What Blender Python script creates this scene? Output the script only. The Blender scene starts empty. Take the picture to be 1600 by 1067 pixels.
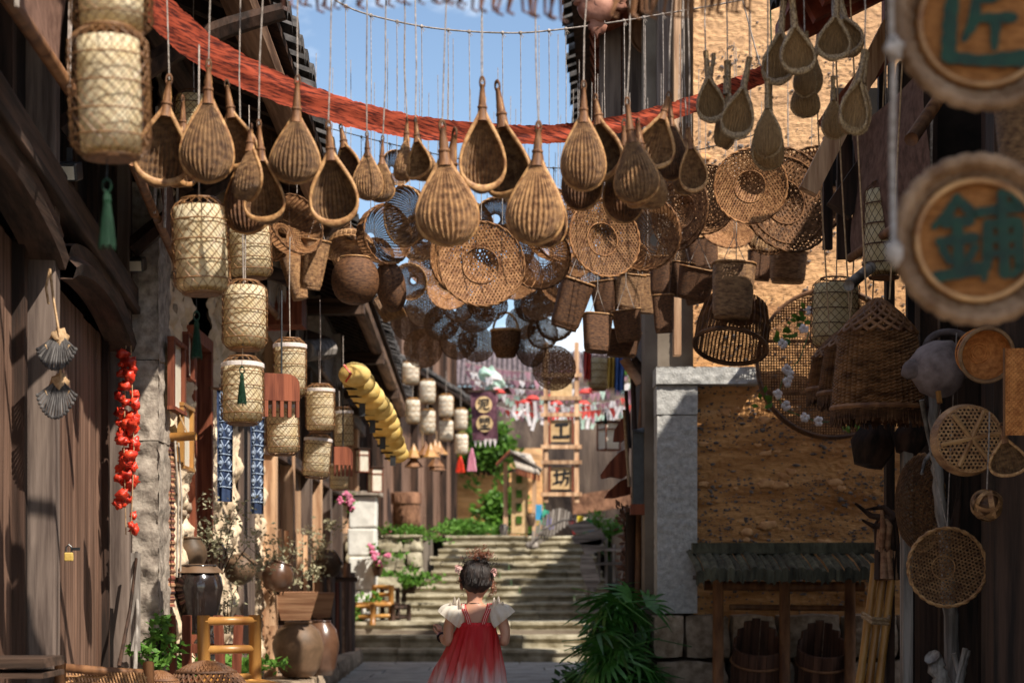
import bpy, math, random
from mathutils import Vector, Matrix, noise, Euler
PI = math.pi
S = bpy.context.scene
COL = S.collection
RN = random.Random(7)
FPX = 2666.667            # focal length in photo pixels (60 mm lens)
# ---------------- camera
cam = bpy.data.cameras.new('camera'); cam_o = bpy.data.objects.new('camera', cam); COL.objects.link(cam_o)
cam.lens = 60; cam.sensor_width = 36; cam.clip_end = 600; cam.clip_start = .1
cam_o.location = (0, 0, 1.0); cam_o.rotation_euler = (PI/2, 0, 0)
cam.shift_y = (900-533.5)/1600
cam.dof.use_dof = True; cam.dof.focus_distance = 7.6; cam.dof.aperture_fstop = 3.4
S.camera = cam_o
# ---------------- sky
W = bpy.data.worlds.new('World'); S.world = W; W.use_nodes = True
nt = W.node_tree; nt.nodes.clear()
sky = nt.nodes.new('ShaderNodeTexSky'); sky.sky_type = 'NISHITA'; sky.sun_disc = False
SUN = Vector((.62, -.6, 1.0)).normalized()
sky.sun_elevation = math.asin(SUN.z); sky.sun_rotation = math.atan2(SUN.x, SUN.y)
sky.air_density = 1.0; sky.dust_density = .4; sky.ozone_density = .8
tc = nt.nodes.new('ShaderNodeTexCoord'); mp = nt.nodes.new('ShaderNodeMapping')
mp.inputs['Scale'].default_value = (3.2, 3.2, 7.5); mp.inputs['Location'].default_value = (.1, .3, .35)
nz = nt.nodes.new('ShaderNodeTexNoise'); nz.inputs['Scale'].default_value = 1.6; nz.inputs['Detail'].default_value = 7; nz.inputs['Roughness'].default_value = .55
rp = nt.nodes.new('ShaderNodeValToRGB'); rp.color_ramp.elements[0].position = .49; rp.color_ramp.elements[1].position = .64
mx = nt.nodes.new('ShaderNodeMixRGB'); mx.inputs['Color2'].default_value = (8.6, 8.9, 9.3, 1)
bg = nt.nodes.new('ShaderNodeBackground'); bg.inputs['Strength'].default_value = .11
wo = nt.nodes.new('ShaderNodeOutputWorld'); L = nt.links.new
L(tc.outputs['Generated'], mp.inputs['Vector']); L(mp.outputs['Vector'], nz.inputs['Vector']); L(nz.outputs['Fac'], rp.inputs['Fac'])
L(rp.outputs['Color'], mx.inputs['Fac']); L(sky.outputs['Color'], mx.inputs['Color1']); L(mx.outputs['Color'], bg.inputs['Color']); L(bg.outputs['Background'], wo.inputs['Surface'])
sd = bpy.data.lights.new('sun', 'SUN'); sd.energy = 5.0; sd.angle = math.radians(.5); sd.color = (1, .93, .82)
so = bpy.data.objects.new('sun', sd); COL.objects.link(so); so.rotation_euler = SUN.to_track_quat('Z', 'Y').to_euler()
S.view_settings.view_transform = 'Standard'; S.view_settings.look = 'None'; S.view_settings.gamma = 1
S.view_settings.exposure = 0.66
S.cycles.max_bounces = 6; S.cycles.transparent_max_bounces = 8

# ---------------- helpers
def P(px, py, Y): return Vector(((px-800)/FPX*Y, Y, 1+(900-py)/FPX*Y))
def px2m(p, Y): return p/FPX*Y
class MB:
    def __init__(s): s.v = []; s.f = []
    def box(s, c, sz, rz=0, rx=0, ry=0, taper=1, jit=0):
        m = Euler((rx, ry, rz)).to_matrix(); c = Vector(c); b = len(s.v)
        for k in (-1, 1):
            for q in ((-1,-1),(1,-1),(1,1),(-1,1)):
                t = taper if k > 0 else 1
                p = Vector((q[0]*sz[0]/2*t, q[1]*sz[1]/2*t, k*sz[2]/2))
                if jit: p += Vector((RN.uniform(-jit, jit), RN.uniform(-jit, jit), RN.uniform(-jit, jit)))
                s.v.append(c + m @ p)
        for f in ((3,2,1,0),(4,5,6,7),(0,1,5,4),(1,2,6,5),(2,3,7,6),(3,0,4,7)): s.f.append(tuple(b+i for i in f))
        return s
    def tube(s, pts, r, n=6, closed=False, caps=True):
        pts = [Vector(p) for p in pts]; m = len(pts); b = len(s.v)
        rs = r if isinstance(r, (list, tuple)) else [r]*m
        up = None
        for i, p in enumerate(pts):
            if closed: t = pts[(i+1) % m]-pts[i-1]
            else: t = pts[min(i+1, m-1)]-pts[max(i-1, 0)]
            if t.length < 1e-9: t = Vector((0, 0, 1))
            t.normalize()
            if up is None: up = Vector((0,0,1)) if abs(t.z) < .9 else Vector((1,0,0))
            a = t.cross(up)
            if a.length < 1e-6: a = t.cross(Vector((0,1,.3)))
            a.normalize(); c = a.cross(t).normalized(); up = c
            for k in range(n):
                w = 2*PI*k/n; s.v.append(p+(a*math.cos(w)+c*math.sin(w))*rs[i])
        for i in range(m if closed else m-1):
            j = (i+1) % m
            for k in range(n):
                k2 = (k+1) % n; s.f.append((b+i*n+k, b+i*n+k2, b+j*n+k2, b+j*n+k))
        if caps and not closed:
            s.f.append(tuple(b+k for k in range(n))); s.f.append(tuple(b+(m-1)*n+k for k in reversed(range(n))))
        return s
    def lathe(s, prof, n=24, c=(0,0,0), fn=None, close=False):
        b = len(s.v); c = Vector(c); m = len(prof)
        for i, (r, z) in enumerate(prof):
            for k in range(n):
                w = 2*PI*k/n; rr = r*(fn(w, i) if fn else 1)
                s.v.append(c+Vector((rr*math.cos(w), rr*math.sin(w), z)))
        for i in range(m if close else m-1):
            j = (i+1) % m
            for k in range(n):
                k2 = (k+1) % n; s.f.append((b+i*n+k, b+i*n+k2, b+j*n+k2, b+j*n+k))
        return s
    def grid(s, fn, nu, nv):
        b = len(s.v)
        for i in range(nu+1):
            for j in range(nv+1): s.v.append(Vector(fn(i/nu, j/nv)))
        for i in range(nu):
            for j in range(nv):
                a = b+i*(nv+1)+j; s.f.append((a, a+nv+1, a+nv+2, a+1))
        return s
    def ribbon(s, pts, w, side=None):
        pts = [Vector(p) for p in pts]; b = len(s.v); m = len(pts)
        for i, p in enumerate(pts):
            t = (pts[min(i+1, m-1)]-pts[max(i-1, 0)]).normalized()
            sd = side(i) if callable(side) else (side or Vector((0,1,0)))
            q = t.cross(Vector(sd)); q = q.normalized() if q.length > 1e-6 else Vector((1,0,0))
            ww = w[i] if isinstance(w, (list, tuple)) else w
            s.v += [p-q*ww/2, p+q*ww/2]
        for i in range(m-1): s.f.append((b+2*i, b+2*i+1, b+2*i+3, b+2*i+2))
        return s
    def ball(s, c, r, n=10, m=7, sc=(1,1,1), jit=0):
        c = Vector(c); b = len(s.v)
        for i in range(m+1):
            a = PI*i/m
            for k in range(n):
                w = 2*PI*k/n; d = Vector((math.sin(a)*math.cos(w)*sc[0], math.sin(a)*math.sin(w)*sc[1], math.cos(a)*sc[2]))
                s.v.append(c+d*r*(1+(jit*noise.noise(d*2+c*7) if jit else 0)))
        for i in range(m):
            for k in range(n):
                k2 = (k+1) % n; s.f.append((b+i*n+k, b+(i+1)*n+k, b+(i+1)*n+k2, b+i*n+k2))
        return s
    def mesh(s, name, mat, smooth=False, bevel=0):
        me = bpy.data.meshes.new(name); me.from_pydata([tuple(v) for v in s.v], [], s.f); me.materials.append(mat)
        if smooth: me.polygons.foreach_set('use_smooth', [True]*len(me.polygons))
        me.update(); return me
    def build(s, name, mat, parent=None, smooth=False, loc=None, bevel=0):
        o = bpy.data.objects.new(name, s.mesh(name, mat, smooth)); COL.objects.link(o)
        if parent: o.parent = parent
        if loc is not None: o.location = loc
        if bevel:
            b = o.modifiers.new('bevel', 'BEVEL'); b.width = bevel; b.segments = 2; b.limit_method = 'ANGLE'
        return o
def obj(name, me, parent=None, loc=(0,0,0), rot=(0,0,0), sc=(1,1,1)):
    o = bpy.data.objects.new(name, me); COL.objects.link(o); o.location = loc; o.rotation_euler = rot
    o.scale = sc if not isinstance(sc, (int, float)) else (sc,)*3
    if parent: o.parent = parent
    return o
def tag(o, label, cat, group=None):
    o['label'] = label; o['category'] = cat
    if group: o['group'] = group
    return o
def struct(o): o['kind'] = 'structure'; return o
def stuff(o): o['kind'] = 'stuff'; return o
def thing(name, label, cat, loc=(0,0,0), rz=0, group=None):
    o = bpy.data.objects.new(name, None); COL.objects.link(o); o.location = loc; o.rotation_euler = (0,0,rz); o.empty_display_size = .1
    return tag(o, label, cat, group)
def attach(o, parent):              # parent keeping world-space geometry
    o.parent = parent
    m = Matrix.LocRotScale(parent.location, parent.rotation_euler, parent.scale)
    o.matrix_parent_inverse = m.inverted(); return o
TREES = {}
def inst(key, fn, name, label, cat, loc, rot=(0,0,0), sc=1, group=None):
    """fn() -> list of (partname, mesh, [(subname, mesh)...]); meshes are shared between copies"""
    if key not in TREES: TREES[key] = fn()
    t = TREES[key]
    sc = (sc,)*3 if isinstance(sc, (int, float)) else sc
    if len(t) == 1 and not t[0][2]:
        r = obj(name, t[0][1], None, loc, rot, sc)
    else:
        r = bpy.data.objects.new(name, None); COL.objects.link(r); r.location = loc; r.rotation_euler = rot; r.scale = sc; r.empty_display_size = .1
        for pn, me, subs in t:
            c = obj(pn, me, r)
            for sn, sm in subs: obj(sn, sm, c)
    return tag(r, label, cat, group)

# ---------------- materials
def pm(name, c1, c2, scale=8, stretch=(1,1,1), rough=.8, bump=.3, bs=None, vary=.12, c3=None, dist=.004, transl=0, spec=.3, wave=None, pos=(.35,.65), detail=6):
    m = bpy.data.materials.new(name); m.use_nodes = True; t = m.node_tree; N = t.nodes; K = t.links.new
    b = N['Principled BSDF']; b.inputs['Roughness'].default_value = rough; b.inputs['Specular IOR Level'].default_value = spec
    tc = N.new('ShaderNodeTexCoord'); mp = N.new('ShaderNodeMapping'); mp.inputs['Scale'].default_value = tuple(scale*x for x in stretch)
    oi = N.new('ShaderNodeObjectInfo'); K(tc.outputs['Object'], mp.inputs['Vector'])
    ad = N.new('ShaderNodeVectorMath'); ad.operation = 'ADD'; cx = N.new('ShaderNodeVectorMath'); cx.operation = 'SCALE'; cx.inputs[0].default_value = (37, 19, 53)
    K(oi.outputs['Random'], cx.inputs['Scale']); K(mp.outputs['Vector'], ad.inputs[0]); K(cx.outputs[0], ad.inputs[1])
    n = N.new('ShaderNodeTexNoise'); n.inputs['Scale'].default_value = 1; n.inputs['Detail'].default_value = detail; n.inputs['Roughness'].default_value = .6
    K(ad.outputs[0], n.inputs['Vector'])
    r = N.new('ShaderNodeValToRGB'); e = r.color_ramp.elements
    e[0].position = pos[0]; e[0].color = (*c1, 1); e[1].position = pos[1]; e[1].color = (*c2, 1)
    if c3: x = e.new((pos[1]+1)/2); x.color = (*c3, 1)
    K(n.outputs['Fac'], r.inputs['Fac'])
    h = N.new('ShaderNodeHueSaturation'); mr = N.new('ShaderNodeMapRange'); mr.inputs['To Min'].default_value = 1-vary; mr.inputs['To Max'].default_value = 1+vary
    K(oi.outputs['Random'], mr.inputs['Value']); K(mr.outputs['Result'], h.inputs['Value']); K(r.outputs['Color'], h.inputs['Color'])
    K(h.outputs['Color'], b.inputs['Base Color'])
    if bump:
        n2 = N.new('ShaderNodeTexNoise'); n2.inputs['Scale'].default_value = (bs or scale*3)/max(scale, 1e-6); n2.inputs['Detail'].default_value = 4
        K(ad.outputs[0], n2.inputs['Vector']); bp = N.new('ShaderNodeBump'); bp.inputs['Strength'].default_value = bump; bp.inputs['Distance'].default_value = dist
        K(n2.outputs['Fac'], bp.inputs['Height']); K(bp.outputs['Normal'], b.inputs['Normal'])
    if transl:
        tr = N.new('ShaderNodeBsdfTranslucent'); K(h.outputs['Color'], tr.inputs['Color']); ms = N.new('ShaderNodeMixShader'); ms.inputs[0].default_value = transl
        K(b.outputs[0], ms.inputs[1]); K(tr.outputs[0], ms.inputs[2]); K(ms.outputs[0], N['Material Output'].inputs['Surface'])
    return m
def wood(name, a, b, sc=6, axis='z', rough=.75, vary=.15):
    st = {'z': (1,1,.07), 'x': (.07,1,1), 'y': (1,.07,1)}[axis]
    return pm(name, a, b, sc*3, st, rough, .8, sc*10, vary, dist=.004, pos=(.40,.60))
m_wd = wood('weathered dark plank', (.014,.007,.004), (.062,.031,.019))
m_wdy = wood('weathered dark beam', (.022,.012,.008), (.10,.056,.037), axis='y')
m_wdx = wood('dark beam across', (.028,.016,.01), (.10,.058,.038), axis='x')
m_door = wood('grey brown door plank', (.085,.042,.025), (.21,.12,.08), 5)
m_plank = wood('sunburnt plank', (.32,.17,.09), (.66,.42,.25), 6, vary=.25)
m_post = wood('grey post', (.06,.04,.032), (.17,.125,.10), 5)
m_red = pm('red roof timber', (.10,.018,.008), (.26,.05,.02), 12, (1,.2,1), .7, .3)
m_redwd = wood('reddish brown wood', (.11,.026,.012), (.26,.075,.035), 8)
m_greywd = wood('silvered driftwood', (.11,.09,.075), (.32,.28,.245), 8)
m_greyx = wood('silvered board', (.09,.075,.066), (.28,.245,.22), 8, 'x')
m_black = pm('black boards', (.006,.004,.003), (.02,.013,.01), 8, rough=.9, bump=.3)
m_tile = pm('dark clay tile', (.02,.018,.017), (.09,.08,.075), 14, rough=.9, bump=.6, vary=.4, dist=.01, c3=(.35,.34,.30))
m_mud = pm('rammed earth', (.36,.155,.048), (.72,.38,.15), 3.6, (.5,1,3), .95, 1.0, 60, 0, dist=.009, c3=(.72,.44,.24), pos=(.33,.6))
m_mudp = pm('pale mud render', (.50,.37,.24), (.80,.64,.46), 6, rough=.95, bump=1, bs=30, vary=.05, dist=.01, c3=(.30,.17,.09))
m_peb = pm('pebble', (.07,.06,.06), (.30,.24,.20), 30, rough=.8, vary=.2)
m_gran = pm('grey granite', (.34,.33,.31), (.52,.505,.475), 30, rough=.9, bump=.9, bs=80, vary=.05, dist=.006, c3=(.62,.60,.56))
m_dkst = pm('dark rough stone', (.19,.15,.12), (.44,.37,.30), 18, rough=.92, bump=.8, bs=60, dist=.006)
m_block = pm('brown foundation stone', (.22,.155,.10), (.46,.35,.25), 15, rough=.92, bump=.9, bs=50, vary=.2, dist=.008)
m_moss = pm('mossy step stone', (.17,.14,.085), (.46,.41,.30), 5, rough=.9, bump=.8, bs=30, vary=.18, dist=.01, c3=(.56,.50,.38))
m_pave = pm('street slab', (.20,.19,.175), (.36,.34,.31), 5, rough=.75, bump=.5, bs=30, vary=.12)
m_grnd = pm('packed earth', (.12,.09,.065), (.22,.18,.14), 2, rough=.95, bump=.6)
m_rat = pm('rattan', (.13,.052,.018), (.46,.25,.105), 7, (1,1,3), .48, .8, 70, .38, dist=.01, c3=(.60,.36,.15), spec=.45)
m_ratd = pm('dark rattan', (.045,.018,.008), (.17,.075,.03), 10, (1,1,3), .6, .5, 60, .2, dist=.008)
m_rim = pm('pale cane rim', (.22,.095,.035), (.52,.29,.12), 9, (1,1,2), .5, .3, 40, .1)
m_hat = pm('hat splint', (.13,.05,.018), (.36,.18,.075), 16, rough=.6, bump=.2, vary=.4, c3=(.54,.33,.17), spec=.15)
m_hatd = pm('dark hat splint', (.06,.025,.010), (.22,.105,.045), 16, rough=.6, bump=.2, vary=.35, spec=.12)
m_bam = pm('lantern bamboo', (.12,.05,.018), (.30,.15,.06), 6, rough=.45, vary=.1, spec=.5)
m_paper = pm('lantern paper', (.76,.60,.34), (.90,.79,.56), 3, rough=.9, bump=.1, vary=.08, transl=.35)
m_paperw = pm('white lantern paper', (.74,.66,.52), (.86,.80,.68), 5, rough=.9, bump=.1, vary=.06, transl=.3)
m_bamy = pm('yellow bamboo', (.24,.095,.02), (.50,.26,.07), 5, (1,1,.3), .4, .2, spec=.5)
m_bamd = pm('brown bamboo', (.09,.035,.015), (.26,.12,.05), 14, (1,1,.3), .6, .4, spec=.3)
m_rope = pm('cotton cord', (.20,.16,.13), (.45,.38,.33), 60, rough=.95, bump=.5)
m_rope2 = pm('jute rope', (.30,.18,.09), (.52,.35,.20), 60, rough=.95, bump=.5)
m_wire = pm('thin dark wire', (.03,.025,.02), (.08,.07,.06), 30, rough=.7)
m_pers = pm('dried persimmon', (.42,.016,.010), (.72,.06,.02), 20, rough=.4, bump=.7, vary=.25, dist=.005, c3=(.85,.20,.06), spec=.5)
m_gtas = pm('green tassel silk', (.001,.012,.005), (.005,.05,.016), 60, (1,1,.1), .5, .6, vary=.2)
m_rib = pm('red gauze', (.07,.009,.005), (.42,.07,.03), 14, (.35,1,9), .85, .35, 60, 0, transl=.2, dist=.003, pos=(.40,.58))
m_yel = pm('yellow paper', (.70,.46,.12), (.88,.68,.28), 9, rough=.8, bump=.6, bs=40, transl=.3)
m_ink = pm('black ink', (.008,.008,.009), (.02,.02,.02), 20, rough=.6)
m_green = pm('green paint', (.001,.014,.006), (.003,.036,.014), 30, rough=.5)
m_ltray = pm('ochre tray weave', (.24,.085,.018), (.44,.18,.05), 40, (1,1,4), .7, .8, 120, .05, dist=.004)
m_pot = pm('brown glazed clay', (.05,.022,.012), (.17,.085,.05), 4, rough=.28, bump=.3, bs=12, vary=.15, spec=.6)
m_rimk = pm('olive bamboo rim', (.12,.065,.025), (.36,.24,.12), 30, rough=.45, spec=.5, pos=(.45,.55))
m_potb = pm('black glazed clay', (.006,.005,.005), (.03,.02,.017), 4, (1,1,1.6), rough=.14, bump=.3, bs=10, spec=.8)
m_potc = pm('dull terracotta', (.05,.032,.018), (.17,.10,.058), 4, rough=.55, bump=.4, vary=.15)
m_cloth = pm('undyed linen', (.42,.35,.28), (.62,.55,.47), 20, rough=.95, transl=.3)
m_clothb = pm('brown banner cloth', (.12,.06,.04), (.24,.13,.09), 20, rough=.95, transl=.2)
m_purp = pm('plum cloth', (.09,.035,.05), (.17,.075,.10), 20, rough=.9, transl=.15)
m_gourd = pm('grey brown gourd', (.10,.07,.065), (.25,.19,.175), 12, rough=.8, bump=.6)
m_leaf = pm('bright leaf', (.05,.14,.015), (.15,.30,.04), 12, rough=.5, vary=.35, transl=.35, bump=0)
m_leafd = pm('dark leaf', (.018,.085,.010), (.07,.22,.035), 12, rough=.42, vary=.35, transl=.2, bump=0, spec=.5)
m_grass = pm('grass', (.06,.16,.02), (.16,.32,.05), 20, rough=.6, transl=.3, bump=0)
m_dry = pm('dried sprig', (.22,.20,.12), (.45,.42,.27), 30, rough=.8, bump=0, transl=.2)
m_pink = pm('pink blossom', (.65,.10,.25), (.85,.35,.50), 30, rough=.6, bump=0, transl=.3)
m_white = pm('white blossom', (.72,.62,.60), (.85,.80,.78), 30, rough=.6, bump=0, transl=.3)
m_iron = pm('black metal', (.01,.01,.011), (.03,.03,.032), 20, rough=.4, spec=.6)
m_brass = pm('brass', (.5,.33,.08), (.6,.42,.14), 20, rough=.35)
m_shin = pm('mossy bark shingle', (.022,.02,.013), (.10,.095,.06), 14, (1,1,.4), .9, .8, 50, .25, dist=.008)
m_ora = pm('orange weave', (.34,.11,.025), (.62,.25,.07), 50, (1,1,1), .7, .8, 160, .05, dist=.003)
m_ind2 = pm('blue cloth', (.05,.10,.30), (.12,.22,.50), 12, rough=.9); m_yel2 = pm('mustard cloth', (.35,.20,.03), (.52,.32,.06), 12, rough=.9)
m_maskp = pm('pinkish carved wood', (.16,.05,.03), (.46,.22,.15), 9, rough=.7, bump=.5)
m_panel = pm('straw panel', (.46,.30,.14), (.62,.44,.24), 14, rough=.85)
m_pink2 = pm('pink cloth', (.62,.22,.32), (.75,.36,.45), 10, transl=.2)
m_bark = pm('bark', (.10,.045,.025), (.28,.14,.08), 10, (1,1,.5), .9, .9, 30, .1, dist=.02)
m_brn = wood('warm brown board', (.20,.09,.045), (.40,.22,.12), 6, 'x')

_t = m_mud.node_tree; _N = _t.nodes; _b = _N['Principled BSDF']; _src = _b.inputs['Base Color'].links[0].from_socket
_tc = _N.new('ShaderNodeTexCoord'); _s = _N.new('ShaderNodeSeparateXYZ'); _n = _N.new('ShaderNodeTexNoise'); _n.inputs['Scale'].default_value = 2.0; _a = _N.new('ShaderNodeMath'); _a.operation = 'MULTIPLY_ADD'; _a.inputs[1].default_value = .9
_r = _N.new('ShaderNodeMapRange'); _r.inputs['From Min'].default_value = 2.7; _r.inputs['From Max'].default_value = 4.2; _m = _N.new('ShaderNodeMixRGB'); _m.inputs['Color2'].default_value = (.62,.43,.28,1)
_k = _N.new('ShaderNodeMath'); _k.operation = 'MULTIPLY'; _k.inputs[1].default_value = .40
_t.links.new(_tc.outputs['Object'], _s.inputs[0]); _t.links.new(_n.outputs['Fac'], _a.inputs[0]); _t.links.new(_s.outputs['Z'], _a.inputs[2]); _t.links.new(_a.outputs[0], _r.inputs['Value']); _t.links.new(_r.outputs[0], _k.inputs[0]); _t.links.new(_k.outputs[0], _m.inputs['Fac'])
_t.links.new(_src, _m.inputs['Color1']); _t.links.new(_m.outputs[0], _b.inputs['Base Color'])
# =====================================================================  SETTING
def fbm(x, y, z=0, o=4):
    a = 1; s = 0; f = 1
    for _ in range(o): s += a*noise.noise(Vector((x*f, y*f, z*f))); a *= .5; f *= 2.1
    return s
g = MB().grid(lambda u, v: (-150+300*u, -30+330*v, -.03), 40, 44)
struct(g.build('ground', m_grnd))
# street paving, slab by slab
st = bpy.data.objects.new('street', None); COL.objects.link(st); struct(st)
y = 3.0; R1 = random.Random(3)
while y < 19.95:
    d = min(R1.uniform(.55, .8), 19.97-y); x = -2.6
    if y > 10:
        while x < 1.9:
            w = R1.uniform(.7, 1.3); w = min(w, 1.95-x)
            MB().box((x+w/2, y+d/2, -.04), (w-.012, d-.012, .08+R1.uniform(-.004, .004)), rx=R1.uniform(-.003, .003)).build('slab', m_pave, st, bevel=.006)
            x += w
    else:
        MB().box((-.35, y+d/2, -.04), (4.5, d-.012, .08)).build('slab', m_pave, st)
    y += d
# the stone steps
ss = bpy.data.objects.new('stone_steps', None); COL.objects.link(ss); struct(ss)
def rough_slab(x0, x1, y0, y1, z0, z1, amp=.012, seed=0, nx=14):
    m = MB(); nz_ = 3
    def f(u, v):
        X = x0+(x1-x0)*u
        # v: 0..1 front bottom -> front top -> back top
        if v <= .5: Y = y0+(.03 if v < .3 else 0); Z = z0+(z1-z0)*v*2
        else: Y = y0+(y1-y0)*(v-.5)*2; Z = z1
        n1 = fbm(X*3+seed, Y*3, Z*9)*amp; n2 = fbm(X*2.2, Y*3+seed, Z)*amp*.7
        edge = .012 if abs(v-.5) < .01 else 0
        return (X, Y+n1+edge*.6, Z+n2-edge*.5)
    return m.grid(f, nx, 8)
SZ = [(19.98, 0, .15), (20.33, .15, .30), (20.68, .30, .45)]
def step_row(y0, y1, z0, z1, xa, xb, k):
    R = random.Random(k*13+1); x = xa
    while x < xb-.05:
        w = min(R.uniform(.7, 1.5), xb-x)
        if xb-(x+w) < .35: w = xb-x
        o = rough_slab(x+.004, x+w-.004, y0+R.uniform(-.015, .015), y1+.02, z0-.02, z1+R.uniform(-.005, .005), .009, k*7+x).build('step_slab', m_moss, ss)
        x += w
for k, (y0, z0, z1) in enumerate(SZ): step_row(y0, y0+.36 if k < 2 else 21.62, z0, z1, -2.15+.03*k, 1.75, k)
NS = 11; RIS = .105; RUN = .38
for k in range(NS):
    y0 = 21.6+RUN*k; z0 = .45+RIS*k
    xa = [-1.35, -1.31, -1.27, -1.18, -1.16, -1.0, -.98, -1.05, -.95, -.9, -.88][k]
    step_row(y0, y0+RUN, z0, z0+RIS, xa-.12, 1.35 - (0.02*k), k+5)
ZT = .45+NS*RIS; YT = 21.6+NS*RUN
struct(MB().box((0, 20.3+.9, .2), (4.2, 1.0, .3)).build('step_core', m_grnd))
struct(MB().grid(lambda u, v: (-14+28*u, YT+45*v, ZT-.005+.02*fbm(u*9, v*9)), 30, 30).build('plaza', m_pave))
struct(MB().box((-8, 24.9, .7), (13.6, 3.9, 1.76)).build('terrace_left', m_grnd))
struct(MB().box((8.25, 24.2, .7), (13.6, 5.0, 1.76)).build('terrace_right', m_grnd))

# dry-stone terrace wall left of the upper steps: each stone a part
def stone(m, sx, sy, sz, seed, amp=.10):
    for_v = []
    b = MB().box((0,0,0), (1,1,1))
    def face(o, a, c):
        m.grid(lambda u, v: shape(o+a*u+c*v), 5, 5)
    def shape(p):
        q = Vector(p); l = max(abs(q.x), abs(q.y), abs(q.z))
        r = q.normalized()*.62
        q = q.lerp(r, .28); n = noise.noise(q*2.3+Vector((seed*3.1, seed, 0)))*amp+noise.noise(q*6+Vector((seed, 0, 5)))*amp*.4
        q *= (1+n*2); return Vector((q.x*sx, q.y*sy, q.z*sz))
    h = .5; X, Y, Z = Vector((1,0,0)), Vector((0,1,0)), Vector((0,0,1))
    face(Vector((-h,-h,-h)), X, Z); face(Vector((-h,-h,h)), X, Y); face(Vector((h,-h,-h)), Y, Z); face(Vector((-h,h,-h)), -Y, Z); face(Vector((h,h,-h)), -X, Z)
    return m
def stone_wall(name, label, x0, x1, Y, z0, z1, mat, sz=(.42,.17), seed=1, depth=.4, group=None):
    t = thing(name, label, 'stone wall', ((x0+x1)/2, Y, z0)); R = random.Random(seed); z = z0; k = 0
    while z < z1-.04:
        h = min(R.uniform(.75, 1.2)*sz[1], z1-z); x = x0
        while x < x1-.03:
            w = min(R.uniform(.6, 1.35)*sz[0], x1-x); k += 1
            o = stone(MB(), w*.99, depth, h*1.0, seed*40+k).build('stone', mat, t, smooth=True, loc=(x+w/2-(x0+x1)/2, depth/2+R.uniform(-.03, .03), z+h/2-z0)); x += w
        z += h
    return t
stone_wall('terrace_wall', 'mossy dry stone ledge wall left of the upper steps under the bark barrel', -2.25, -1.42, 21.7, .45, 1.0, m_moss, (.4,.18), 2)
stone_wall('terrace_wall', 'upper stone ledge behind the yellow bamboo chair below the barrel', -2.2, -1.2, 22.6, .95, 1.55, m_moss, (.42,.17), 5)

# generic rough wall sheets
def relief(fn, nu, nv, amp, sc, nrm, seed=0, layers=0):
    nrm = Vector(nrm)
    def f(u, v):
        p = Vector(fn(u, v)); d = fbm(p.x*sc+seed, p.y*sc, p.z*sc*(1.8 if layers else 1))*amp
        if layers: d += amp*.5*noise.noise(Vector((p.x*.8, p.y*.8, p.z*layers)))
        return p+nrm*d
    return MB().grid(f, nu, nv)
# ---------------------------------------------------- rammed-earth house (right)
eh = thing('earth_house', 'orange rammed earth house with a grey granite corner post, facing the camera', 'house', (1.0, 12, 0))
A = lambda o: attach(o, eh)
YW = 12.0
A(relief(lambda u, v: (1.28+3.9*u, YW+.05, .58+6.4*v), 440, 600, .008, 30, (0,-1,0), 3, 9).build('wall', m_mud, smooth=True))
A(MB().box((3.1, YW+.35, 3.4), (4.3, .3, 6.8)).build('inner_wall', m_grnd))
R1 = random.Random(11); m = MB(); m2 = MB()
for i in range(5200):
    band = R1.choice([2.0,2.3,2.62,2.05,1.35,1.05,1.6,1.3,1.62,2.9,3.4,.85,4.0,4.6]); z = band+R1.gauss(0, .09); x = R1.uniform(1.3, 3.6); r = abs(R1.gauss(0, .0048))+.0022
    m.ball((x, YW+.045-r*.2, z), r, 6, 4, (R1.uniform(.8, 1.7), .7, R1.uniform(.5, 1)), .5)
A(stuff(m.build('pebbles', m_peb)))
for i in range(70):
    z = R1.choice([1.9,1.65,1.28,1.0,2.2,3.4,3.9])+R1.gauss(0,.06); x = R1.uniform(1.32, 3.5); r = R1.uniform(.015, .04)
    m2.ball((x, YW+.04, z), r, 9, 5, (1.5, .22, .8), .9)
A(stuff(m2.build('earth_lumps', pm('orange clay lump', (.50,.24,.10), (.68,.38,.17), 20, rough=.9)  , smooth=True)))
# granite corner post, cap and sill
def granite_box(x0, x1, y0, z0, z1, dep, amp, mat, name, res=60):
    b = MB(); w = x1-x0; h = z1-z0; n1 = max(2, int(w*res)); n2 = max(2, int(h*res)); n3 = max(2, int(dep*res/2))
    dsp = lambda x, y, z: amp*fbm(x*20, y*20, z*26, 3)
    b.grid(lambda u, v: (x0+w*u, y0-dsp(x0+w*u, 0, z0+h*v)*(1 if .02 < u < .98 else .2), z0+h*v), n1, n2)
    b.grid(lambda u, v: (x0-amp*.5*fbm(u*30, v*40, 3), y0+dep*(1-u), z0+h*v), n3, n2)
    b.grid(lambda u, v: (x1, y0+dep*u, z0+h*v), 1, 1); b.grid(lambda u, v: (x0+w*u, y0+dep*v, z1-.001), 1, 1); b.grid(lambda u, v: (x0+w*u, y0+dep*(1-v), z0+.001), 1, 1)
    return b.build(name, mat, smooth=True)
A(granite_box(1.015, 1.295, 11.93, .742, 2.125, .5, .008, m_gran, 'corner_post'))
A(granite_box(1.012, 1.297, 11.925, 2.13, 2.335, .5, .007, m_gran, 'corner_post'))
A(granite_box(1.005, 1.72, 11.90, 2.34, 2.46, .5, .009, m_gran, 'sill_slab'))
def block_at(x0, x1, z0, z1, k): 
    A(stone(MB(), (x1-x0)*.965, .5, (z1-z0)*.955, 300+k, .05).build('foundation_stone', m_block, None, smooth=True, loc=((x0+x1)/2, 12.13, (z0+z1)/2)))
zz = [(-.05,.12),(.12,.42),(.42,.735)]; k = 0
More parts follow.
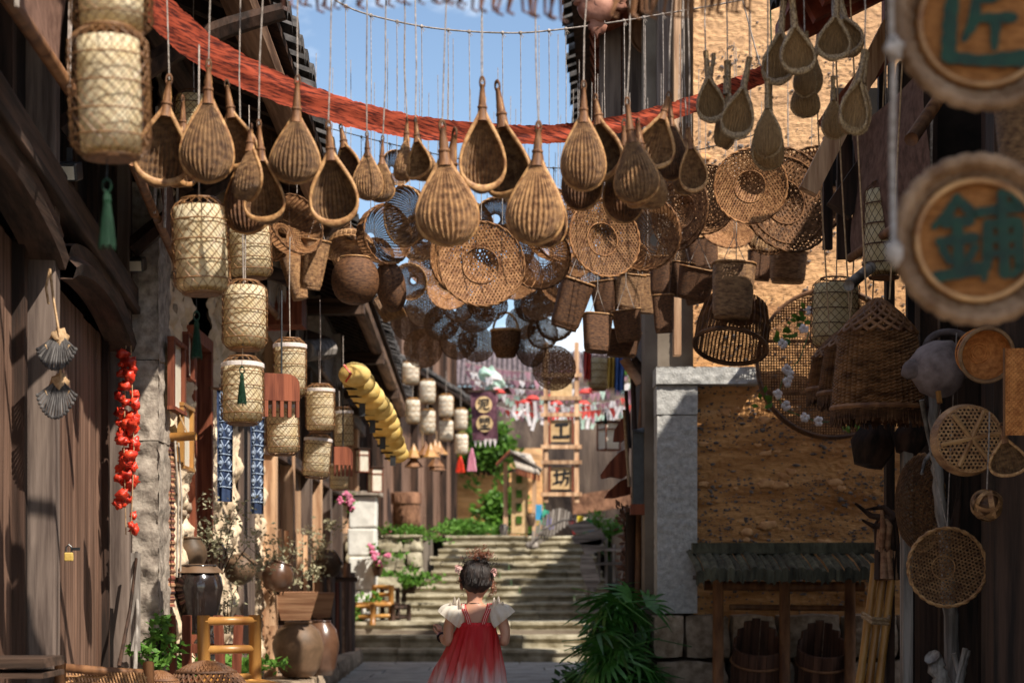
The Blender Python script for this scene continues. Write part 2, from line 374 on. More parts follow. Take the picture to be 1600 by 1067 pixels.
for zi, (a, b) in enumerate(zz):
    xs = [[.99,1.5,2.05,2.7,3.3,3.9,4.6,5.2],[.985,1.52,1.98,2.5,3.05,3.7,4.2,5.2],[.985,1.205,1.53,1.85,2.3,2.7,3.2,3.9,4.5,5.2]][zi]
    for i in range(len(xs)-1): block_at(xs[i], xs[i+1], a, b, k); k += 1
# street side of the house, going away
A(MB().grid(lambda u, v: (1.0+.28*u, 12.42+5.2*u, 5.6*v), 2, 2).build('side_wall', m_wd))
for i in range(17):
    A(MB().box((.985+.016*i, 12.6+.3*i, 2.5), (.05, .27, 4.9), rz=-.055).build('plank', m_wd))
# doorway high up with pale jamb, planks and a shutter
A(MB().box((1.075, 12.3, 5.0), (.09, .5, 2.5)).build('door_jamb', m_post))
A(MB().box((.93, 12.8, 4.7), (.20, .05, 3.1)).build('door_board', m_post))
A(MB().box((.74, 12.86, 4.7), (.16, .04, 3.1)).build('door_board', m_post))
A(MB().box((1.16, 12.0, 4.7), (.05, .12, 4.3)).build('corner_board', m_plank))
# roof overhanging the street: underside boards + purlins + tiles
def roof(parent, e0, e1, dirx, over, slope, thick, mat, step=.32, rafter=(.07,.09), raft_mat=None, tile=True, tilew=.24, tl=.9):
    """eave line e0->e1 (Vectors); roof rises away from the street over `over` metres in x direction dirx"""
    e0 = Vector(e0); e1 = Vector(e1); n = (e1-e0).length; d = (e1-e0)/n; up = Vector((dirx*over, 0, over*slope))
    b = MB(); q = [e0, e1, e1+up, e0+up]; N_ = Vector((0,0,thick))
    b.v += [p for p in q]+[p+N_ for p in q]; b.f += [(0,1,2,3),(7,6,5,4),(0,4,5,1),(1,5,6,2),(2,6,7,3),(3,7,4,0)]
    o = b.build('roof', mat); attach(o, parent)
    rm = raft_mat or mat; k = int(n/step); ang = math.atan(slope)
    for i in range(k+1):
        p = e0+d*(i*step+.05)+up*.53-Vector((0,0,rafter[1]*.55))
        c = MB().box((0,0,0), (over*.96/math.cos(ang), rafter[0], rafter[1]), ry=-ang*dirx).build('rafter', rm, None, loc=p)
        c.parent = o
    if tile:
        tm = MB()
        for j in range(3):
            s0 = tl/3*j; s1 = s0+tl/3+.06
            pr = lambda a, s, h: Vector((dirx*s, math.sin(a)*tilew*.33, s*slope+math.cos(a)*tilew*.30+h))
            for r_, hh in ((1, .0),):
                c = len(tm.v)
                for s in (s0-.07, s1):
                    for i in range(7): tm.v.append(pr(-PI/2+PI*i/6, s, thick+.025-.02*j+(0 if s < s1 else -.02)))
                for i in range(6): tm.f.append((c+i, c+i+1, c+8+i, c+7+i))
                for s in (s0-.07,):
                    for i in range(7): tm.v.append(pr(-PI/2+PI*i/6, s, thick-.03))
                for i in range(6): tm.f.append((c+i, c+14+i, c+15+i, c+1+i))
        me = tm.mesh('roof_tile', m_tile)
        for i in range(min(280, int(n/tilew))):
            c = obj('roof_tile', me, None, e0+d*(i+.5)*tilew+Vector((RN.uniform(-.015, .015), 0, RN.uniform(-.006, .012))), (RN.uniform(-.04, .04), 0, RN.uniform(-.04, .04)))
            c.parent = o
        b2 = MB(); v = [e0+up*.0+Vector((0,0,thick+.004)), e1+Vector((0,0,thick+.004)), e1+up+Vector((0,0,thick+.12)), e0+up+Vector((0,0,thick+.12))]
        b2.v += v; b2.f.append((0,1,2,3)); attach(b2.build('tile_bed', m_tile), parent)
    return o
roof(eh, (.42, 12.05, 5.05), (.74, 17.4, 5.05), 1, 2.6, .42, .05, m_wd, .28, (.09,.10), m_redwd)
# end wall closing the house
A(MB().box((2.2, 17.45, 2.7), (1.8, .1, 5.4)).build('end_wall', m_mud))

# second house on the right further back
h2 = thing('plank_house', 'dark house beyond the earth house on the right of the steps', 'house', (4.2, 21, 0))
attach(MB().box((4.9, 21.3, 2.6), (3.4, 5.4, 5.2)).build('wall', m_wd), h2)
roof(h2, (2.64, 18.1, 5.05), (3.3, 24.2, 5.05), 1, 2.6, .42, .05, m_wd, .6)

# ---------------------------------------------------- dark workshop near right
wr = thing('workshop', 'dark open-fronted timber workshop at the right edge of the photo', 'building', (2.0, 8, 0))
B = lambda o: attach(o, wr)
B(MB().box((4.5, 6.7, 2.75), (2.6, 6.6, 5.5)).build('shade_block', m_wd))  # unseen block added to cast shade on the earth wall
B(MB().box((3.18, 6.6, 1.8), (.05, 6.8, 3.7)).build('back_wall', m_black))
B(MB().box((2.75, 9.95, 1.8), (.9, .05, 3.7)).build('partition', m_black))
for (px, Y, w, mt) in ((1573, 6.6, .13, m_wd), (1447, 8.9, .09, m_wd), (1478, 9.1, .09, m_wd), (1508, 9.3, .11, m_wd), (1549, 7.0, .05, m_wd)):
    B(MB().box(((px-800)/FPX*Y, Y, 1.75), (w, .12, 3.5)).build('post', mt))
B(MB().box((1.99, 9.0, 1.5), (.045, .06, 3.0)).build('post', m_wd))
B(MB().box((2.62, 9.35, 1.6), (.5, .05, 3.2)).build('wall_board', m_wd))
roof(wr, (1.28, .4, 3.62), (1.28, 5.45, 3.62), 1, 2.0, .5, .05, m_red, .24, (.07,.1), m_red)  # unseen run, lengthened to shade the trays; gap after it admits sun
roof(wr, (1.28, 5.95, 3.62), (1.28, 8.3, 3.62), 1, 2.0, .5, .05, m_red, .24, (.07,.1), m_red)
for i in range(3): B(MB().box((1.55+.32*i, 8.32, 3.62+.14*i), (.12, .08, .12)).build('rafter_end', m_redwd))
# diagonal braces under the roof
def beam(p, q, w, h, name, mat, par):
    p = Vector(p); q = Vector(q); b = MB(); t = (q-p).normalized(); a = t.cross(Vector((0,1,0))).normalized()*h/2; c = Vector((0,w/2,0))
    for s in (p, q): b.v += [s-a-c, s+a-c, s+a+c, s-a+c]
    b.f += [(3,2,1,0),(4,5,6,7),(0,1,5,4),(1,2,6,5),(2,3,7,6),(3,0,4,7)]
    o = b.build(name, mat)
    if par: attach(o, par)
    return o
beam(P(1392,40,8.2), P(1262,300,8.2), .07, .09, 'brace', m_plank, wr)
beam(P(1400,200,8.3), P(1310,330,8.3), .08, .13, 'brace', m_wd, wr)
beam(P(1420,100,7.9), P(1390,330,7.9), .06, .10, 'brace', m_wd, wr)
beam(P(1290,200,8.5), P(1400,60,8.5), .07, .1, 'brace', m_redwd, wr)
for (x0, x1, y0, y1) in ((1286,1300,215,390),(1308,1330,205,405),(1334,1352,190,400),(1372,1384,80,290),(1388,1396,60,290)):
    Y = 8.6; a = P(x0, y1, Y); b_ = P(x1, y0, Y)
    B(MB().box(((a.x+b_.x)/2, Y, (a.z+b_.z)/2), (b_.x-a.x, .04, b_.z-a.z)).build('hanging_board', m_wd))
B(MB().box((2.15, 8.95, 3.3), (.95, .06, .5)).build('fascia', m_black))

# ---------------------------------------------------- near left shop front (doors)
WA = Vector((-2.06, 9, 0)); RZA = math.atan(.112)
ls = thing('shop_front', 'dark timber shop front with tall plank doors along the left edge', 'building', WA, RZA)
def LP(m, name, mat, **k): return m.build(name, mat, ls, **k)
LP(MB().box((-.30, -3.0, 2.0), (.1, 8.0, 4.2)), 'back_wall', m_black)
R1 = random.Random(5)
def planks(y0, y1, n, x, z1, z0=0):
    w = (y1-y0)/n
    for i in range(n):
        LP(MB().box((x+R1.uniform(-.006, .006), y0+w*(i+.5), (z0+z1)/2), (.04, w-.007, z1-z0)), 'door_plank', m_door, bevel=.003)
planks(-2.42, -.12, 9, -.10, 2.24); planks(-4.85, -2.62, 8, -.10, 2.24)
for yy, w in ((-.02, .15), (-2.52, .12), (-4.95, .12)):
    LP(MB().box((-.03, yy, 1.8), (.16, w, 3.6)), 'post', m_post, bevel=.008)
    for dy in (-.17, .17): LP(MB().box((-.07, yy+dy, 1.12), (.06, .07, 2.24)), 'door_jamb', m_wd, bevel=.004)
LP(MB().box((-.02, -2.4, 2.48), (.20, 5.0, .12)), 'beam', m_wdy, bevel=.01)
LP(MB().box((.03, -2.4, 2.415), (.12, 5.0, .04)), 'beam', m_wdy, bevel=.006)
def arch(y0, y1):
    n = 16; b = MB(); c = 0
    for i in range(n+1):
        u = i/n; y = y0+(y1-y0)*u; h = 2.17+.12*math.sin(PI*u)**.7; t = .11+.04*abs(u-.5)
        for dx, dz in ((-.06, 0), (.075, .0), (.09, t*.35), (.055, t*.62), (.07, t), (-.06, t)): b.v.append(Vector((dx, y, h+dz)))
    for i in range(n):
        for k in range(6): k2 = (k+1) % 6; b.f.append((i*6+k, i*6+k2, (i+1)*6+k2, (i+1)*6+k))
    LP(b, 'arched_lintel', m_wdy)
arch(-2.30, -.1); arch(-4.75, -2.5)
for i, yy in enumerate((-.02, -2.4, -4.8)): 
    # curved bracket under the eave
    pts = [(.05+.85*t, yy, 2.72+.5*t+.08*math.sin(PI*t)) for t in [j/8 for j in range(9)]]
    LP(MB().tube(pts, [.055-.02*j/8 for j in range(9)], 6), 'bracket', m_wd)
LP(MB().box((-.08, -2.0, 3.1), (.04, 5.6, .9)), 'upper_panel', m_black)
for i in range(7): LP(MB().box((-.04, -.1-.75*i, 2.9), (.06, .08, .72)), 'stud', m_wd)
LP(MB().box((-.1, .03, 1.6), (.3, .06, 3.2)), 'end_post', m_wd)
# second brown strip door edge beyond the post
LP(MB().box((-.02, .12, 1.05), (.05, .10, 2.1)), 'frame_board', m_redwd)
# padlock as its own small thing
pl = thing('padlock', 'small brass padlock on the left plank door', 'padlock', P(101, 862, 6.98))
m = MB().box((0, -.01, -.02), (.035, .02, .035)); pl.location.x += .02
m.build('lock_body', m_brass, pl, bevel=.004); MB().tube([(-.011,-.01,0),(-.011,-.01,.02),(0,-.01,.03),(.011,-.01,.02),(.011,-.01,0)], .0035, 6).build('shackle', m_iron, pl)
MB().box((.03, -.01, .012), (.03, .012, .012)).build('hasp', m_iron, pl)

m_brny = wood('brown round beam', (.13,.065,.035), (.34,.20,.12), 6, 'y')
# ---------------------------------------------------- long stone/timber house on the left
WB = Vector((-1.95, 9.3, 0)); RZB = math.atan(.0225)
lh = thing('stone_timber_house', 'long mud and timber house front in sun on the left of the street', 'house', WB, RZB)
def LB(m, name, mat, **k): return m.build(name, mat, lh, **k)
def ypx(px): return 4640/(740-px)-9.3
for (y0, y1) in ((.1, ypx(298)), (ypx(326), ypx(372)), (ypx(392), ypx(412))):
    LB(relief(lambda u, v: (0, y0+(y1-y0)*u, 3.9*v), int((y1-y0)*50)+2, 190, .06, 7, (1,0,0), 4), 'wall', m_mudp, smooth=True)
LB(MB().box((-.25, 8, 2.0), (.1, 16.4, 4.0)), 'inner_wall', m_wd)
# stone end pillar in three blocks
def pil(z0, z1):
    b = MB(); x0, x1, ya, yb = -.45, .06, -.2, .14
    dsp = lambda a, c: .020*fbm(a*11, c*12, 2, 4)
    b.grid(lambda u, v: (x0+(x1-x0)*u, ya-dsp(u*.5, z0+(z1-z0)*v), z0+(z1-z0)*v), 30, int((z1-z0)*60))
    b.grid(lambda u, v: (x1+dsp(u*.3+4, z0+(z1-z0)*v)*.7, ya+(yb-ya)*u, z0+(z1-z0)*v), 20, int((z1-z0)*60))
    b.grid(lambda u, v: (x0+(x1-x0)*u, ya+(yb-ya)*v, z1-.001), 1, 1)
    return LB(b, 'pillar_block', m_dkst, smooth=True)
pil(0, .45); pil(.455, 1.72); pil(1.725, 2.15); pil(2.155, 3.1)
# individual stones showing through the render
R1 = random.Random(21)
mm = MB()
for i in range(420):
    yy = R1.choice([R1.uniform(.1, 1.2), R1.uniform(1.9, 3.2), R1.uniform(3.9, 4.8)]); z = R1.uniform(.1, 3.2); r = R1.uniform(.012, .045)
    mm.ball((-.005, yy, z), r, 7, 5, (.5, 1.5, .8), .7)
stuff(LB(mm, 'wall_stones', m_block, smooth=True))
# dark doors, columns, plank bays
def bay(pa, pb, z0, z1, x, n, mat, name='wall_plank'):
    y0, y1 = ypx(pa), ypx(pb); w = (y1-y0)/n
    for i in range(n): LB(MB().box((x+R1.uniform(-.012, .012), y0+w*(i+.5), (z0+z1)/2), (.04, w-.01, z1-z0-R1.uniform(0, .02))), name, mat)
bay(298, 326, 0, 2.45, -.12, 4, m_door, 'door_plank')
for p_ in (299, 325): LB(MB().box((-.02, ypx(p_), 1.25), (.10, .07, 2.5)), 'door_frame', m_redwd)
LB(MB().box((-.02, ypx(312), 2.5), (.10, ypx(327)-ypx(297), .08)), 'door_frame', m_redwd)
bay(372, 392, 0, 3.4, .02, 2, m_post, 'column')
bay(412, 440, 0, 3.2, -.02, 5, m_plank)
bay(440, 470, 0, 3.3, -.02, 7, m_plank)
bay(470, 486, 0, 3.3, -.06, 4, m_door)
bay(486, 520, 0, 3.3, -.02, 10, m_plank)
bay(520, 560, 0, 3.3, -.04, 14, m_plank)
for p_, w in ((412,.14), (441,.16), (470,.16), (487,.14), (503,.2), (521,.22), (548,.26)):
    LB(MB().box((.05, ypx(p_), 1.7), (.12, w, 3.4)), 'post', RN.choice([m_post, m_plank, m_plank]))
LB(MB().box((.06, 10.5, 2.05), (.08, 11.5, .10)), 'rail', m_wdy); LB(MB().box((.07, 8.3, 3.15), (.12, 15.6, .16)), 'wall_beam', m_wdy)
for i in range(9): LB(MB().box((.10, 4.6+.55*i, 1.0), (.04, .04, .8)), 'baluster', m_plank)
# rubble plinth
R1 = random.Random(31); yy = .2
pz = thing('kerb', 'low rough stone kerb along the foot of the left house', 'kerb', WB, RZB)
while yy < 10:
    w = R1.uniform(.35, .7); stone(MB(), .42, w, .2, yy, .06).build('kerb_stone', m_block, pz, smooth=True, loc=(.25, yy+w/2, .08)); yy += w
# the long left roof
lr_e0 = Vector((-.975, 3.9, 3.53)); lr_e1 = Vector((-1.523, 25, 3.53))
roof(lh, lr_e0, lr_e1, -1, 1.9, .42, .04, m_wd, .30, (.08,.09), m_wd)
for dx, dz, r_, m_ in ((-.08, -.13, .075, m_brny), (-.62, .10, .07, m_wdy)):
    a = lr_e0+Vector((dx, 0, dz)); b_ = lr_e1+Vector((dx, 0, dz)); attach(MB().tube([a, (a+b_)/2, b_], r_, 10).build('purlin', m_), lh)
for yv in (11.5, 14.6, 18.0, 21.5):
    x = -.95-.026*(yv-6.5); attach(MB().box((x-.6, yv, 3.3), (1.0, .11, .13)).build('bracket_beam', m_wdx), lh)
    attach(MB().box((x-.7, yv+.02, 3.10), (.62, .1, .09), ry=.35).build('bracket_beam', m_wdx), lh)

# ---------------------------------------------------- far timber house up on the terrace
fh = thing('hilltop_plank_house', 'brown plank house above the terrace at the top left of the steps', 'house', (-1.7, 29, ZT))
a = Vector((-2.1, 26, ZT)); b_ = Vector((-1.18, 32.3, ZT)); d = b_-a
for i in range(24):
    p = a+d*(i+.5)/24; attach(MB().box((p.x, p.y, ZT+1.9), (.06, .255, 3.8), rz=-.145).build('wall_plank', m_door if i % 5 else m_wd), fh)
for i in (0, 5, 10, 15, 20, 24): p = a+d*i/24; attach(MB().box((p.x+.06, p.y, ZT+1.9), (.16, .16, 3.8)).build('post', m_wd), fh)
attach(MB().box((-3.2, 29.3, ZT+1.9), (2.2, 6, 3.8)).build('inner_wall', m_wd), fh)
roof(fh, (-1.55, 25.6, ZT+2.55), (-.65, 32.4, ZT+2.55), -1, 2.6, .42, .05, m_wd, .6)
m_ww = pm('whitewashed stone', (.55,.53,.48), (.78,.76,.70), 8, rough=.9, bump=.6, vary=.06)
ww = thing('white_block_wall', 'narrow whitewashed stone wall end below the square lanterns', 'wall', (-1.885, 21.6, .4))
for i, (z0, z1) in enumerate(((0,.42),(.425,.85),(.855,1.2),(1.205,1.6))): MB().box((.004*(i % 2), 0, (z0+z1)/2), (.34, .5, z1-z0), jit=.012).build('block', m_ww, ww, bevel=.02)
MB().box((0, 0, 1.64), (.46, .6, .05)).build('cap_stone', m_dkst, ww)

# ---------------------------------------------------- boulder, yard wall, far roof, hill
bo = MB().ball((0,0,0), 1, 70, 48)
bo.v = [Vector((p.x*3.1, p.y*2.0, p.z*2.4))*(1+.12*noise.noise(p*1.3+Vector((3,1,2)))+.05*noise.noise(Vector((p.x*9, p.y*9, p.z*2))))  for p in bo.v]
o = bo.build('boulder', pm('streaked boulder', (.022,.015,.015), (.13,.09,.066), 1.2, (2.2,2.2,.18), .9, .8, 10, 0, c3=(.24,.185,.135), dist=.03), None, smooth=True, loc=(2.15, 36.5, ZT+1.35))  # dark upright streaks come from noise stretched along the height
tag(o, 'huge brown boulder with dark streaks behind the steps', 'boulder')
yw = thing('yard_wall', 'low ochre earth wall with wooden rails left of the small shrine', 'wall', (-1.0, 33, ZT))
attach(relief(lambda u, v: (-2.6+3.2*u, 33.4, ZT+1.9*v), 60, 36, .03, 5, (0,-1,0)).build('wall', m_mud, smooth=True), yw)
for z in (.25, 1.45): attach(MB().box((-.75, 33.2, ZT+z), (2.6, .08, .08)).build('rail', m_wdx), yw)
for x in (-1.25, -.1): attach(MB().box((x, 33.2, ZT+.85), (.09, .09, 1.7)).build('post', m_wd), yw)
fr = thing('tiled_hall', 'far hall with a purple grey tiled roof behind the bunting', 'building', (.3, 46, ZT))
me = MB()
rw = 6.2
for i in range(44):
    x = -2.4+rw*i/44+.07
    me.tube([(x, 46, ZT+4.55), (x, 48.5, ZT+5.75)], .06, 6)
attach(stuff(me.build('roof_tile_rows', pm('mauve roof tile', (.07,.05,.055), (.22,.17,.175), 6, rough=.8), None)), fr)
attach(MB().grid(lambda u, v: (-2.4+rw*u, 46+2.5*v, ZT+4.52+1.2*v), 1, 1).build('roof', m_tile), fr)
attach(MB().box((.7, 47.4, ZT+2.3), (rw-.6, 1, 4.6)).build('wall', m_wd), fr)
struct(MB().grid(lambda u, v: (-90+180*u, 62+80*v, -2+ (9*math.sin(PI*min(1, v*1.3)/2))*(.55+.45*abs(u-.5)*2)+1.2*fbm(u*7, v*5)), 60, 30).build('hill', pm('wooded hill', (.02,.05,.012), (.07,.13,.03), 1.5, rough=.9), smooth=True))
# =====================================================================  WOVEN KINDS
def twisted_rim(m, R, r, cy=0, n=72, tw=26, plane='xz', sc=(1,1)):
    for ph in (0, PI):
        pts = []
        for i in range(n):
            a = 2*PI*i/n; q = tw*a/2+ph; rr = R+r*.6*math.cos(q); off = r*.6*math.sin(q)
            pts.append((rr*math.cos(a)*sc[0], cy+off, rr*math.sin(a)*sc[1]))
        m.tube(pts, r*.75, 5, closed=True)
    return m
def tri_weave(m, prof, R=.5, spacing=.045, width=.022, dirs=3, seg=14, r0=0, over=.004, seed=0):
    Rr = random.Random(seed)
    for k in range(dirs):
        a = PI*k/dirs+.1+seed; d = Vector((math.cos(a), 0, math.sin(a))); e = Vector((-math.sin(a), 0, math.cos(a)))
        n = int(R/spacing)
        for i in range(-n, n+1):
            o = (i+.5*(k % 2))*spacing+Rr.uniform(-.004, .004)
            if abs(o) >= R*.985: continue
            L_ = math.sqrt(R*R-o*o)*.99; pts = []
            for j in range(seg+1):
                s = -L_+2*L_*j/seg; p = e*o+d*s; r = math.hypot(p.x, p.z)
                pts.append(Vector((p.x, prof(r)+over*(k-1)+over*.7*math.sin(s/spacing*2+i*PI), p.z)))
            m.ribbon(pts, width)
    return m
def hat_prof(r):     # brim and crown, crown pushed to +y
    if r < .10: return .17
    if r < .22: return .17-(r-.10)/.12*.10
    return .07-.07*((r-.22)/.28)
def cone_prof(r): return .20*(1-r/.5)**1.1
def sieve_prof(r): return .13*(1-(r/.5)**4)
def bowl_prof(r): return .32*math.sqrt(max(0, 1-(r/.5)**2.2))
def mk_disc(prof, mat, rim, spacing, width, seed, ring_at=(), rimr=.014, spokes=0, dirs=3):
    def f():
        w = tri_weave(MB(), prof, .495, spacing, width, dirs, 16, seed=seed).mesh('weave', mat)
        w2 = tri_weave(MB(), lambda r: prof(r)+.016, .47, spacing*1.5, width*.85, dirs, 12, seed=seed+.37).mesh('lining', m_hatd)
        parts = [('weave', w, []), ('lining', w2, []), ('rim', twisted_rim(MB(), .5, rimr, 0).mesh('rim', rim, True), [])]
        if ring_at:
            m = MB()
            for r in ring_at: m.tube([(r*math.cos(a), prof(r)-.008, r*math.sin(a)) for a in [2*PI*i/40 for i in range(40)]], .008, 5, True)
            parts.append(('hoop', m.mesh('hoop', rim, True), []))
        if spokes:
            m = MB()
            for i in range(spokes):
                a = 2*PI*i/spokes+.2
                m.ribbon([(q*math.cos(a), prof(q)-.014, q*math.sin(a)) for q in [.06+.43*j/8 for j in range(9)]], .014)
            parts.append(('ribs', m.mesh('ribs', rim), []))
        return parts
    return f
def mk_bowl(depth, mer, rings, mat, rim, wid=.013, solid=False, flat=.35):
    """round-bottomed basket, mouth at y=0 (facing -y), bulging to +y"""
    def f():
        m = MB(); pr = lambda t: (.5*math.cos(t*PI/2)**.55 if t < 1 else 0, depth*math.sin(t*PI/2))
        for i in range(mer):
            a = 2*PI*i/mer; pts = []; c, s = math.cos(a), math.sin(a)
            for j in range(13):
                r, y = pr(j/12*.97); pts.append(Vector((r*c, y+.004*((j+i) % 2*2-1), r*s)))
            m.ribbon(pts, [max(.004, wid*(.4+.6*math.hypot(p.x, p.z)/.5)) for p in pts], side=lambda q, c=c, s=s, P_=pts: Vector((c*max(.05, math.hypot(P_[q].x, P_[q].z)), .25, s*max(.05, math.hypot(P_[q].x, P_[q].z)))))
        for j in range(rings):
            r, y = pr((j+.5)/rings*.94); n = max(16, mer//2*2); pts = []
            for i in range(n): a = 2*PI*i/n; rr = r+.006*(i % 2*2-1); pts.append((rr*math.cos(a), y, rr*math.sin(a)))
            m.tube(pts, .0075, 3, True)
        return [('weave', m.mesh('weave', mat), []), ('rim', twisted_rim(MB(), .505, .016).mesh('rim', rim, True), [])]
    return f
def weave_shell(m, sect, rows, stakes, amp=.006, bottom=True, n_per=2):
    """sect(t)->(halfx, halfy, z, exponent); over-under relief between stakes"""
    n = stakes*n_per; b = len(m.v)
    for i in range(rows+1):
        hx, hy, z, ex = sect(i/rows)
        for k in range(n):
            a = 2*PI*k/n; c, s = math.cos(a), math.sin(a); q = (abs(c)**ex+abs(s)**ex)**(-1/ex)
            o = amp*(1 if (k//n_per+i) % 2 else -1)*(1 if k % n_per == 0 else -.5)+amp*.5*(1 if k % n_per else -1)
            m.v.append(Vector((c*q*(hx+o), s*q*(hy+o), z)))
    for i in range(rows):
        for k in range(n): k2 = (k+1) % n; m.f.append((b+i*n+k, b+i*n+k2, b+(i+1)*n+k2, b+(i+1)*n+k))
    if bottom: m.f.append(tuple(b+rows*n+k for k in range(n)))
    return m
def mk_box_basket(mat, rim, ex=4, hy=.33, taper=.82, rows=30, stakes=26, strip=0):
    """scoop-like rectangular basket, hanging mouth up; width 1 height 1; origin at top centre"""
    def f():
        m = weave_shell(MB(), lambda t: (.5*(1-(1-taper)*t)*(1 if t < .93 else .93), hy*(1-.25*t)*(1 if t < .93 else .9), -t, ex), rows, stakes)
        loop = []
        for k in range(40):
            a = 2*PI*k/40; c, s = math.cos(a), math.sin(a); q = (abs(c)**ex+abs(s)**ex)**(-1/ex); loop.append((c*q*.51, s*q*(hy+.01), 0))
        return [('weave', m.mesh('weave', mat, True), []), ('rim', MB().tube(loop, .022, 6, True).mesh('rim', rim, True), [])]
    return f
def mk_barrel(mat, rim, prof, rows=34, stakes=30):
    def f():
        def sect(t):
            r = 0
            for (t0, r0), (t1, r1) in zip(prof, prof[1:]):
                if t0 <= t <= t1: u = (t-t0)/(t1-t0); u = u*u*(3-2*u); r = r0+(r1-r0)*u; break
            return (r, r, -t, 2)
        m = weave_shell(MB(), sect, rows, stakes, .007)
        r0 = prof[0][1]
        return [('weave', m.mesh('weave', mat, True), []), ('rim', twisted_rim(MB(), r0+.01, .02, 0).mesh('rim', rim, True), [])]
    return f
# the rim of a barrel lies in xy: rotate
def mk_globe(mat, rim):
    def f():
        m = weave_shell(MB(), lambda t: (.5*max(.04, math.sin(PI*(.14+.86*t)))**.8, .5*max(.04, math.sin(PI*(.14+.86*t)))**.8, .5*math.cos(PI*(.14+.86*t)), 2), 30, 34, .008)
        loop = [(.31*math.cos(a), .31*math.sin(a), .455) for a in [2*PI*i/30 for i in range(30)]]
        return [('weave', m.mesh('weave', mat, True), []), ('rim', MB().tube(loop, .02, 6, True).mesh('rim', rim, True), [])]
    return f
def mk_ladle(mat, rim, thick=.034, knuckle=False, depth=.45, neck=.27, seed=0):
    """tip at z=0, bottom at z=-1, width 1, opening to -y"""
    def f():
        def out(th):
            x = math.sin(th)*(math.sin(th/2)**1.75)*1.12+.055*(1-th/PI); z = -neck-(1-neck-.03)/2*(1-math.cos(th)); return x*.5/.80*(1+.05*math.sin(th*2+seed*2.1)), z+.012*math.sin(seed*3+th)
        def dep(th): return depth*(math.sin(min(th*1.0, PI))**.55)*(math.sin(th/2)**1.6)
        m = MB(); NU, NV = 28, 64; b = 0
        for i in range(NU+1):
            th = .12+(PI-.13)*i/NU; a, z = out(th); d = dep(th)
            for k in range(NV+1):
                ph = PI*k/NV; rr = 1+(.085*math.cos(k*2*PI/4))+.014*((i % 2)*2-1)
                if k in (0, NV): rr = 1
                m.v.append(Vector((-a*math.cos(ph), d*math.sin(ph)*rr, z-.10*math.sin(ph)*(d/depth)*(i/NU)**2)))
        for i in range(NU):
            for k in range(NV): q = i*(NV+1)+k; m.f.append((q, q+1, q+NV+2, q+NV+1))
        L_ = []; 
        for i in range(45):
            th = .10+(2*PI-.20)*i/44
            if th <= PI: x, z = out(th)
            else: x, z = out(2*PI-th); x = -x
            L_.append((x, -.01, z))
        rr = [thick*(1.25 if (knuckle and i % 6 == 3) else 1) for i in range(45)]
        rimm = MB().tube([(.0, -.0, -.05)]+[(.045, 0, -neck*.7)]+L_+[(-.045, 0, -neck*.7)]+[(-.0, 0, -.05)], [thick]*2+rr+[thick]*2, 6)
        h = MB()
        if knuckle:
            h.tube([(0, .02, -neck-.03), (0, .01, -neck*.75), (0, 0, -neck*.45), (0, 0, 0)], [.10, .105, .085, .095], 8)
        else:
            h.tube([(0, .02, -neck-.10), (0, .02, -neck*.9), (0, .01, -neck*.5), (0, 0, -.05)], [.115, .085, .062, .042], 8)
        for z in ((-neck*.92,) if not knuckle else (-neck*.9, -neck*.5)): h.tube([(.092*math.cos(a), .02+.088*math.sin(a), z) for a in [2*PI*i/14 for i in range(14)]], .013, 5, True)
        lp = MB().tube([(.05*math.cos(a), 0, -.03+.045*math.sin(a)) for a in [2*PI*i/14 for i in range(14)]], .02, 5, True)
        return [('bowl', m.mesh('bowl', mat, False), []), ('rim', rimm.mesh('rim', rim, True), []), ('handle', h.mesh('handle', m_bamd if not knuckle else m_rimk, True), [])] + ([] if knuckle else [('loop', lp.mesh('loop', m_ratd, True), [])])
    return f
K_LAD = mk_ladle(m_rat, m_rim, depth=.56); K_L1 = mk_ladle(m_rat, m_rim, .030, depth=.62, neck=.30, seed=1); K_L2 = mk_ladle(m_rat, m_rim, .038, depth=.50, neck=.25, seed=2); K_L3 = mk_ladle(m_rat, m_rim, .032, depth=.58, neck=.32, seed=4); K_LADD = mk_ladle(m_ratd, m_rim); K_KNU = mk_ladle(pm('olive cane', (.14,.075,.028), (.34,.20,.085), 9, (4,4,.4), .5, .5, 60, .15), m_rimk, .045, True, .4, .36)
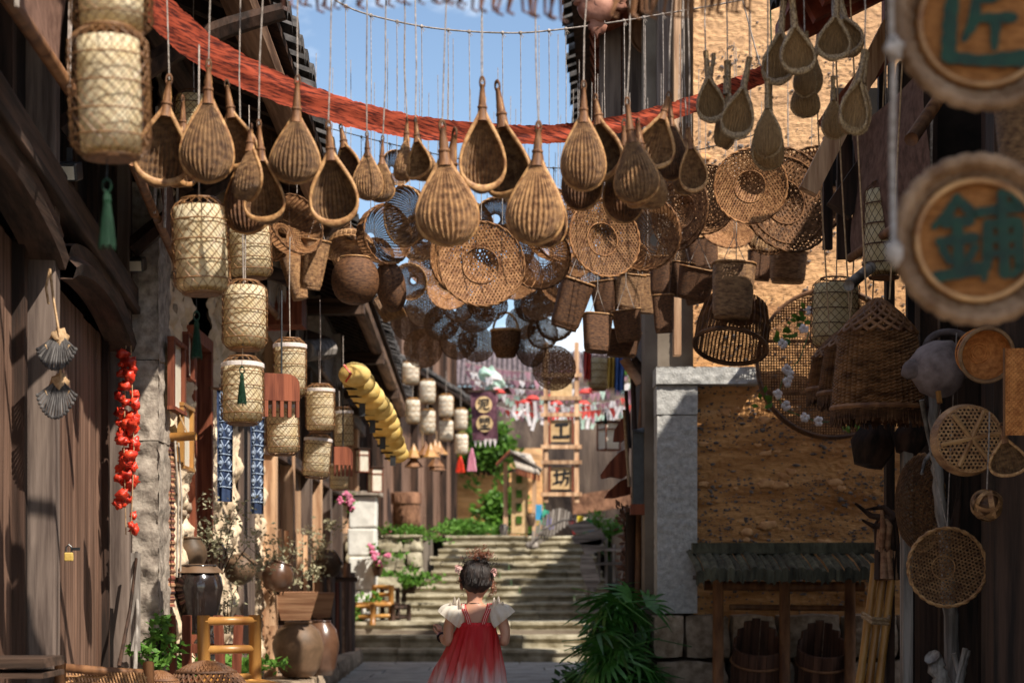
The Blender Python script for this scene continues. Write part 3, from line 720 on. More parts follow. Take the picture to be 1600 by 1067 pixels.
def mk_lantern(h=1.66, n=9, rings=(.24,.45,.66,.85), pw=1, paper=m_paper, lat=m_bam, band=False):
    """origin at top; width 1"""
    def f():
        pr = lambda t: (.5*min(1, (max(0, math.sin(min(t, 1-t)/.13*PI/2)) if min(t, 1-t) < .13 else 1))*.34+.33, -t*h)
        def lp(t):
            e = min(t, 1-t)/.13
            r = .30+.20*math.sin(min(1, e)*PI/2); return r
        m = MB()
        for sg in (1, -1):
            for i in range(n*2):
                pts = []
                for j in range(19):
                    t = j/18; a = 2*PI*i/(n*2)+sg*t*PI*.95; r = lp(t)+.004*sg; pts.append((r*math.cos(a), r*math.sin(a), -t*h))
                m.tube(pts, .0068, 3, caps=False)
        pp = MB().lathe([(.10,-.085*h),(.45*pw,-.09*h),(.462*pw,-.3*h),(.462*pw,-.7*h),(.45*pw,-.93*h),(.1,-.935*h)], 28, fn=lambda w, i: 1+.015*math.cos(8*w+i))
        hp = MB()
        for t in (0.005,)+rings+(.985,):
            r = lp(t)+.012; hp.tube([(r*math.cos(a), r*math.sin(a), -t*h) for a in [2*PI*i/28 for i in range(28)]], .013 if 0.1 < t < .9 else .02, 4, True)
        parts = [('paper_shade', pp.mesh('paper_shade', paper, True), []), ('lattice', m.mesh('lattice', lat), []), ('hoops', hp.mesh('hoops', lat, True), []),
                 ('base', MB().lathe([(.0,-h*.975),(.31,-h*.975),(.31,-h*1.0),(0,-h*1.0)], 20).mesh('base', m_bamd), [])]
        if band: parts.append(('band', MB().lathe([(.508,-.10*h),(.512,-.105*h),(.512,-.16*h),(.508,-.165*h)], 28).mesh('band', m_white), []))
        return parts
    return f
def cord(parent, p0, p1, r=.0023, mat=None, name='cord', sag=0, n=2):
    pts = [Vector(p0).lerp(Vector(p1), i/n)+Vector((RN.uniform(-.004, .004)*(0 < i < n), 0, -sag*4*(i/n)*(1-i/n))) for i in range(n+1)]
    return attach(MB().tube(pts, r, 5).build(name, mat or m_rope), parent)

# =====================================================================  LADLES
def ladle(key, fn, cx, yt, yb, w, Y, face, label, group, roll=0, wire=None, dx=0):
    """cx: centre of bowl in px; yt/yb tip and bottom px; face: degrees turned"""
    RL = random.Random(int(cx*7+yb)); roll += RL.uniform(-2.5, 2.5); face += RL.uniform(-9, 9); Y *= .66; h = px2m(yb-yt, Y); wd = px2m(w, Y); tip = P(cx, yt, Y); tip.x += math.tan(math.radians(roll))*h*.6
    fr = math.radians(face); sx = wd/max(.55, abs(math.cos(fr))) if abs(math.cos(fr)) > .5 else h*.48
    sx = min(sx, h*.62)
    r = inst(key, fn, 'basket_ladle', label, 'basket ladle', tip, (0, math.radians(roll), fr), (sx, sx, h), group)
    bpy.context.view_layer
    if wire is not None: cord(r, tip+Vector((0,0,-.01)), Vector((tip.x+dx, tip.y, wire)), n=4)
    return r
GA = 'rattan scoop baskets hanging in the front row'; GB = 'small bamboo scoops hanging at the upper right'
LDL = [ # cx, ytip, ybot, width, Y, face, label, roll, cord?
 (255,120,292,86,8.0,10,'open rattan scoop with pale rim, leftmost of the front row, opening to the camera',6,1),
 (290,152,290,60,8.3,70,'narrow side-on scoop hanging against the back of the leftmost open scoop',-3,0),
 (328,97,288,78,7.9,188,'ribbed scoop back turned, high-hung second cluster from the left, in sun',0,1),
 (366,128,268,74,8.2,-22,'half hidden open scoop behind the sunlit ribbed scoop of the second cluster',-9,0),
 (366,200,368,80,8.35,165,'dark low scoop under the second cluster, its bulging back in shade',4,1),
 (411,190,348,66,7.9,-14,'open dark-bellied scoop in the third cluster from the left',-5,1),
 (390,196,316,40,7.8,115,'slim sunlit scoop seen from its side, left of the third cluster open scoop',4,0),
 (468,122,290,80,7.9,180,'pale sunlit ribbed scoop hanging alone below the red gauze at left',0,1),
 (520,192,354,80,7.9,6,'open scoop with half its inside in shade, right of the lone pale ribbed scoop',-3,1),
 (545,196,300,60,8.4,-35,'dark scoop peeping out behind the right shoulder of the half shaded open scoop',-10,0),
 (572,208,314,46,8.2,182,'small ribbed scoop, left one of the close little pair near the middle left',2,1),
 (600,214,318,44,8.3,170,'small ribbed scoop, right one of the close little pair near the middle left',-4,1),
 (636,184,284,40,8.3,100,'side-on scoop with upright handle left of the big central ribbed scoop',0,1),
 (655,186,282,50,8.2,-48,'small slanting open scoop beside the upright side-on scoop near the centre',-6,1),
 (684,192,386,94,7.8,184,'largest ribbed scoop back in the centre, bottom dipping in shade',1,1),
 (724,204,380,70,8.1,118,'side-on scoop tucked behind the right edge of the largest central scoop',-6,0),
 (754,124,300,76,7.9,4,'open scoop highest in the centre, framed by blue sky',2,1),
 (793,130,313,70,8.1,-30,'tilted open scoop behind the right side of the highest central scoop',-10,0),
 (846,194,384,86,7.8,178,'big ribbed scoop back right of centre with its right side shaded',0,1),
 (834,214,388,76,8.2,200,'dark scoop bottom showing below the big ribbed scoop right of centre',4,0),
 (912,130,300,74,7.9,186,'high-hung ribbed scoop in front of the dark window of the earth house',2,1),
 (914,160,330,66,8.3,172,'dark scoop hanging under the high ribbed scoop left of the earth house window',0,0),
 (944,150,288,54,8.2,-40,'thin open scoop wedged between the two ribbed scoops by the earth house window',-9,0),
 (968,156,322,70,7.9,172,'pale ribbed scoop leaning right, second from the earth house window',6,1),
 (976,190,350,66,8.3,190,'dark low scoop below the pale leaning ribbed scoop',0,0),
 (1004,188,326,46,8.0,-58,'narrow open scoop turned to the right beside the pale leaning ribbed scoop',-6,0),
 (1026,146,268,62,8.0,8,'small open scoop of bleached cane in front of the red gauze on the right',14,1),
 (1045,150,284,50,8.3,160,'dark handle and scoop right behind the bleached open scoop',2,0),
 (1082,194,302,46,8.2,0,'short open scoop with square handle, right one of the trio before the earth wall',-4,1),
 (1058,194,306,38,8.4,200,'short scoop back turned, left one of the trio before the earth wall',6,1),
 (1071,196,296,34,8.6,90,'short side-on scoop in the middle of the trio before the earth wall',0,1),
]
for i, (cx, yt, yb, w, Y, fc, lab, roll, c) in enumerate(LDL):
    dk = i in (4, 9, 19, 21, 24, 27)
    ladle('ladle_dark' if dk else 'ladle%d' % (i % 4), K_LADD if dk else (K_LAD, K_L1, K_L2, K_L3)[i % 4], cx, yt, yb, w, Y, fc, lab, GA, roll, 3.15 if c else None, .02*((i % 3)-1))
KNU = [
 (1109,80,192,46,8.4,2,'little open bamboo scoop with forked handle, leftmost of the upper right group',-6,1),
 (1124,84,188,34,8.7,195,'little scoop behind the leftmost open one of the upper right group',-8,0),
 (1156,90,218,52,8.2,-8,'tilted open bamboo scoop second from left in the upper right group',10,1),
 (1135,96,232,34,8.5,100,'dark side-on scoop left of the tilted open one at the upper right',0,1),
 (1198,124,246,44,8.2,160,'bamboo scoop with bright streak on its back above the two lacy hats',0,1),
 (1205,128,266,54,8.5,188,'lower dark scoop directly above the frontmost lacy hat',0,0),
 (1245,-2,116,58,8.2,8,'open knuckle-rimmed scoop cut near the photo top, right of the earth wall',-4,1),
 (1218,2,132,50,8.4,-20,'open scoop in shade just left of the knuckle-rimmed one near the photo top',6,1),
 (1262,50,152,38,8.5,182,'little scoop back below the knuckle-rimmed one',-4,0),
 (1292,58,150,42,8.6,176,'little scoop back leaning right below the knuckle-rimmed one',-14,0),
 (1254,92,184,48,8.6,184,'lowest little scoop back under the knuckle-rimmed cluster',4,1),
 (1304,-14,94,54,8.3,0,'open scoop with pale jointed rim beneath the dark red rafters',4,1),
 (1325,-6,94,40,8.5,-40,'side-turned scoop touching the pale jointed one beneath the rafters',-10,0),
 (1334,78,214,50,8.1,22,'open scoop leaning left in front of the diagonal brace',12,1),
 (1366,82,212,40,8.3,168,'dark scoop right of the leaning one in front of the diagonal brace',-6,0),
 (1300,120,218,40,8.7,180,'dim scoop back half lost in the shade behind the diagonal brace',0,1),
]
for i, (cx, yt, yb, w, Y, fc, lab, roll, c) in enumerate(KNU):
    ladle('ladle_knuckle', K_KNU, cx, yt, yb, w, Y, fc, lab, GB, roll, 3.15 if c else None)

# =====================================================================  HATS AND BASKETS
K = {
 'hat': mk_disc(hat_prof, m_hat, m_hat, .034, .015, 1, (.215,)),
 'cone': mk_disc(cone_prof, m_hat, m_hatd, .034, .014, 2, ()),
 'sieve': mk_disc(sieve_prof, m_hat, m_hatd, .038, .016, 3, (.36,), spokes=6),
 'big': mk_disc(hat_prof, m_hatd, m_hatd, .036, .014, 4, (.215, .42), .012),
 'bowl': mk_bowl(.42, 44, 22, m_hat, m_hatd, .017),
 'bowld': mk_bowl(.48, 48, 28, m_hatd, m_hatd, .022),
 'bowls': mk_bowl(.34, 60, 26, m_rat, m_rim, .024),
 'globe': mk_globe(m_ratd, m_rim),
 'box': mk_box_basket(m_ratd, m_rim), 'boxl': mk_box_basket(m_rat, m_rim, 3, .4, .9),
 'barrel': mk_box_basket(m_rat, m_rim, 2, .46, .72, 30, 30),
}
ROPE_PTS = []
def hat(key, cx, cy, w, h, Y, label, name='woven_hat', cat='hat', yaw=0, pitch=0, roll=0, group='lacy bamboo hats and shallow baskets hanging under the knotted rope', top=None):
    c = P(cx, cy, Y); s = px2m(max(w, h), Y)
    r = inst(key, K[key], name, label, cat, c, (math.radians(pitch), math.radians(roll), math.radians(yaw)), s, group)
    zt = top or (4.0+.06*(Y-8)); hh = px2m(h, Y)/2
    cord(r, c+Vector((0, 0, hh)), Vector((c.x, c.y, zt)), .0022, n=3)
    return r
G1 = 'lacy bamboo hats and shallow baskets hanging under the knotted rope'
# yaw turns the disc so that it shows narrower; 180 shows the crown side
HATS = [
 ('hat',1173,291,114,114,9.3,'frontmost round lacy hat with pale crown before the earth wall',0,8,0),
 ('big',1231,312,128,166,9.6,'broad dark lacy hat tucked behind the frontmost round one at right',20,-6,10),
 ('sieve',1268,300,92,140,10.0,'twist-rimmed open hat furthest right, poking out behind the two big lacy hats',-38,0,0),
 ('cone',1134,352,92,86,10.2,'lacy hat below and left of the frontmost round hat by the earth wall',10,-30,0),
 ('sieve',1102,312,80,106,10.0,'lacy hat between the square-handled trio and the frontmost round hat',-28,4,0),
 ('big',1062,330,70,120,9.8,'dark-rimmed upright lacy hat under the bleached open scoop',-50,0,-6),
 ('bowl',1008,366,96,112,9.6,'coarse zigzag-woven bowl under the leaning ribbed scoop',-26,0,0),
 ('hat',945,372,112,122,9.5,'large zigzag-woven hat with an oval crown right of centre',24,-4,0),
 ('bowls',905,350,60,70,10.4,'sunlit pale bowl edge behind the right of centre hats',-30,20,0),
 ('bowl',872,352,62,110,9.8,'tall sunlit bowl turned sideways right of the big ribbed scoop',40,0,18),
 ('bowl',842,402,98,92,9.6,'wide open-mesh bowl directly under the big ribbed scoop right of centre',-16,18,-14),
 ('bowls',778,350,84,66,10.6,'sunlit pale basket just under the highest central scoop',10,26,0),
 ('hat',752,412,132,136,9.4,'biggest lacy hat in the centre with sun glinting through',8,-8,0),
 ('cone',708,406,72,96,9.9,'narrow-turned lacy hat overlapping the left edge of the biggest central hat',44,0,0),
 ('hat',669,415,62,62,12.5,'light lacy hat with bluish mesh left of the biggest central hat',0,8,0),
 ('hat',664,481,54,60,14.0,'small hat with a bright ringed crown, above the lowest left hat',4,-6,0),
 ('hat',661,544,59,60,14.6,'lowest left round hat with a dark crown beside the house eave',-4,6,0),
 ('bowl',716,478,48,50,13.5,'small dim bowl between the ringed hat and the central hat',16,0,0),
 ('cone',716,530,50,62,14.4,'small lacy hat half hidden behind the sunny hat of the lowest row',-20,0,0),
 ('hat',744,537,56,58,14.2,'sunny lacy hat with an off-centre dark crown in the lowest row',14,-10,0),
 ('sieve',762,478,62,40,13.4,'flattened lacy hat just below the biggest central hat',0,48,0),
 ('cone',826,476,46,54,13.2,'oval hat with blue sky seen through its mesh',34,0,0),
 ('cone',829,541,42,64,14.2,'narrow oval hat right of the looped-handle basket',42,0,4),
 ('hat',866,575,58,68,14.8,'lowest hanging hat of all, left of the ladder sign',-16,8,0),
 ('bowl',868,502,58,60,13.4,'round mesh bowl above the lowest hanging hat',10,10,0),
 ('sieve',876,440,66,60,12.0,'hat with a lilac sky-lit mesh above the round mesh bowl',-20,14,0),
 ('hat',912,425,64,60,12.4,'dim hat touching the tops of the square baskets',16,20,0),
 ('bowl',700,350,52,58,10.6,'bright mesh bowl behind the side-on scoop near the centre',20,30,0),
 ('cone',806,440,60,60,11.8,'shaded hat between the biggest central hat and the wide open-mesh bowl',-8,-14,0),
 ('bowls',632,338,58,92,9.8,'sunlit white-topped bowl turned sideways left of the largest central scoop',-46,10,-14),
 ('bowld',606,366,56,92,9.9,'dark open-mesh bowl mouth left of the sunlit white-topped bowl',42,0,8),
 ('bowls',620,262,46,54,10.6,'pale basket edge glowing behind the side-on scoop near the centre',30,0,0),
 ('bowls',434,222,50,76,9.8,'pale-rimmed round basket behind the lone pale ribbed scoop',-14,0,0),
 ('bowl',464,350,84,96,9.6,'open-mesh bowl with sun-dappled weave under the lone pale ribbed scoop',40,-12,10),
 ('bowld',424,380,48,56,9.9,'dim little bowl under the third scoop cluster',-20,0,0),
 ('bowls',548,392,76,42,10.4,'flat basket lying sideways above the half-lit globe basket',0,62,0),
 ('bowl',684,330,40,60,10.8,'glinting bowl showing left of the large central scoop',30,0,0),
 ('bowl',1206,362,80,50,10.3,'crumpled lacy brim hanging below the broad dark hat',0,40,0),
 ('hat',700,452,66,60,13.0,'dim hat filling the gap left of the lower edge of the biggest central hat',10,-10,0),
 ('cone',640,505,60,50,14.6,'shaded hat brim behind the small hat with a bright ringed crown',-12,30,0),
 ('hat',742,492,60,54,13.8,'dark hat just above the sunny hat of the lowest row',0,-20,0),
 ('bowl',798,388,74,66,11.4,'mesh bowl between the biggest central hat and the big ribbed scoop',-12,10,0),
 ('hat',820,428,56,60,12.8,'small hat peeping out under the wide open-mesh bowl',20,0,0),
 ('cone',842,470,54,60,13.0,'sky-lit hat right of the oval hat in the second lowest row',-24,0,0),
 ('bowl',896,396,70,74,11.2,'dense bowl filling the gap between the tall sunlit bowl and the zigzag hat',14,0,0),
 ('hat',980,410,74,60,11.6,'hat brim showing under the large zigzag-woven hat',-10,24,0),
 ('bowls',655,372,60,70,11.0,'brown bowl behind the lower left of the largest central scoop',-20,10,0),
 ('bowld',520,370,66,70,10.6,'shadowed bowl between the barrel basket and the half-lit globe',20,0,0),
 ('bowld',585,402,60,56,11.0,'shadowed bowl over the top of the egg-shaped basket',-20,0,0),
 ('cone',1060,388,70,60,11.2,'hat brim under the dark-rimmed upright hat',10,30,0),
 ('hat',1150,330,84,80,10.6,'half hidden hat behind the lower left of the frontmost lacy hat',-20,0,0),
 ('hat',690,505,50,54,13.9,'brown hat wedged between the two leftmost low hats and the sunny one',8,10,0),
 ('bowls',640,440,52,56,12.2,'brown bowl behind the right side of the egg-shaped basket',-16,14,0),
 ('hat',815,505,48,50,14.0,'little hat just over the right end of the looped basket handle',-14,6,0),
 ('bowl',848,520,46,50,13.9,'little mesh bowl squeezed above the narrow oval hat',20,-8,0),
 ('bowls',890,470,50,54,12.8,'brown bowl touching the left tilted square basket',12,10,0),
 ('hat',772,440,72,60,11.9,'hat brim spreading behind the lower right of the biggest central hat',-18,-14,0),
 ('hat',858,470,48,46,13.6,'small crowned hat between the round mesh bowl and the lilac-lit hat',10,20,0),
 ('bowls',704,432,50,50,12.6,'pale brown bowl just left below the biggest central hat',-10,20,0),
 ('bowl',670,372,56,58,11.3,'glinting bowl directly under the largest central scoop',16,18,0),
 ('bowl',735,352,70,60,11.2,'pale bowl top right behind the largest central scoop',0,24,0),
 ('bowl',925,330,60,60,11.0,'glinting bowl behind the ribbed scoops left of the earth house',0,16,0),
]
for (k, cx, cy, w, h, Y, lab, yaw, pit, rol) in HATS:
    hat(k, cx, cy, w, h, Y, lab, *(('mesh_bowl', 'basket') if 'bowl' in k else ('woven_hat', 'hat')), yaw=yaw, pitch=pit, roll=rol)
G2 = 'close-woven baskets hanging among the hats'
def bask(key, cx, yt, w, h, Y, label, rot=(0,0,0), name='woven_basket', cat='basket', top=None, c=True):
    o = P(cx, yt, Y); r = inst(key, K[key], name, label, cat, o, tuple(math.radians(a) for a in rot), (px2m(w, Y), px2m(w, Y), px2m(h, Y)), G2)
    if c:
        for sg in (-1, 1): cord(r, o+Vector((sg*px2m(w, Y)*.3, 0, 0)), Vector((o.x, Y, o.z+.16)), .0022)
        cord(r, Vector((o.x, Y, o.z+.16)), Vector((o.x, Y, top or 4.0)), .0022)
    return r
bask('globe', 555, 438, 74, 76, 9.2, 'globe basket, left half in sun and right half dark, beside the eave', (0,0,20), c=False)
r = bask('globe', 611, 448, 46, 78, 10, 'egg-shaped basket of fine slanting weave right of the half-lit globe', (0,-12,40), c=False)
bask('barrel', 494, 376, 46, 76, 9.8, 'upright barrel basket left of the half-lit globe', (6,8,0))
bask('barrel', 452, 398, 36, 72, 10.2, 'tilted dark barrel basket beside the white hanging cloth', (-8,-12,30))
bask('barrel', 622, 470, 54, 36, 12.5, 'low basket lying sideways behind the egg-shaped basket', (0,60,0))
RB = [
 ('box',903,440,52,76,10.4,'left tilted square basket of the right middle group, opening upward',(8,16,14)),
 ('box',941,440,40,52,10.6,'small square basket touching the tilted left one',(4,-6,-10)),
 ('boxl',984,430,48,54,10.6,'square basket half in sun above the lower dark pair',(6,4,12)),
 ('box',934,494,46,58,10.2,'pale-rimmed square basket lowest on the left of the group',(-10,4,8)),
 ('box',978,484,46,50,10.5,'dark square basket beside the pale-rimmed lowest one',(8,-6,-6)),
 ('box',974,518,56,40,10.9,'broad dark basket under the lower pair of square baskets',(0,6,0)),
 ('box',1033,402,34,60,10.2,'narrow upright basket over the edge of the earth wall',(0,2,-24)),
 ('box',1036,462,34,58,10.2,'narrow upright basket lowest before the pale earth patch',(0,-2,-10)),
 ('boxl',1012,432,32,58,10.7,'sunlit slim basket just left of the narrow upright pair',(0,4,0)),
 ('box',1066,412,40,52,10.3,'dark square basket between the narrow one and the wide tilted one',(0,6,10)),
 ('box',1092,420,60,50,10.1,'wide tilted square basket before the earth wall',(10,12,0)),
 ('box',1094,374,52,48,10.6,'upper square basket under the lacy hats',(0,-8,0)),
 ('boxl',1147,414,66,84,9.6,'tall brown basket hanging over the fallen fish trap',(-4,3,0)),
 ('box',1190,394,42,44,10.8,'dim basket half hidden under the broad hat, left one',(0,6,0)),
 ('boxl',1232,396,58,46,10.6,'flared rectangular basket hanging below the broad dark hat',(0,2,0)),
 ('box',1080,436,34,40,10.9,'small dark basket behind the wide tilted one',(0,-10,0)),
]
for (k, cx, yt, w, h, Y, lab, rot) in RB: bask(k, cx, yt, w, h, Y, lab, rot)
# basket with looped handle
lb = thing('handled_basket', 'round basket with tall looped handle against blue sky in the lowest row', 'basket', P(790, 517, 13.8))
s = px2m(46, 13.8)
obj('weave', mk_barrel(m_hatd, m_rim, [(0,.5),(.6,.48),(.95,.34),(1,.3)])()[0][1], lb, sc=(s, s, s*.9))
MB().tube([(.5*s*math.cos(a), .5*s*math.sin(a), 0) for a in [2*PI*i/30 for i in range(30)]], .012, 6, True).build('rim', m_rim, lb)
MB().tube([(-.42*s*math.cos(a)+.0, 0, .62*s*math.sin(a)) for a in [PI*i/14 for i in range(15)]], .011, 6).build('handle', m_rim, lb)
cord(lb, lb.location+Vector((0,0,.6*s)), lb.location+Vector((0,0,1.4)), .0022)

# =====================================================================  ROPES, WIRES, GAUZE
def catenary(name, pxs, Y0, Y1, r, mat, label, cat='rope', knots=None, tails=None):
    n = len(pxs); pts = [P(x, y, Y0+(Y1-Y0)*i/(n-1)) for i, (x, y) in enumerate(pxs)]
    sm = []
    for i in range(n-1):
        p0, p1, p2, p3 = pts[max(i-1,0)], pts[i], pts[i+1], pts[min(i+2,n-1)]
        for j in range(6):
            t = j/6; sm.append(.5*((2*p1)+(p2-p0)*t+(2*p0-5*p1+4*p2-p3)*t*t+(3*p1-p0-3*p2+p3)*t**3))
    sm.append(pts[-1]); t_ = thing(name, label, cat, pts[0]); m = MB().tube(sm, r, 6); attach(m.build('rope', mat, smooth=True), t_)
    if knots:
        for i, (kx, yb) in enumerate(knots):
            q = min(sm, key=lambda p: abs(800+p.x/p.y*FPX-kx)); k = MB().ball(q, r*2.2, 7, 5, (1.1,1,1), .3)
            k.tube([q, q+Vector((.012, 0, -.03))], r*.4, 4); k.tube([q, q+Vector((.02, 0, -.022))], r*.35, 4)
            attach(k.build('knot', mat), t_)
            attach(MB().tube([q, q+Vector((.003,0,-.3)), Vector((q.x, q.y, P(kx, yb, q.y).z))], .0024, 5).build('drop_cord', mat), t_)
    return t_
catenary('knotted_rope', [(470,-40),(540,10),(620,34),(700,47),(800,52),(870,47),(960,35),(1050,20),(1130,6),(1230,-14)], 9.2, 9.2, .0045, m_rope,
 'cotton rope with tied knots sagging across the blue sky near the photo top', knots=[(536,330),(578,330),(622,290),(658,230),(700,240),(741,380),(779,350),(818,370),(853,330),(890,360),(936,330),(974,290),(1000,300),(1032,260)])
catenary('thin_wire', [(330,120),(400,165),(470,188),(550,210),(640,232),(740,252),(850,262),(930,262),(1020,250),(1110,230),(1200,205)], 11, 10, .0035, m_wire, 'thin dark wire sagging behind the front row of scoops', 'wire',
 knots=[(560,300),(588,300),(614,240),(674,320),(724,320),(792,360),(824,360),(866,330),(905,330)])
catenary('steep_cord', [(1150,-40),(1176,60),(1200,150),(1216,260)], 8.9, 9.0, .004, m_rope, 'slanting cord crossing in front of the upper earth wall', 'cord')
catenary('green_cord', [(1203,-30),(1205,60),(1206,120)], 8.9, 8.9, .004, m_gtas, 'dark green cord hanging by the upper right scoops', 'cord')
catenary('ceiling_pole', [(100,-175),(800,-185),(1500,-175)], 5.3, 5.3, .02, m_bamy, 'long bamboo pole across the street that carries the front row of scoops', 'pole')
catenary('rear_pole', [(330,-60-20),(700,-80),(1250,-80)], 10.0, 10.0, .03, m_bamy, 'second bamboo pole across the street above the lacy hats', 'pole')
# red gauze sweep
top = [(236,-30),(280,10),(330,55),(400,95),(470,128),(540,153),(600,170),(660,183),(720,190),(800,196),(860,196),(920,190),(980,178),(1040,163),(1100,143),(1150,120),(1200,98),(1260,62)]
bot = [(230,32),(275,76),(325,112),(400,146),(470,172),(540,196),(600,208),(660,217),(720,222),(800,224),(860,223),(920,215),(980,203),(1040,188),(1100,170),(1150,147),(1200,127),(1260,90)]
YS = lambda i: 5.6+3.0*(i/17)
rows = []
for i in range(18): rows.append((P(*top[i], YS(i)), P(bot[i][0], bot[i][1]+2, YS(i)+.02)))
def gz(u, v):
    f = u*17; i = min(16, int(f)); t = f-i; a = rows[i][0].lerp(rows[i+1][0], t); b = rows[i][1].lerp(rows[i+1][1], t)
    p = a.lerp(b, v); p.y += .006*math.sin(v*PI*2.2+u*9)+.006*noise.noise(Vector((u*30, v*3, 0))); p.z += .007*noise.noise(Vector((u*70, v*2, 3)))+.004*abs(v-.5)*2*noise.noise(Vector((u*260, v*3, 7))); return p
gr = MB().grid(gz, 520, 12).build('red_gauze', m_rib, smooth=True)
tag(gr, 'long red gauze strip swagged across the street under the sky', 'fabric strip')
# blurred fringe of bamboo tips above
def fringe(name, label, x0, x1, Y, n, yfun, mat, seed):
    R = random.Random(seed); t = thing(name, label, 'bamboo fringe', P(x0, -30, Y))
    a = P(x0, -34, Y); b = P(x1, -34, Y); attach(MB().tube([a, b], .012, 6).build('rod', m_bamy), t)
    for i in range(n):
        u = (i+.5)/n; x = x0+(x1-x0)*u+R.uniform(-3, 3); ye = yfun(u)+R.uniform(-5, 5); c = R.uniform(-10, 10)
        pts = [P(x, -34, Y), P(x+c*.4, -34+(ye+34)*.5, Y+R.uniform(-.02,.02)), P(x+c*1.1-4, ye-4, Y), P(x+c*1.1+6, ye, Y)]
        attach(MB().tube(pts, [.0035, .0035, .003, .0025], 5).build('strip', mat), t)
m_frd = pm('dark fringe cane', (.05,.018,.012), (.16,.065,.04), 20, rough=.6)
fringe('hanging_fringe', 'dark curled bamboo fringe hanging into the top of the photo over the sky, left', 436, 640, 3.6, 16, lambda u: 12+4*math.sin(u*5), m_frd, 1)
fringe('hanging_fringe', 'dark bamboo fringe hanging into the top of the photo over the sky, right', 660, 880, 3.4, 24, lambda u: 2+34*u, m_frd, 2)
fringe('hanging_fringe', 'brown bamboo fringe at the top in front of the earth wall', 960, 1178, 3.8, 30, lambda u: 28-8*u, m_bamd, 3)
# =====================================================================  LANTERNS
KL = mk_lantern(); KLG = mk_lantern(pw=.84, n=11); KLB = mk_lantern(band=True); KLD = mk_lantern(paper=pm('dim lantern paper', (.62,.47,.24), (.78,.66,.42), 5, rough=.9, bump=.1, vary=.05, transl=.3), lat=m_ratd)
GL = 'cylindrical bamboo lattice lanterns in hanging strings on the left'
def lantern(cx, yt, yb, w, Y, label, fn=KL, key='lantern', group=GL, up=None, rot=0):
    o = P(cx, yt, Y); RL = random.Random(int(cx*3+yt)); r = inst(key, fn, 'bamboo_lantern', label, 'lantern', o, (RL.uniform(-.05,.05), RL.uniform(-.06,.06), math.radians(rot)), (px2m(w, Y), px2m(w, Y), px2m(yb-yt, Y)/1.66), group)
    cord(r, o, o+Vector((0,0,up or .5)), .003, m_rope)
    return r
for a in [
 (171,-98,54,126,3.95,'topmost big lantern at the upper left, only its bottom inside the photo', KLG, 'lantern_big'),
 (168,45,247,124,3.9,'largest whole lattice lantern, upper left, with wide cage around the paper', KLG, 'lantern_big'),
 (311,312,461,88,5.5,'tall sunlit lantern in front of the left wall corner with a green tassel below', KL, 'lantern'),
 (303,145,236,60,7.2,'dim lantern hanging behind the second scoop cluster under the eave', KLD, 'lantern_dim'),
 (389,345,436,68,7.4,'golden shaded lantern half hidden behind the third scoop cluster, above two others', KL, 'lantern'),
 (383,441,548,70,6.6,'middle lantern of the stack of three beside the second wall column', KL, 'lantern'),
 (379,558,664,66,6.55,'lowest lantern of the stack of three with a white upper band', KLB, 'lantern_band'),
 (453,529,622,52,8.4,'lantern with white band above the comb-shaped board', KLB, 'lantern_band'),
 (440,625,712,52,8.5,'lantern partly behind the comb-shaped board', KLB, 'lantern_band'),
 (500,600,676,46,10.2,'upper lantern of the pair left of the yellow caterpillar lantern', KLB, 'lantern_band'),
 (498,678,748,44,10.3,'lower lantern of the pair left of the yellow caterpillar lantern', KLB, 'lantern_band'),
 (536,636,700,32,12,'small lantern close behind the upper one of the pair beside the caterpillar lantern', KLB, 'lantern_band'),
 (530,720,766,30,12.2,'small lantern bottom below the second comb-shaped board', KLB, 'lantern_band'),
]: lantern(a[0], a[1], a[2], a[3], a[4], a[5], a[6], a[7], rot=a[0] % 50)
GR = 'bamboo lattice lanterns hanging on the right'
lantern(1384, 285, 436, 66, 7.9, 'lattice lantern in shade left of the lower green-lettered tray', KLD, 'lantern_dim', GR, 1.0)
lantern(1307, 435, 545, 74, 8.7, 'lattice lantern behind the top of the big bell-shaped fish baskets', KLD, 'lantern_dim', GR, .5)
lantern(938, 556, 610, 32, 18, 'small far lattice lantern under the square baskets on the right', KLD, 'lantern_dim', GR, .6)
mkw = mk_lantern(1.4, 4, (.3,.5,.7), paper=m_paperw, lat=m_bamy)
GW = 'pale paper drum lanterns far down the left side'
for i, (cx, cy, w, h, lab) in enumerate([
 (642,583,28,36,'nearest of the pale drum lanterns, highest beside the eave end'),
 (668,612,26,38,'pale drum lantern second from the eave end, upper row'),
 (697,634,24,36,'third pale drum lantern of the upper row'),
 (645,642,24,40,'pale drum lantern half hidden behind the eave end'),
 (668,659,26,40,'pale drum lantern in the lower row above the brown star ornament'),
 (697,672,24,34,'pale drum lantern of the lower row with a reddish stain'),
 (720,655,22,34,'browner drum lantern next to the plum banner, upper one'),
 (721,693,22,34,'browner drum lantern next to the plum banner, lower one')]):
    Y = [21,23.5,26,21.5,23.7,26.2,28,28][i]
    o = P(cx, cy-h/2, Y); r = inst('drum', mkw, 'drum_lantern', lab, 'lantern', o, (0,0,i*1.1), (px2m(w, Y), px2m(w, Y), px2m(h, Y)/1.4), GW); cord(r, o, o+Vector((0,0,.35)), .004)
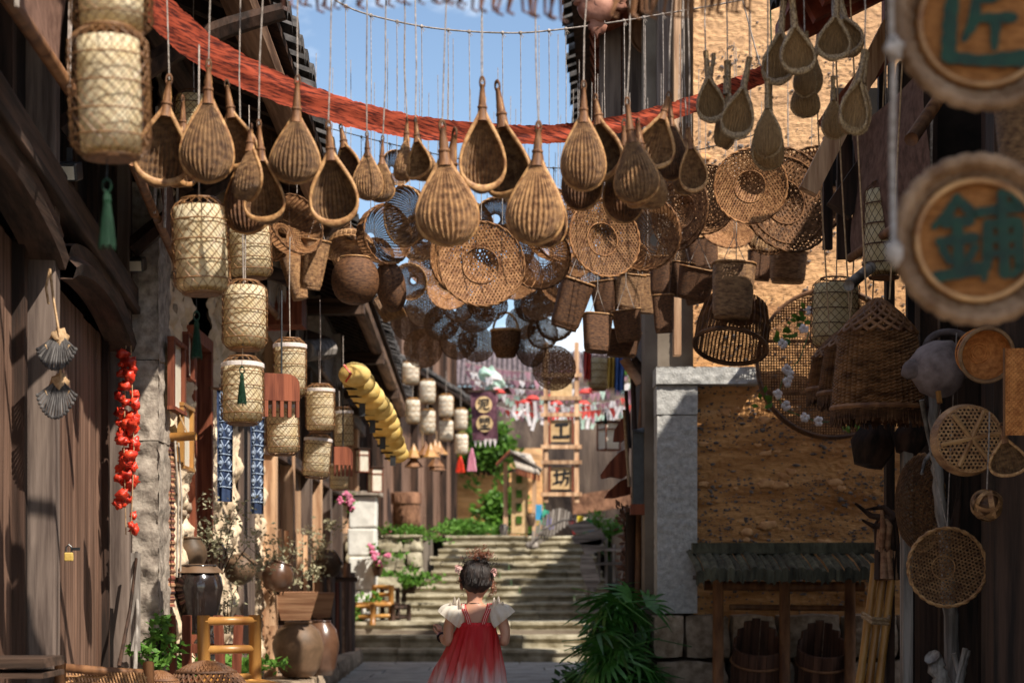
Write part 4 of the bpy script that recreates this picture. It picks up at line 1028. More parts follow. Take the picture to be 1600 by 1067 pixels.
# square paper lanterns
def mk_square():
    fr = MB(); 
    for x in (-.5,.5):
        for y in (-.5,.5): fr.box((x, y, -.6), (.07,.07,1.2))
    for z in (-.03,-1.17,-.3):
        for s in (-.5,.5): fr.box((0,s,z), (.93,.05,.05)); fr.box((s,0,z), (.05,.93,.05))
    pp = MB().box((0,0,-.6), (.9,.9,1.1)); rf = MB().box((0,0,.03), (1.25,1.25,.06))
    return [('frame', fr.mesh('frame', m_redwd), []), ('paper_pane', pp.mesh('paper_pane', m_paperw), []), ('lid', rf.mesh('lid', m_wd), []), ('hook', MB().tube([(0,0,.05),(0,0,.4)], .02, 5).mesh('hook', m_iron), [])]
GS = 'square framed paper lanterns'
for cx, cy, w, h, Y, lab in ((566,720,20,36,19,'upper square paper lantern below the middle of the caterpillar lantern'),(586,750,22,38,20,'lower square paper lantern above the whitewashed wall end'),(951,682,32,44,20,'framed square paper lantern in front of the boulder at right')):
    inst('square', mk_square, 'square_lantern', lab, 'lantern', P(cx, cy-h/2, Y), (0,0,.5), (px2m(w, Y)*.8, px2m(w, Y)*.8, px2m(h, Y)/1.2), GS)
# tassels
def mk_tassel():
    body = MB().lathe([(.02,-.18),(.09,-.22),(.11,-.30),(.09,-.36),(.16,-.7),(.22,-1.0),(0,-1.0)], 12, fn=lambda w, i: 1+.1*math.cos(6*w))
    for i in range(22): a = 2*PI*i/22*1.0; body.tube([(.09*math.cos(a), .09*math.sin(a), -.36), (.17*math.cos(a), .17*math.sin(a), -.7), (.23*math.cos(a+.1), .23*math.sin(a+.1), -1.0-.03*(i % 3))], .018, 3)
    ring = MB().tube([(.12*math.cos(a), 0, -.08+.10*math.sin(a)) for a in [2*PI*i/16 for i in range(16)]], .028, 5, True)
    return [('skirt', body.mesh('skirt', m_gtas), []), ('ring', ring.mesh('ring', m_green, True), []), ('loop', MB().tube([(0,0,.02),(0,0,.35)], .015, 4).mesh('loop', m_iron), [])]
for cx, yt, yb, w, Y, lab in ((167,282,384,24,3.9,'large green tassel under the largest lantern'),(307,488,558,16,5.5,'green tassel under the tall sunlit lantern'),(378,574,630,14,6.3,'dark green tassel in front of the lowest of three stacked lanterns'),(946,640,662,6,17,'tiny dark tassel above the framed square lantern at right')):
    h = px2m(yb-yt, Y); inst('tassel', mk_tassel, 'tassel', lab, 'tassel', P(cx, yt, Y), (0,0,0), (h*.55, h*.55, h), 'green silk tassels')

# =====================================================================  LEFT WALL OBJECTS
def wl(px, py, off=0):     # point on the left house wall, off metres out into the street
    Y = 4640/(740-px); X = -1.74-.0225*Y+off; Y2 = X*FPX/(px-800); return P(px, py, Y2)
# persimmon string
ps = thing('persimmon_string', 'string of dried red persimmons hanging beside the dark door post', 'fruit string', P(198, 545, 8.6)); R = random.Random(4)
pm_ = [MB().ball((0,0,0), .034, 12, 8, (1,1,.72), .7).mesh('persimmon', m_pers, True), MB().ball((0,0,0), .028, 12, 8, (1,.85,1.15), .9).mesh('persimmon', m_pers, True)]
yy = 552
while yy < 838:
    clus = 558 < yy < 590 or 635 < yy < 690 or 705 < yy < 760
    for q in range(3 if clus else R.choice([1,1,2])):
        p = P(198+R.uniform(-13, 13), yy+R.uniform(-5, 5), 8.6+R.uniform(-.05, .05)); o = obj('persimmon', R.choice(pm_), None, p, (R.uniform(-.6,.6), R.uniform(-.6,.6), R.uniform(0,6)), R.uniform(.55, 1.1)); attach(o, ps)
    yy += R.uniform(8, 10) if clus else R.uniform(12, 17)
for dx in (-.01, .015): attach(MB().tube([P(200, 540, 8.6)+Vector((dx,0,0)), P(202, 700, 8.6)+Vector((dx*2,-.03,0)), P(200, 835, 8.6)+Vector((dx,0,0))], .003, 5).build('twine', m_rope2), ps)
attach(MB().ball(P(201, 546, 8.6), .015, 6, 5).build('stem', m_wd), ps)
m_dktw = wood('dark grey twig', (.025,.022,.022), (.11,.10,.095), 8)
# twig fans
def fan(cx, yt, yb, w, Y, lab):
    t = thing('twig_fan', lab, 'twig ornament', P(cx, yt, Y)); h = px2m(yb-yt, Y); ww = px2m(w, Y)
    MB().ball((0,0,-.02), .035, 9, 7, (1,.7,1), .5).build('knot', m_rope2, t, smooth=True)
    for i in range(17):
        a = -1.25+2.5*i/16; L_ = h*(.72+.28*math.cos(a)); m = MB()
        tip = Vector((math.sin(a)*ww*.52, -.03-.03*math.cos(a), -.03-L_*math.cos(a)*.85-.01))
        m.tube([(math.sin(a)*.02, -.01, -.02), tip], [.003,.0048], 5); m.ball(tip, .0075, 6, 4)
        m.build('twig', m_dktw, t)
    m = MB().tube([Vector((math.sin(a)*ww*.33, -.03, -.03-h*.55*math.cos(a)*.85)) for a in [-1.25+2.5*i/20 for i in range(21)]], .004, 5); m.build('binding', m_rope2, t)
    return t
f1 = fan(93, 520, 570, 60, 6.2, 'upper grey twig fan ornament hanging on the plank door')
f2 = fan(93, 590, 646, 60, 6.2, 'lower grey twig fan ornament hanging on the plank door')
attach(MB().tube([P(78,420,6.2), P(84,470,6.2), P(93,525,6.18), P(95,590,6.18)], .005, 5).build('hanging_rope', m_rope2), f1)
attach(MB().tube([P(78,420,6.2), P(72,450,6.2), P(76,475,6.2)], .005, 5).build('hanging_rope', m_rope2), f1)
# calligraphy scrolls in bamboo frames on the wall
def framed(px0, px1, y0, y1, lab, name='framed_panel', m1=m_redwd):
    a0 = wl(px0, y0, .10); b0 = wl(px1, y0, .10); zt = a0.z; zb = P(px0, y1, a0.y).z
    d = (b0-a0); d.z = 0; L_ = d.length; c = (a0+b0)/2; t = thing(name, lab, 'wall panel', (c.x, c.y, (zt+zb)/2), math.atan2(-d.x, d.y)); H = zt-zb
    MB().box((0,0,0), (.012, L_*.8, H*.9)).build('sheet', m_paperw, t)
    for s in (-1,1): MB().box((.01, s*L_*.45, 0), (.035, L_*.12, H)).build('frame_side', m1, t); MB().box((.012, 0, s*H*.47), (.04, L_*1.05, H*.05)).build('frame_rail', m1, t)
framed(264, 283, 525, 640, 'larger framed pale panel on the rough wall left of the dark door')
framed(287, 297, 518, 590, 'narrow framed pale panel right next to the larger one')
framed(279, 296, 628, 732, 'lower sunlit pale panel with orange bamboo frame', m1=m_bamy)
# striped woven sash
sh_ = thing('striped_sash', 'long brown striped woven sash hung from a bamboo peg on the wall', 'textile', wl(262, 690, .05)); z1 = P(262, 690, sh_.location.y).z; z0 = P(262, 948, sh_.location.y).z
m_st = bpy.data.materials.new('striped weave'); m_st.use_nodes = True; N = m_st.node_tree.nodes; K2 = m_st.node_tree.links.new
tc = N.new('ShaderNodeTexCoord'); sx = N.new('ShaderNodeMapping'); sx.inputs['Scale'].default_value = (0, 0, 34); nn = N.new('ShaderNodeTexNoise'); nn.inputs['Scale'].default_value = 1.0; nn.inputs['Detail'].default_value = 3
rr = N.new('ShaderNodeValToRGB'); rr.color_ramp.interpolation = 'CONSTANT'; e = rr.color_ramp.elements; e[0].color = (.03,.012,.01,1); e[1].position = .42; e[1].color = (.20,.05,.03,1)
for p_, c_ in ((.48,(.42,.24,.12,1)),(.52,(.09,.02,.02,1)),(.58,(.30,.15,.09,1)),(.64,(.05,.02,.015,1))): x = e.new(p_); x.color = c_
K2(tc.outputs['Object'], sx.inputs[0]); K2(sx.outputs[0], nn.inputs['Vector']); K2(nn.outputs['Fac'], rr.inputs[0]); K2(rr.outputs[0], N['Principled BSDF'].inputs['Base Color']); N['Principled BSDF'].inputs['Roughness'].default_value = .9
H = z1-z0; R = random.Random(2)
def cyl_sash(u, v):
    a = PI*(u-.5)*1.2; r = .052; return (r*math.sin(a)*.4+.02*math.cos(a)+.004*math.sin(v*H*160), r*1.3*math.sin(a)+.003*math.sin(v*17), -v*H)
m = MB().grid(cyl_sash, 10, 260)
for s in range(26): y_ = -.06+.12*s/25; m.tube([(.01, y_, -H), (.0, y_+R.uniform(-.01,.01), -H-.06)], .0025, 3)
m.build('cloth', m_st, sh_); MB().tube([(-.1,.0,.02),(.16,-.02,.03)], .025, 10).build('peg', m_bamy, sh_, smooth=True)
MB().tube([(.12,-.02,.03),(.02,0,.25),(-.04,.03,.28)], .005, 5).build('loop', m_rope2, sh_)
for i in range(2): MB().tube([(.05,-.05+.1*i,0),(.07,-.05+.09*i,-.3),(.06,-.05+.1*i,-.75)], .006, 5).build('braid', m_cloth, sh_)
# indigo cloths
def indigo(px0, px1, y0, y1, lab):
    a0 = wl(px0, y0, .16); b0 = wl(px1, y0, .16); zb = P(px0, y1, a0.y).z; Hh = a0.z-zb; L_ = max((b0-a0).length, .22); c = (a0+b0)/2
    t = thing('indigo_cloth', lab, 'textile', (c.x, c.y, a0.z), 0)
    cl = MB().grid(lambda u, v: (-.042+.084*u, .03*math.sin(u*9+v)+.12*(u-.5), -v*Hh), 22, 60).build('cloth', m_ind, t, smooth=True)
    mo = MB(); n = int(Hh/.105); yf = lambda x: .03*math.sin(((x+.055)/.11)*9)+.25*((x+.11)/.22-.5)
    for i in range(n):
        z = -.05-i*.105
        for sx_ in (-.02, .02):
            pts = []
            for a in range(5):
                w = a*PI/2; x = sx_+.016*math.sin(w); pts.append((x, .03*math.sin(((x+.055)/.11)*9+(-z/Hh))+.25*((x+.11)/.22-.5)-.006, z+.038*math.cos(w)))
            mo.tube(pts, .0038, 4); mo.ball((sx_, pts[0][1]-.002, z), .011, 6, 4, (1,.3,1.3))
        pts = [(x, .03*math.sin(((x+.055)/.11)*9+(-z/Hh))+.25*((x+.11)/.22-.5)-.006, z-.052) for x in [-.04+.08*j/8 for j in range(9)]]
        mo.tube(pts, .004, 4)
    mo.build('printed_motifs', m_indw, t); MB().tube([(-.08,-.1,.0),(.08,.1,.0)], .01, 6).build('rod', m_bamd, t)
m_ind = pm('indigo cotton', (.014,.024,.06), (.035,.058,.12), 18, rough=.9); m_indw = pm('pale blue print', (.30,.38,.52), (.42,.50,.62), 18, rough=.9)
indigo(340, 362, 600, 780, 'long indigo blue cloth with white diamond print hanging on the sunlit wall')
indigo(393, 410, 600, 800, 'second indigo printed cloth, narrower, right of the column')
# hanging cloths with rods along the eaves
def eavecloth(Y0, Y1, z, x0, x1, H, mat, lab, side=-1):
    t = thing('hanging_cloth', lab, 'cloth', (x0, Y0, z)); L_ = Y1-Y0; dx = (x1-x0)
    MB().grid(lambda u, v: (dx*u+.015*math.sin(v*6+u*4), L_*u, H*v), 12, 8).build('cloth', mat, t, smooth=True)
    MB().tube([(0,-.06,0),(dx,L_+.08,0)], .022, 8).build('rod', m_bamd, t, smooth=True)
    for u in (.02,.95): MB().tube([(dx*u+.02, L_*u, -.025),(dx*u+.03, L_*u, .45)], .007, 5).build('strap', m_rope, t)
eavecloth(4.5, 5.3, 2.53, -1.33, -1.39, .6, m_clothb, 'brown cloth with a bottom rod at the top left corner')
eavecloth(6.8, 7.65, 2.64, -1.50, -1.62, .38, m_clothb, 'brown cloth with rod ending below the largest lantern')
eavecloth(8.1, 9.0, 2.68, -1.67, -1.79, .36, m_clothb, 'brown cloth with rod just above the stone pillar')
eavecloth(11.9, 12.6, 2.92, -1.72, -1.74, .45, m_cloth, 'first pale linen cloth hanging under the long eave, above the gable')
eavecloth(13.5, 14.6, 2.86, -1.72, -1.78, .5, m_cloth, 'second pale linen cloth with saw-tooth lower edge under the long eave')
eavecloth(15.2, 16.8, 2.85, -1.70, -1.76, .5, m_cloth, 'third pale linen cloth under the long eave near the caterpillar lantern')
def xcloth(px, py0, py1, w, Y, mat, lab):
    t = thing('hanging_cloth', lab, 'cloth', P(px, py0, Y)); H = px2m(py1-py0, Y); ww = px2m(w, Y)
    m = MB().grid(lambda u, v: (ww*(u-.5), .02*math.sin(u*12+v*2), -H*v), 14, 8)
    for i in range(7): x = ww*(-.45+.15*i); b = len(m.v); m.v += [Vector((x-.07*ww,0,-H)),Vector((x+.07*ww,0,-H)),Vector((x,0,-H-.06))]; m.f.append((b,b+1,b+2))
    m.build('cloth', mat, t, smooth=True)
xcloth(434, 402, 462, 26, 12.6, m_cloth, 'small white cloth end with toothed hem beside the tilted dark barrel basket')
xcloth(486, 462, 520, 30, 14.8, m_cloth, 'white toothed cloth end left of the purlin end')
xcloth(520, 522, 596, 26, 16.8, m_cloth, 'lowest white toothed cloth end left of the caterpillar lantern')
attach(MB().box(P(443, 485, 13.2), (.32,.3,.26)).build('bracket_block', m_redwd), lh)
attach(MB().tube([P(475,548,14.0), P(512,545,14.6)], .09, 12).build('purlin_end', m_greywd), lh)
# comb-shaped wooden boards
def comb(cx, y0, y1, w, Y, lab):
    t = thing('comb_sign', lab, 'wooden sign', P(cx, y0, Y), .35); H = px2m(y1-y0, Y); ww = px2m(w, Y)
    m = MB(); o = [(-.5,0)]+[(-.5+.5*math.sin(a)+.0, 0) for a in ()]
    pts = [(-.5,0),(.12,0)]+[(.12+.38*math.sin(a), -.26+.26*math.cos(a)) for a in [PI/2*i/8 for i in range(9)]]+[(.5,-.62),(-.5,-.62)]
    n = len(pts); 
    for y in (-.012, .012):
        for (x, z) in pts: m.v.append(Vector((x*ww, y, z*H)))
    m.f.append(tuple(range(n))); m.f.append(tuple(n+i for i in reversed(range(n))))
    for i in range(n): j = (i+1) % n; m.f.append((i, n+i, n+j, j))
    m.build('board', m_redwd, t)
    for i in range(5): x = -.44+.22*i; MB().box((x*ww, 0, -.81*H), (.10*ww, .022, .37*H), taper=1).build('tooth', m_redwd, t)
    MB().tube([(0,0,0),(0,0,.4)], .005, 5).build('cord', m_iron, t)
comb(440, 584, 652, 56, 8.2, 'large brown comb-shaped wooden board hanging in front of a lantern')
comb(536, 698, 744, 30, 11.6, 'smaller comb-shaped wooden board in front of the small lantern')
# small pennant
pn = thing('pennant', 'small red edged pennant above the comb-shaped board', 'pennant', P(434, 515, 13.6)); b = MB(); b.v = [Vector((-.10,0,0)),Vector((.09,0,0)),Vector((0,0,-.16))]; b.f = [(0,1,2)]; b.build('flag', m_white, pn); MB().tube([(-.12,-.004,0),(.11,-.004,0)], .008, 5).build('edge', m_pers, pn)
# yellow caterpillar lantern
cl = thing('caterpillar_lantern', 'long yellow paper lantern of bulging rings hanging slantwise below the eave', 'lantern', P(552, 575, 11.3))
n = 12; a = P(554, 585, 11.3); b_ = P(620, 708, 13)
for i in range(n):
    t_ = (i/(n-1)); Yi = 1/((1-t_)/11.3+t_/13) ; p = P(554+66*t_+5*math.sin(PI*t_), 585+123*t_+3*math.sin(t_*9), Yi); r = px2m(23-6*t_+3*math.sin(PI*t_), Yi)
    attach(MB().ball(p, r, 20, 12, (1.1, .8, .82), .06).build('paper_ring', m_yel, smooth=True), cl)
    if i: attach(MB().box(p+Vector((-r*.55, -r*.6, -r*.45)), (.09,.012,.014)).build('stitch', m_ink), cl)
attach(MB().ball(a+Vector((-.02,-.07,0)), .012, 6, 5).build('eye', m_ink), cl); attach(MB().tube([a+Vector((-.06,-.1,.05)), a+Vector((-.01,-.12,-.01)), a+Vector((-.05,-.1,-.06))], .008, 5).build('mouth', m_pers), cl)
for i in range(4): attach(MB().box(P(566+16*i, 640+26*i, 11.6+.4*i), (.04,.02,.09)).build('tag', m_iron), cl)
# spot lamps
for cx, cy, Y, lab in ((105,268,6.6,'black spotlight under the eave near the left edge'),(212,413,9.0,'black spotlight on top of the stone pillar')):
    t = thing('spotlight', lab, 'lamp', P(cx, cy, Y)); MB().box((0,0,0), (.10,.10,.07), rx=.3).build('housing', m_iron, t, bevel=.008); MB().box((0,-.055,-.02), (.08,.01,.05), rx=.3).build('lens', m_paperw, t); MB().box((0,.04,.06), (.02,.02,.08)).build('bracket', m_iron, t)
# leaning poles
def pole(p, q, r, mat, name, lab, cat='pole'):
    t = thing(name, lab, cat, q); o = MB().tube([p, (Vector(p)+Vector(q))/2+Vector((.01,.0,0)), q], [r*.8, r, r*1.1], 7).build('shaft', mat, smooth=True); attach(o, t); return t
pole(P(213,872,8.7), P(186,1040,8.4), .009, m_wd, 'leaning_pole', 'brown pole leaning on the stone pillar')
t = pole(P(213,862,8.8), P(211,1045,8.6), .010, m_greywd, 'hayfork', 'grey wooden farm tool standing against the stone pillar', 'tool'); attach(MB().box(P(212,940,8.72), (.045,.02,.5)).build('blade', m_greywd), t)
# =====================================================================  POTS
def pot(name, cx, yb, w, h, Y, prof, mat, lab, grp=None, extra=None, rot=(0,0,0)):
    o = P(cx, yb, Y); W_ = px2m(w, Y); H = px2m(h, Y); t = thing(name, lab, 'clay pot', o, 0, grp); t.rotation_euler = rot
    MB().lathe([(r*W_, z*H) for r, z in prof], 32, fn=lambda a, i: 1+.012*math.sin(3*a+i)).build('body', mat, t, smooth=True)
    r, z = prof[-3]; MB().tube([(r*W_*1.02*math.cos(a), r*W_*1.02*math.sin(a), z*H) for a in [2*PI*i/28 for i in range(28)]], max(.008, W_*.028), 6, True).build('rim', mat, t, smooth=True)
    return t, W_, H
JAR = [(0,0),(.26,0),(.30,.1),(.42,.4),(.5,.68),(.46,.84),(.34,.95),(.33,1.0),(.30,1.0),(.28,.9)]
RND = [(0,0),(.22,0),(.38,.15),(.5,.45),(.46,.75),(.3,.93),(.28,1.0),(.25,1.0),(.24,.9)]
BIG = [(0,0),(.30,0),(.40,.15),(.5,.5),(.5,.62),(.42,.85),(.26,.97),(.24,1.0),(.21,1.0),(.2,.9)]
t, W_, H = pot('glazed_jar', 310, 990, 78, 106, 9.6, JAR, m_potb, 'tall black glazed jar with cloth tied over its mouth')
cm = MB().lathe([(.0,1.035*H),(.33*W_,1.02*H),(.40*W_,.96*H),(.47*W_,.90*H)], 36, fn=lambda a, i: 1+(.06*math.sin(7*a)+.04*math.sin(4*a))*(i/3)); cm.build('cloth_cover', m_potc, t, smooth=True)
pot('ground_pot', 466, 1056, 80, 84, 13.7, BIG, m_potc, 'large round brown pot with dull green side at the foot of the stakes')
pot('ground_pot', 503, 1054, 54, 84, 14.0, BIG, m_pot, 'large round red-brown pot half behind its dull neighbour')
for cx, cy, w, h, m_, lab, rx in ((298,892,52,52,m_potc,'hanging wall pot with pale triangular patch, left one above the black jar',0),(335,892,44,44,m_pot,'dark hanging wall pot in the middle above the black jar',0),(360,907,50,46,m_potc,'round reddish wall pot tilted outward at right above the black jar',.7),(427,922,50,46,m_pot,'reddish hanging pot with dry flowers above the wooden planter',.3),(498,890,46,36,m_potc,'round pot lying sideways above the wooden stakes',1.0)):
    Yq = {298:10.3,335:11.0,360:11.3,427:13.6,498:17}[cx]
    pot('wall_pot', cx, cy, w, h, Yq, RND, m_, lab, 'round clay pots hung along the left wall', rot=(0, rx, 0))
pot('ground_pot', 322, 1035, 40, 44, 10.2, RND, m_potb, 'dark pot on the ground below the black glazed jar')
pot('flower_pot', 590, 900, 20, 26, 21.3, JAR, m_pot, 'small dark flower pot with magenta blossoms by the whitewashed wall')
# wooden planter troughs
def trough(cx, y0, y1, w, Y, lab):
    t = thing('wooden_planter', lab, 'planter', P(cx, y1, Y), .2); W_ = px2m(w, Y); H = px2m(y1-y0, Y)
    b = MB(); lo, hi, d0, d1 = W_*.33, W_*.5, .13, .2
    q = [(-lo,-d0,0),(lo,-d0,0),(lo,d0,0),(-lo,d0,0),(-hi,-d1,H),(hi,-d1,H),(hi,d1,H),(-hi,d1,H)]
    for nm, f in (('side_board',(0,1,5,4)),('side_board',(2,3,7,6)),('end_board',(1,2,6,5)),('end_board',(3,0,4,7)),('bottom_board',(0,3,2,1))):
        m = MB(); pts = [Vector(q[i]) for i in f]; nrm = (pts[1]-pts[0]).cross(pts[2]-pts[0]).normalized()*.02; m.v = pts+[p-nrm for p in pts]; m.f = [(0,1,2,3),(7,6,5,4),(0,4,5,1),(1,5,6,2),(2,6,7,3),(3,7,4,0)]; m.build(nm, m_potc if 0 else m_brn, t)
    MB().box((0,0,H*.75), (hi*1.6, d1*1.6, .02)).build('soil', m_grnd, t)
    for s in (-.3,.3): MB().box((W_*s, 0, -.12), (.07,.2,.24)).build('leg', m_wd, t)
trough(460, 925, 968, 68, 14.4, 'flared wooden planter box on legs above the round pots')
trough(500, 926, 964, 40, 15.6, 'second flared planter box just behind the first')
# wooden stakes
sf = thing('stake_fence', 'row of rough upright timber stakes beside the first steps', 'fence', P(528, 1040, 18.4)); R = random.Random(8)
for i in range(11):
    px = 496+5.2*i; Y = 17.0+.18*i; a = P(px, 1040+R.uniform(0,6), Y); b_ = P(px+R.uniform(-2,2), 878+R.uniform(0, 34), Y)
    attach(MB().tube([a, (a+b_)/2, b_], [.05,.048,.04], 7).build('stake', R.choice([m_brn, m_door, m_redwd, m_post])), sf)
attach(MB().box(P(527, 905, 17.8), (.42,.03,.05)).build('stake_rail', m_wdx), sf)
# bamboo chairs
def chair(cx, yt, yb, w, Y, rz, mat, lab, slats=4, r=.022):
    o = P(cx, yb, Y); H = px2m(yb-yt, Y); W_ = px2m(w, Y); t = thing('bamboo_chair', lab, 'chair', o, rz)
    for sx_ in (-1,1):
        MB().tube([(sx_*W_/2, .2, 0),(sx_*W_/2, .22, H)], r, 9).build('back_leg', mat, t, smooth=True)
        MB().tube([(sx_*W_/2, -.2, 0),(sx_*W_/2, -.2, H*.52)], r, 9).build('front_leg', mat, t, smooth=True)
        for z in (.22,.5): MB().tube([(sx_*W_/2,-.2,H*z),(sx_*W_/2,.2,H*z)], r*.7, 7).build('side_rail', mat, t, smooth=True)
    for i in range(slats): MB().tube([(-W_/2,.21,H*(.56+.4*i/(slats-1))),(W_/2,.21,H*(.56+.4*i/(slats-1)))], r*.7, 7).build('back_rail', mat, t, smooth=True)
    for z in (.2,.46): MB().tube([(-W_/2,-.2,H*z),(W_/2,-.2,H*z)], r*.7, 7).build('front_rail', mat, t, smooth=True)
    for i in range(7): MB().tube([(-W_/2+W_*i/6,-.2,H*.53),(-W_/2+W_*i/6,.2,H*.53)], r*.6, 6).build('seat_slat', mat, t, smooth=True)
    return t
chair(378, 962, 1190, 84, 8.6, .45, m_bamy, 'large yellow bamboo chair behind the wicker baskets at lower left', 3, .033)
chair(583, 914, 975, 32, 20.9, -.5, m_bamy, 'small orange bamboo chair at the foot of the stone ledge', 3, .035)
chair(618, 918, 975, 26, 21.2, .4, m_wd, 'dark wooden chair beside the small orange one', 2, .03)
t = thing('folding_frame', 'reddish brown slatted stand under the black jar', 'stand', P(318, 1100, 9.2))
for x, l in ((-.17,-.03),(-.09,.0),(.09,-.05),(.18,.05)): MB().box((x, 0, .24), (.045,.05,.48), ry=l).build('upright', m_redwd, t)
for z in (.30,.12): MB().box((0, .05, z), (.42,.03,.05)).build('rail', m_redwd, t)
# front-left bench top and rail
t = thing('bench', 'dark wooden bench end cut off at the lower left corner', 'bench', P(30, 1100, 5.6))
for z0, z1 in ((1026,1040),(1048,1056)): attach(MB().box(P(22, (z0+z1)/2, 5.6), (.26,.26,px2m(z1-z0, 5.6))).build('board', m_wdx), t)
for px in (6, 66): attach(MB().box(P(px, 1150, 5.6)+Vector((0,0,-.05)), (.04,.04,.40)).build('leg', m_wd), t)
t = thing('low_rail_bench', 'low bench with bamboo top rail and woven seat at the lower left', 'bench', P(165, 1150, 6.4))
attach(MB().tube([P(92,1042,6.4), P(160,1048,6.5), P(232,1052,6.6)], .017, 8).build('top_rail', m_bamd, smooth=True), t)
for px in (94, 232): attach(MB().tube([P(px,1035,6.4+.2*(px>100)), P(px,1270,6.4)], .022, 8).build('leg', m_bamd, smooth=True), t)
w_ = MB(); 
for i in range(26): w_.tube([P(98+5*i,1050,6.5), P(100+5*i+6,1075,6.5), P(98+5*i,1110,6.5)], .004, 4)
for i in range(6): w_.tube([P(96,1056+10*i,6.49), P(230,1058+10*i,6.51)], .004, 4)
attach(w_.build('woven_side', m_rat), t)
# wicker cages at the bottom
def cage(cx, cy, w, h, Y, lab, mat):
    t = thing('wicker_cage', lab, 'basket', P(cx, cy, Y)); a = px2m(w, Y)/2; c = px2m(h, Y); m = MB(); m2 = MB()
    for sg in (1,-1):
        for i in range(34):
            pts = []
            for j in range(11):
                u = j/10; el = u*PI*.48; az = 2*PI*i/34+sg*u*1.3; pts.append((a*math.cos(el)*math.cos(az), a*.8*math.cos(el)*math.sin(az), c*math.sin(el)-c))
            m.tube(pts, .0055, 4)
    for j in range(3): el = .12+.4*j; m2.tube([(a*math.cos(el)*math.cos(q)*1.01, a*.8*math.cos(el)*math.sin(q)*1.01, c*math.sin(el)-c) for q in [2*PI*i/36 for i in range(36)]], .008, 5, True)
    m.build('weave', mat, t); m2.build('hoops', mat, t)
cage(322, 1033, 150, 80, 7.2, 'open-mesh wicker cage dome cut by the lower photo edge', m_ratd)
cage(248, 1048, 90, 70, 7.0, 'smaller wicker cage dome left of the open-mesh one', m_bamd)
# =====================================================================  PLANTS
def leaves(name, label, cat, c, rad, n, size, mat, seed=0, squash=(1,1,1), flowers=None, group=None, stems=12):
    R = random.Random(seed); c = Vector(c); t = thing(name, label, cat, c-Vector((0,0,rad*squash[2])), 0, group); m = MB(); cl = [Vector((R.gauss(0,.5), R.gauss(0,.5), R.gauss(0,.45))) for _ in range(max(6, n//45))]
    for i in range(n):
        q = R.choice(cl); p = q+Vector((R.gauss(0,.2), R.gauss(0,.2), R.gauss(0,.16))); p = Vector((p.x*rad*squash[0], p.y*rad*squash[1], p.z*rad*squash[2]))
        d = Vector((R.uniform(-1,1), R.uniform(-1,.6), R.uniform(-.6,.8))).normalized(); s = d.cross(Vector((R.uniform(-1,1),R.uniform(-1,1),R.uniform(-1,1)))).normalized(); L_ = size*R.uniform(.6, 1.3); b = len(m.v); p = c+p
        m.v += [p, p+d*L_*.5+s*L_*.26, p+d*L_, p+d*L_*.5-s*L_*.26]; m.f.append((b,b+1,b+2,b+3))
    attach(stuff(m.build('leaves', mat)), t)
    if stems:
        m = MB(); base = c-Vector((0,0,rad*squash[2]*1.0))
        for i in range(stems): q = R.choice(cl); m.tube([base+Vector((q.x*rad*.2,q.y*rad*.2,0)), c+Vector((q.x*rad*squash[0]*.6,q.y*rad*squash[1]*.6,q.z*rad*squash[2]*.4)), c+Vector((q.x*rad*squash[0],q.y*rad*squash[1],q.z*rad*squash[2]))], [.008*size/.06,.006*size/.06,.003*size/.06], 4)
        attach(m.build('stems', m_wd), t)
    if flowers:
        fm, k, fs = flowers; m = MB()
        for i in range(k): q = R.choice(cl); m.ball(c+Vector((q.x*rad*squash[0]*1.1+R.gauss(0,.1)*rad, -abs(q.y)*rad, q.z*rad*squash[2]*1.1+R.gauss(0,.1)*rad)), fs*R.uniform(.7,1.2), 6, 4, (1,1,.8), .6)
        attach(stuff(m.build('blossoms', fm)), t)
    return t
leaves('wall_plant', 'small bright green plant growing at the foot of the stone pillar', 'plant', P(243,1015,8.9), .13, 420, .05, m_grass, 1, (1,1,1.0))
leaves('wall_plant', 'bright green tuft beside the black jar stand', 'plant', P(285,1040,9.8), .20, 900, .06, m_grass, 2, (1.2,1,.5))
leaves('wall_plant', 'green tuft glimpsed through the yellow bamboo chair', 'plant', P(372,1035,11.5), .2, 500, .06, m_grass, 3, (1.4,1,.6))
leaves('dry_sprigs', 'pale dried sprigs spilling over the pots above the black jar', 'plant', P(340,835,10.8), .25, 700, .032, m_dry, 4, (1.1,.6,1.0))
leaves('dry_sprigs', 'dried flower sprigs in the pot above the planter', 'plant', P(436,885,13.6), .25, 600, .04, m_dry, 5, (1,.6,.9))
leaves('dry_sprigs', 'dried brown sprigs above the sideways pot', 'plant', P(492,855,16.8), .3, 400, .05, m_dry, 6, (1,.6,.9))
leaves('dry_sprigs', 'trailing dry sprig below the reddish tilted wall pot', 'plant', P(353,940,11.2), .16, 140, .03, m_dry, 7, (.8,.6,1.3))
leaves('flower_spray', 'violet and pink flower spray hanging under the second comb board', 'flowers', P(542,786,18.0), .16, 60, .05, m_leaf, 8, (.7,.5,1), (m_pink, 60, .022))
leaves('flower_spray', 'magenta blossoms in the small pot by the whitewashed wall', 'flowers', P(590,868,21.2), .16, 120, .06, m_leaf, 9, (1,.6,1), (m_pink, 34, .026))
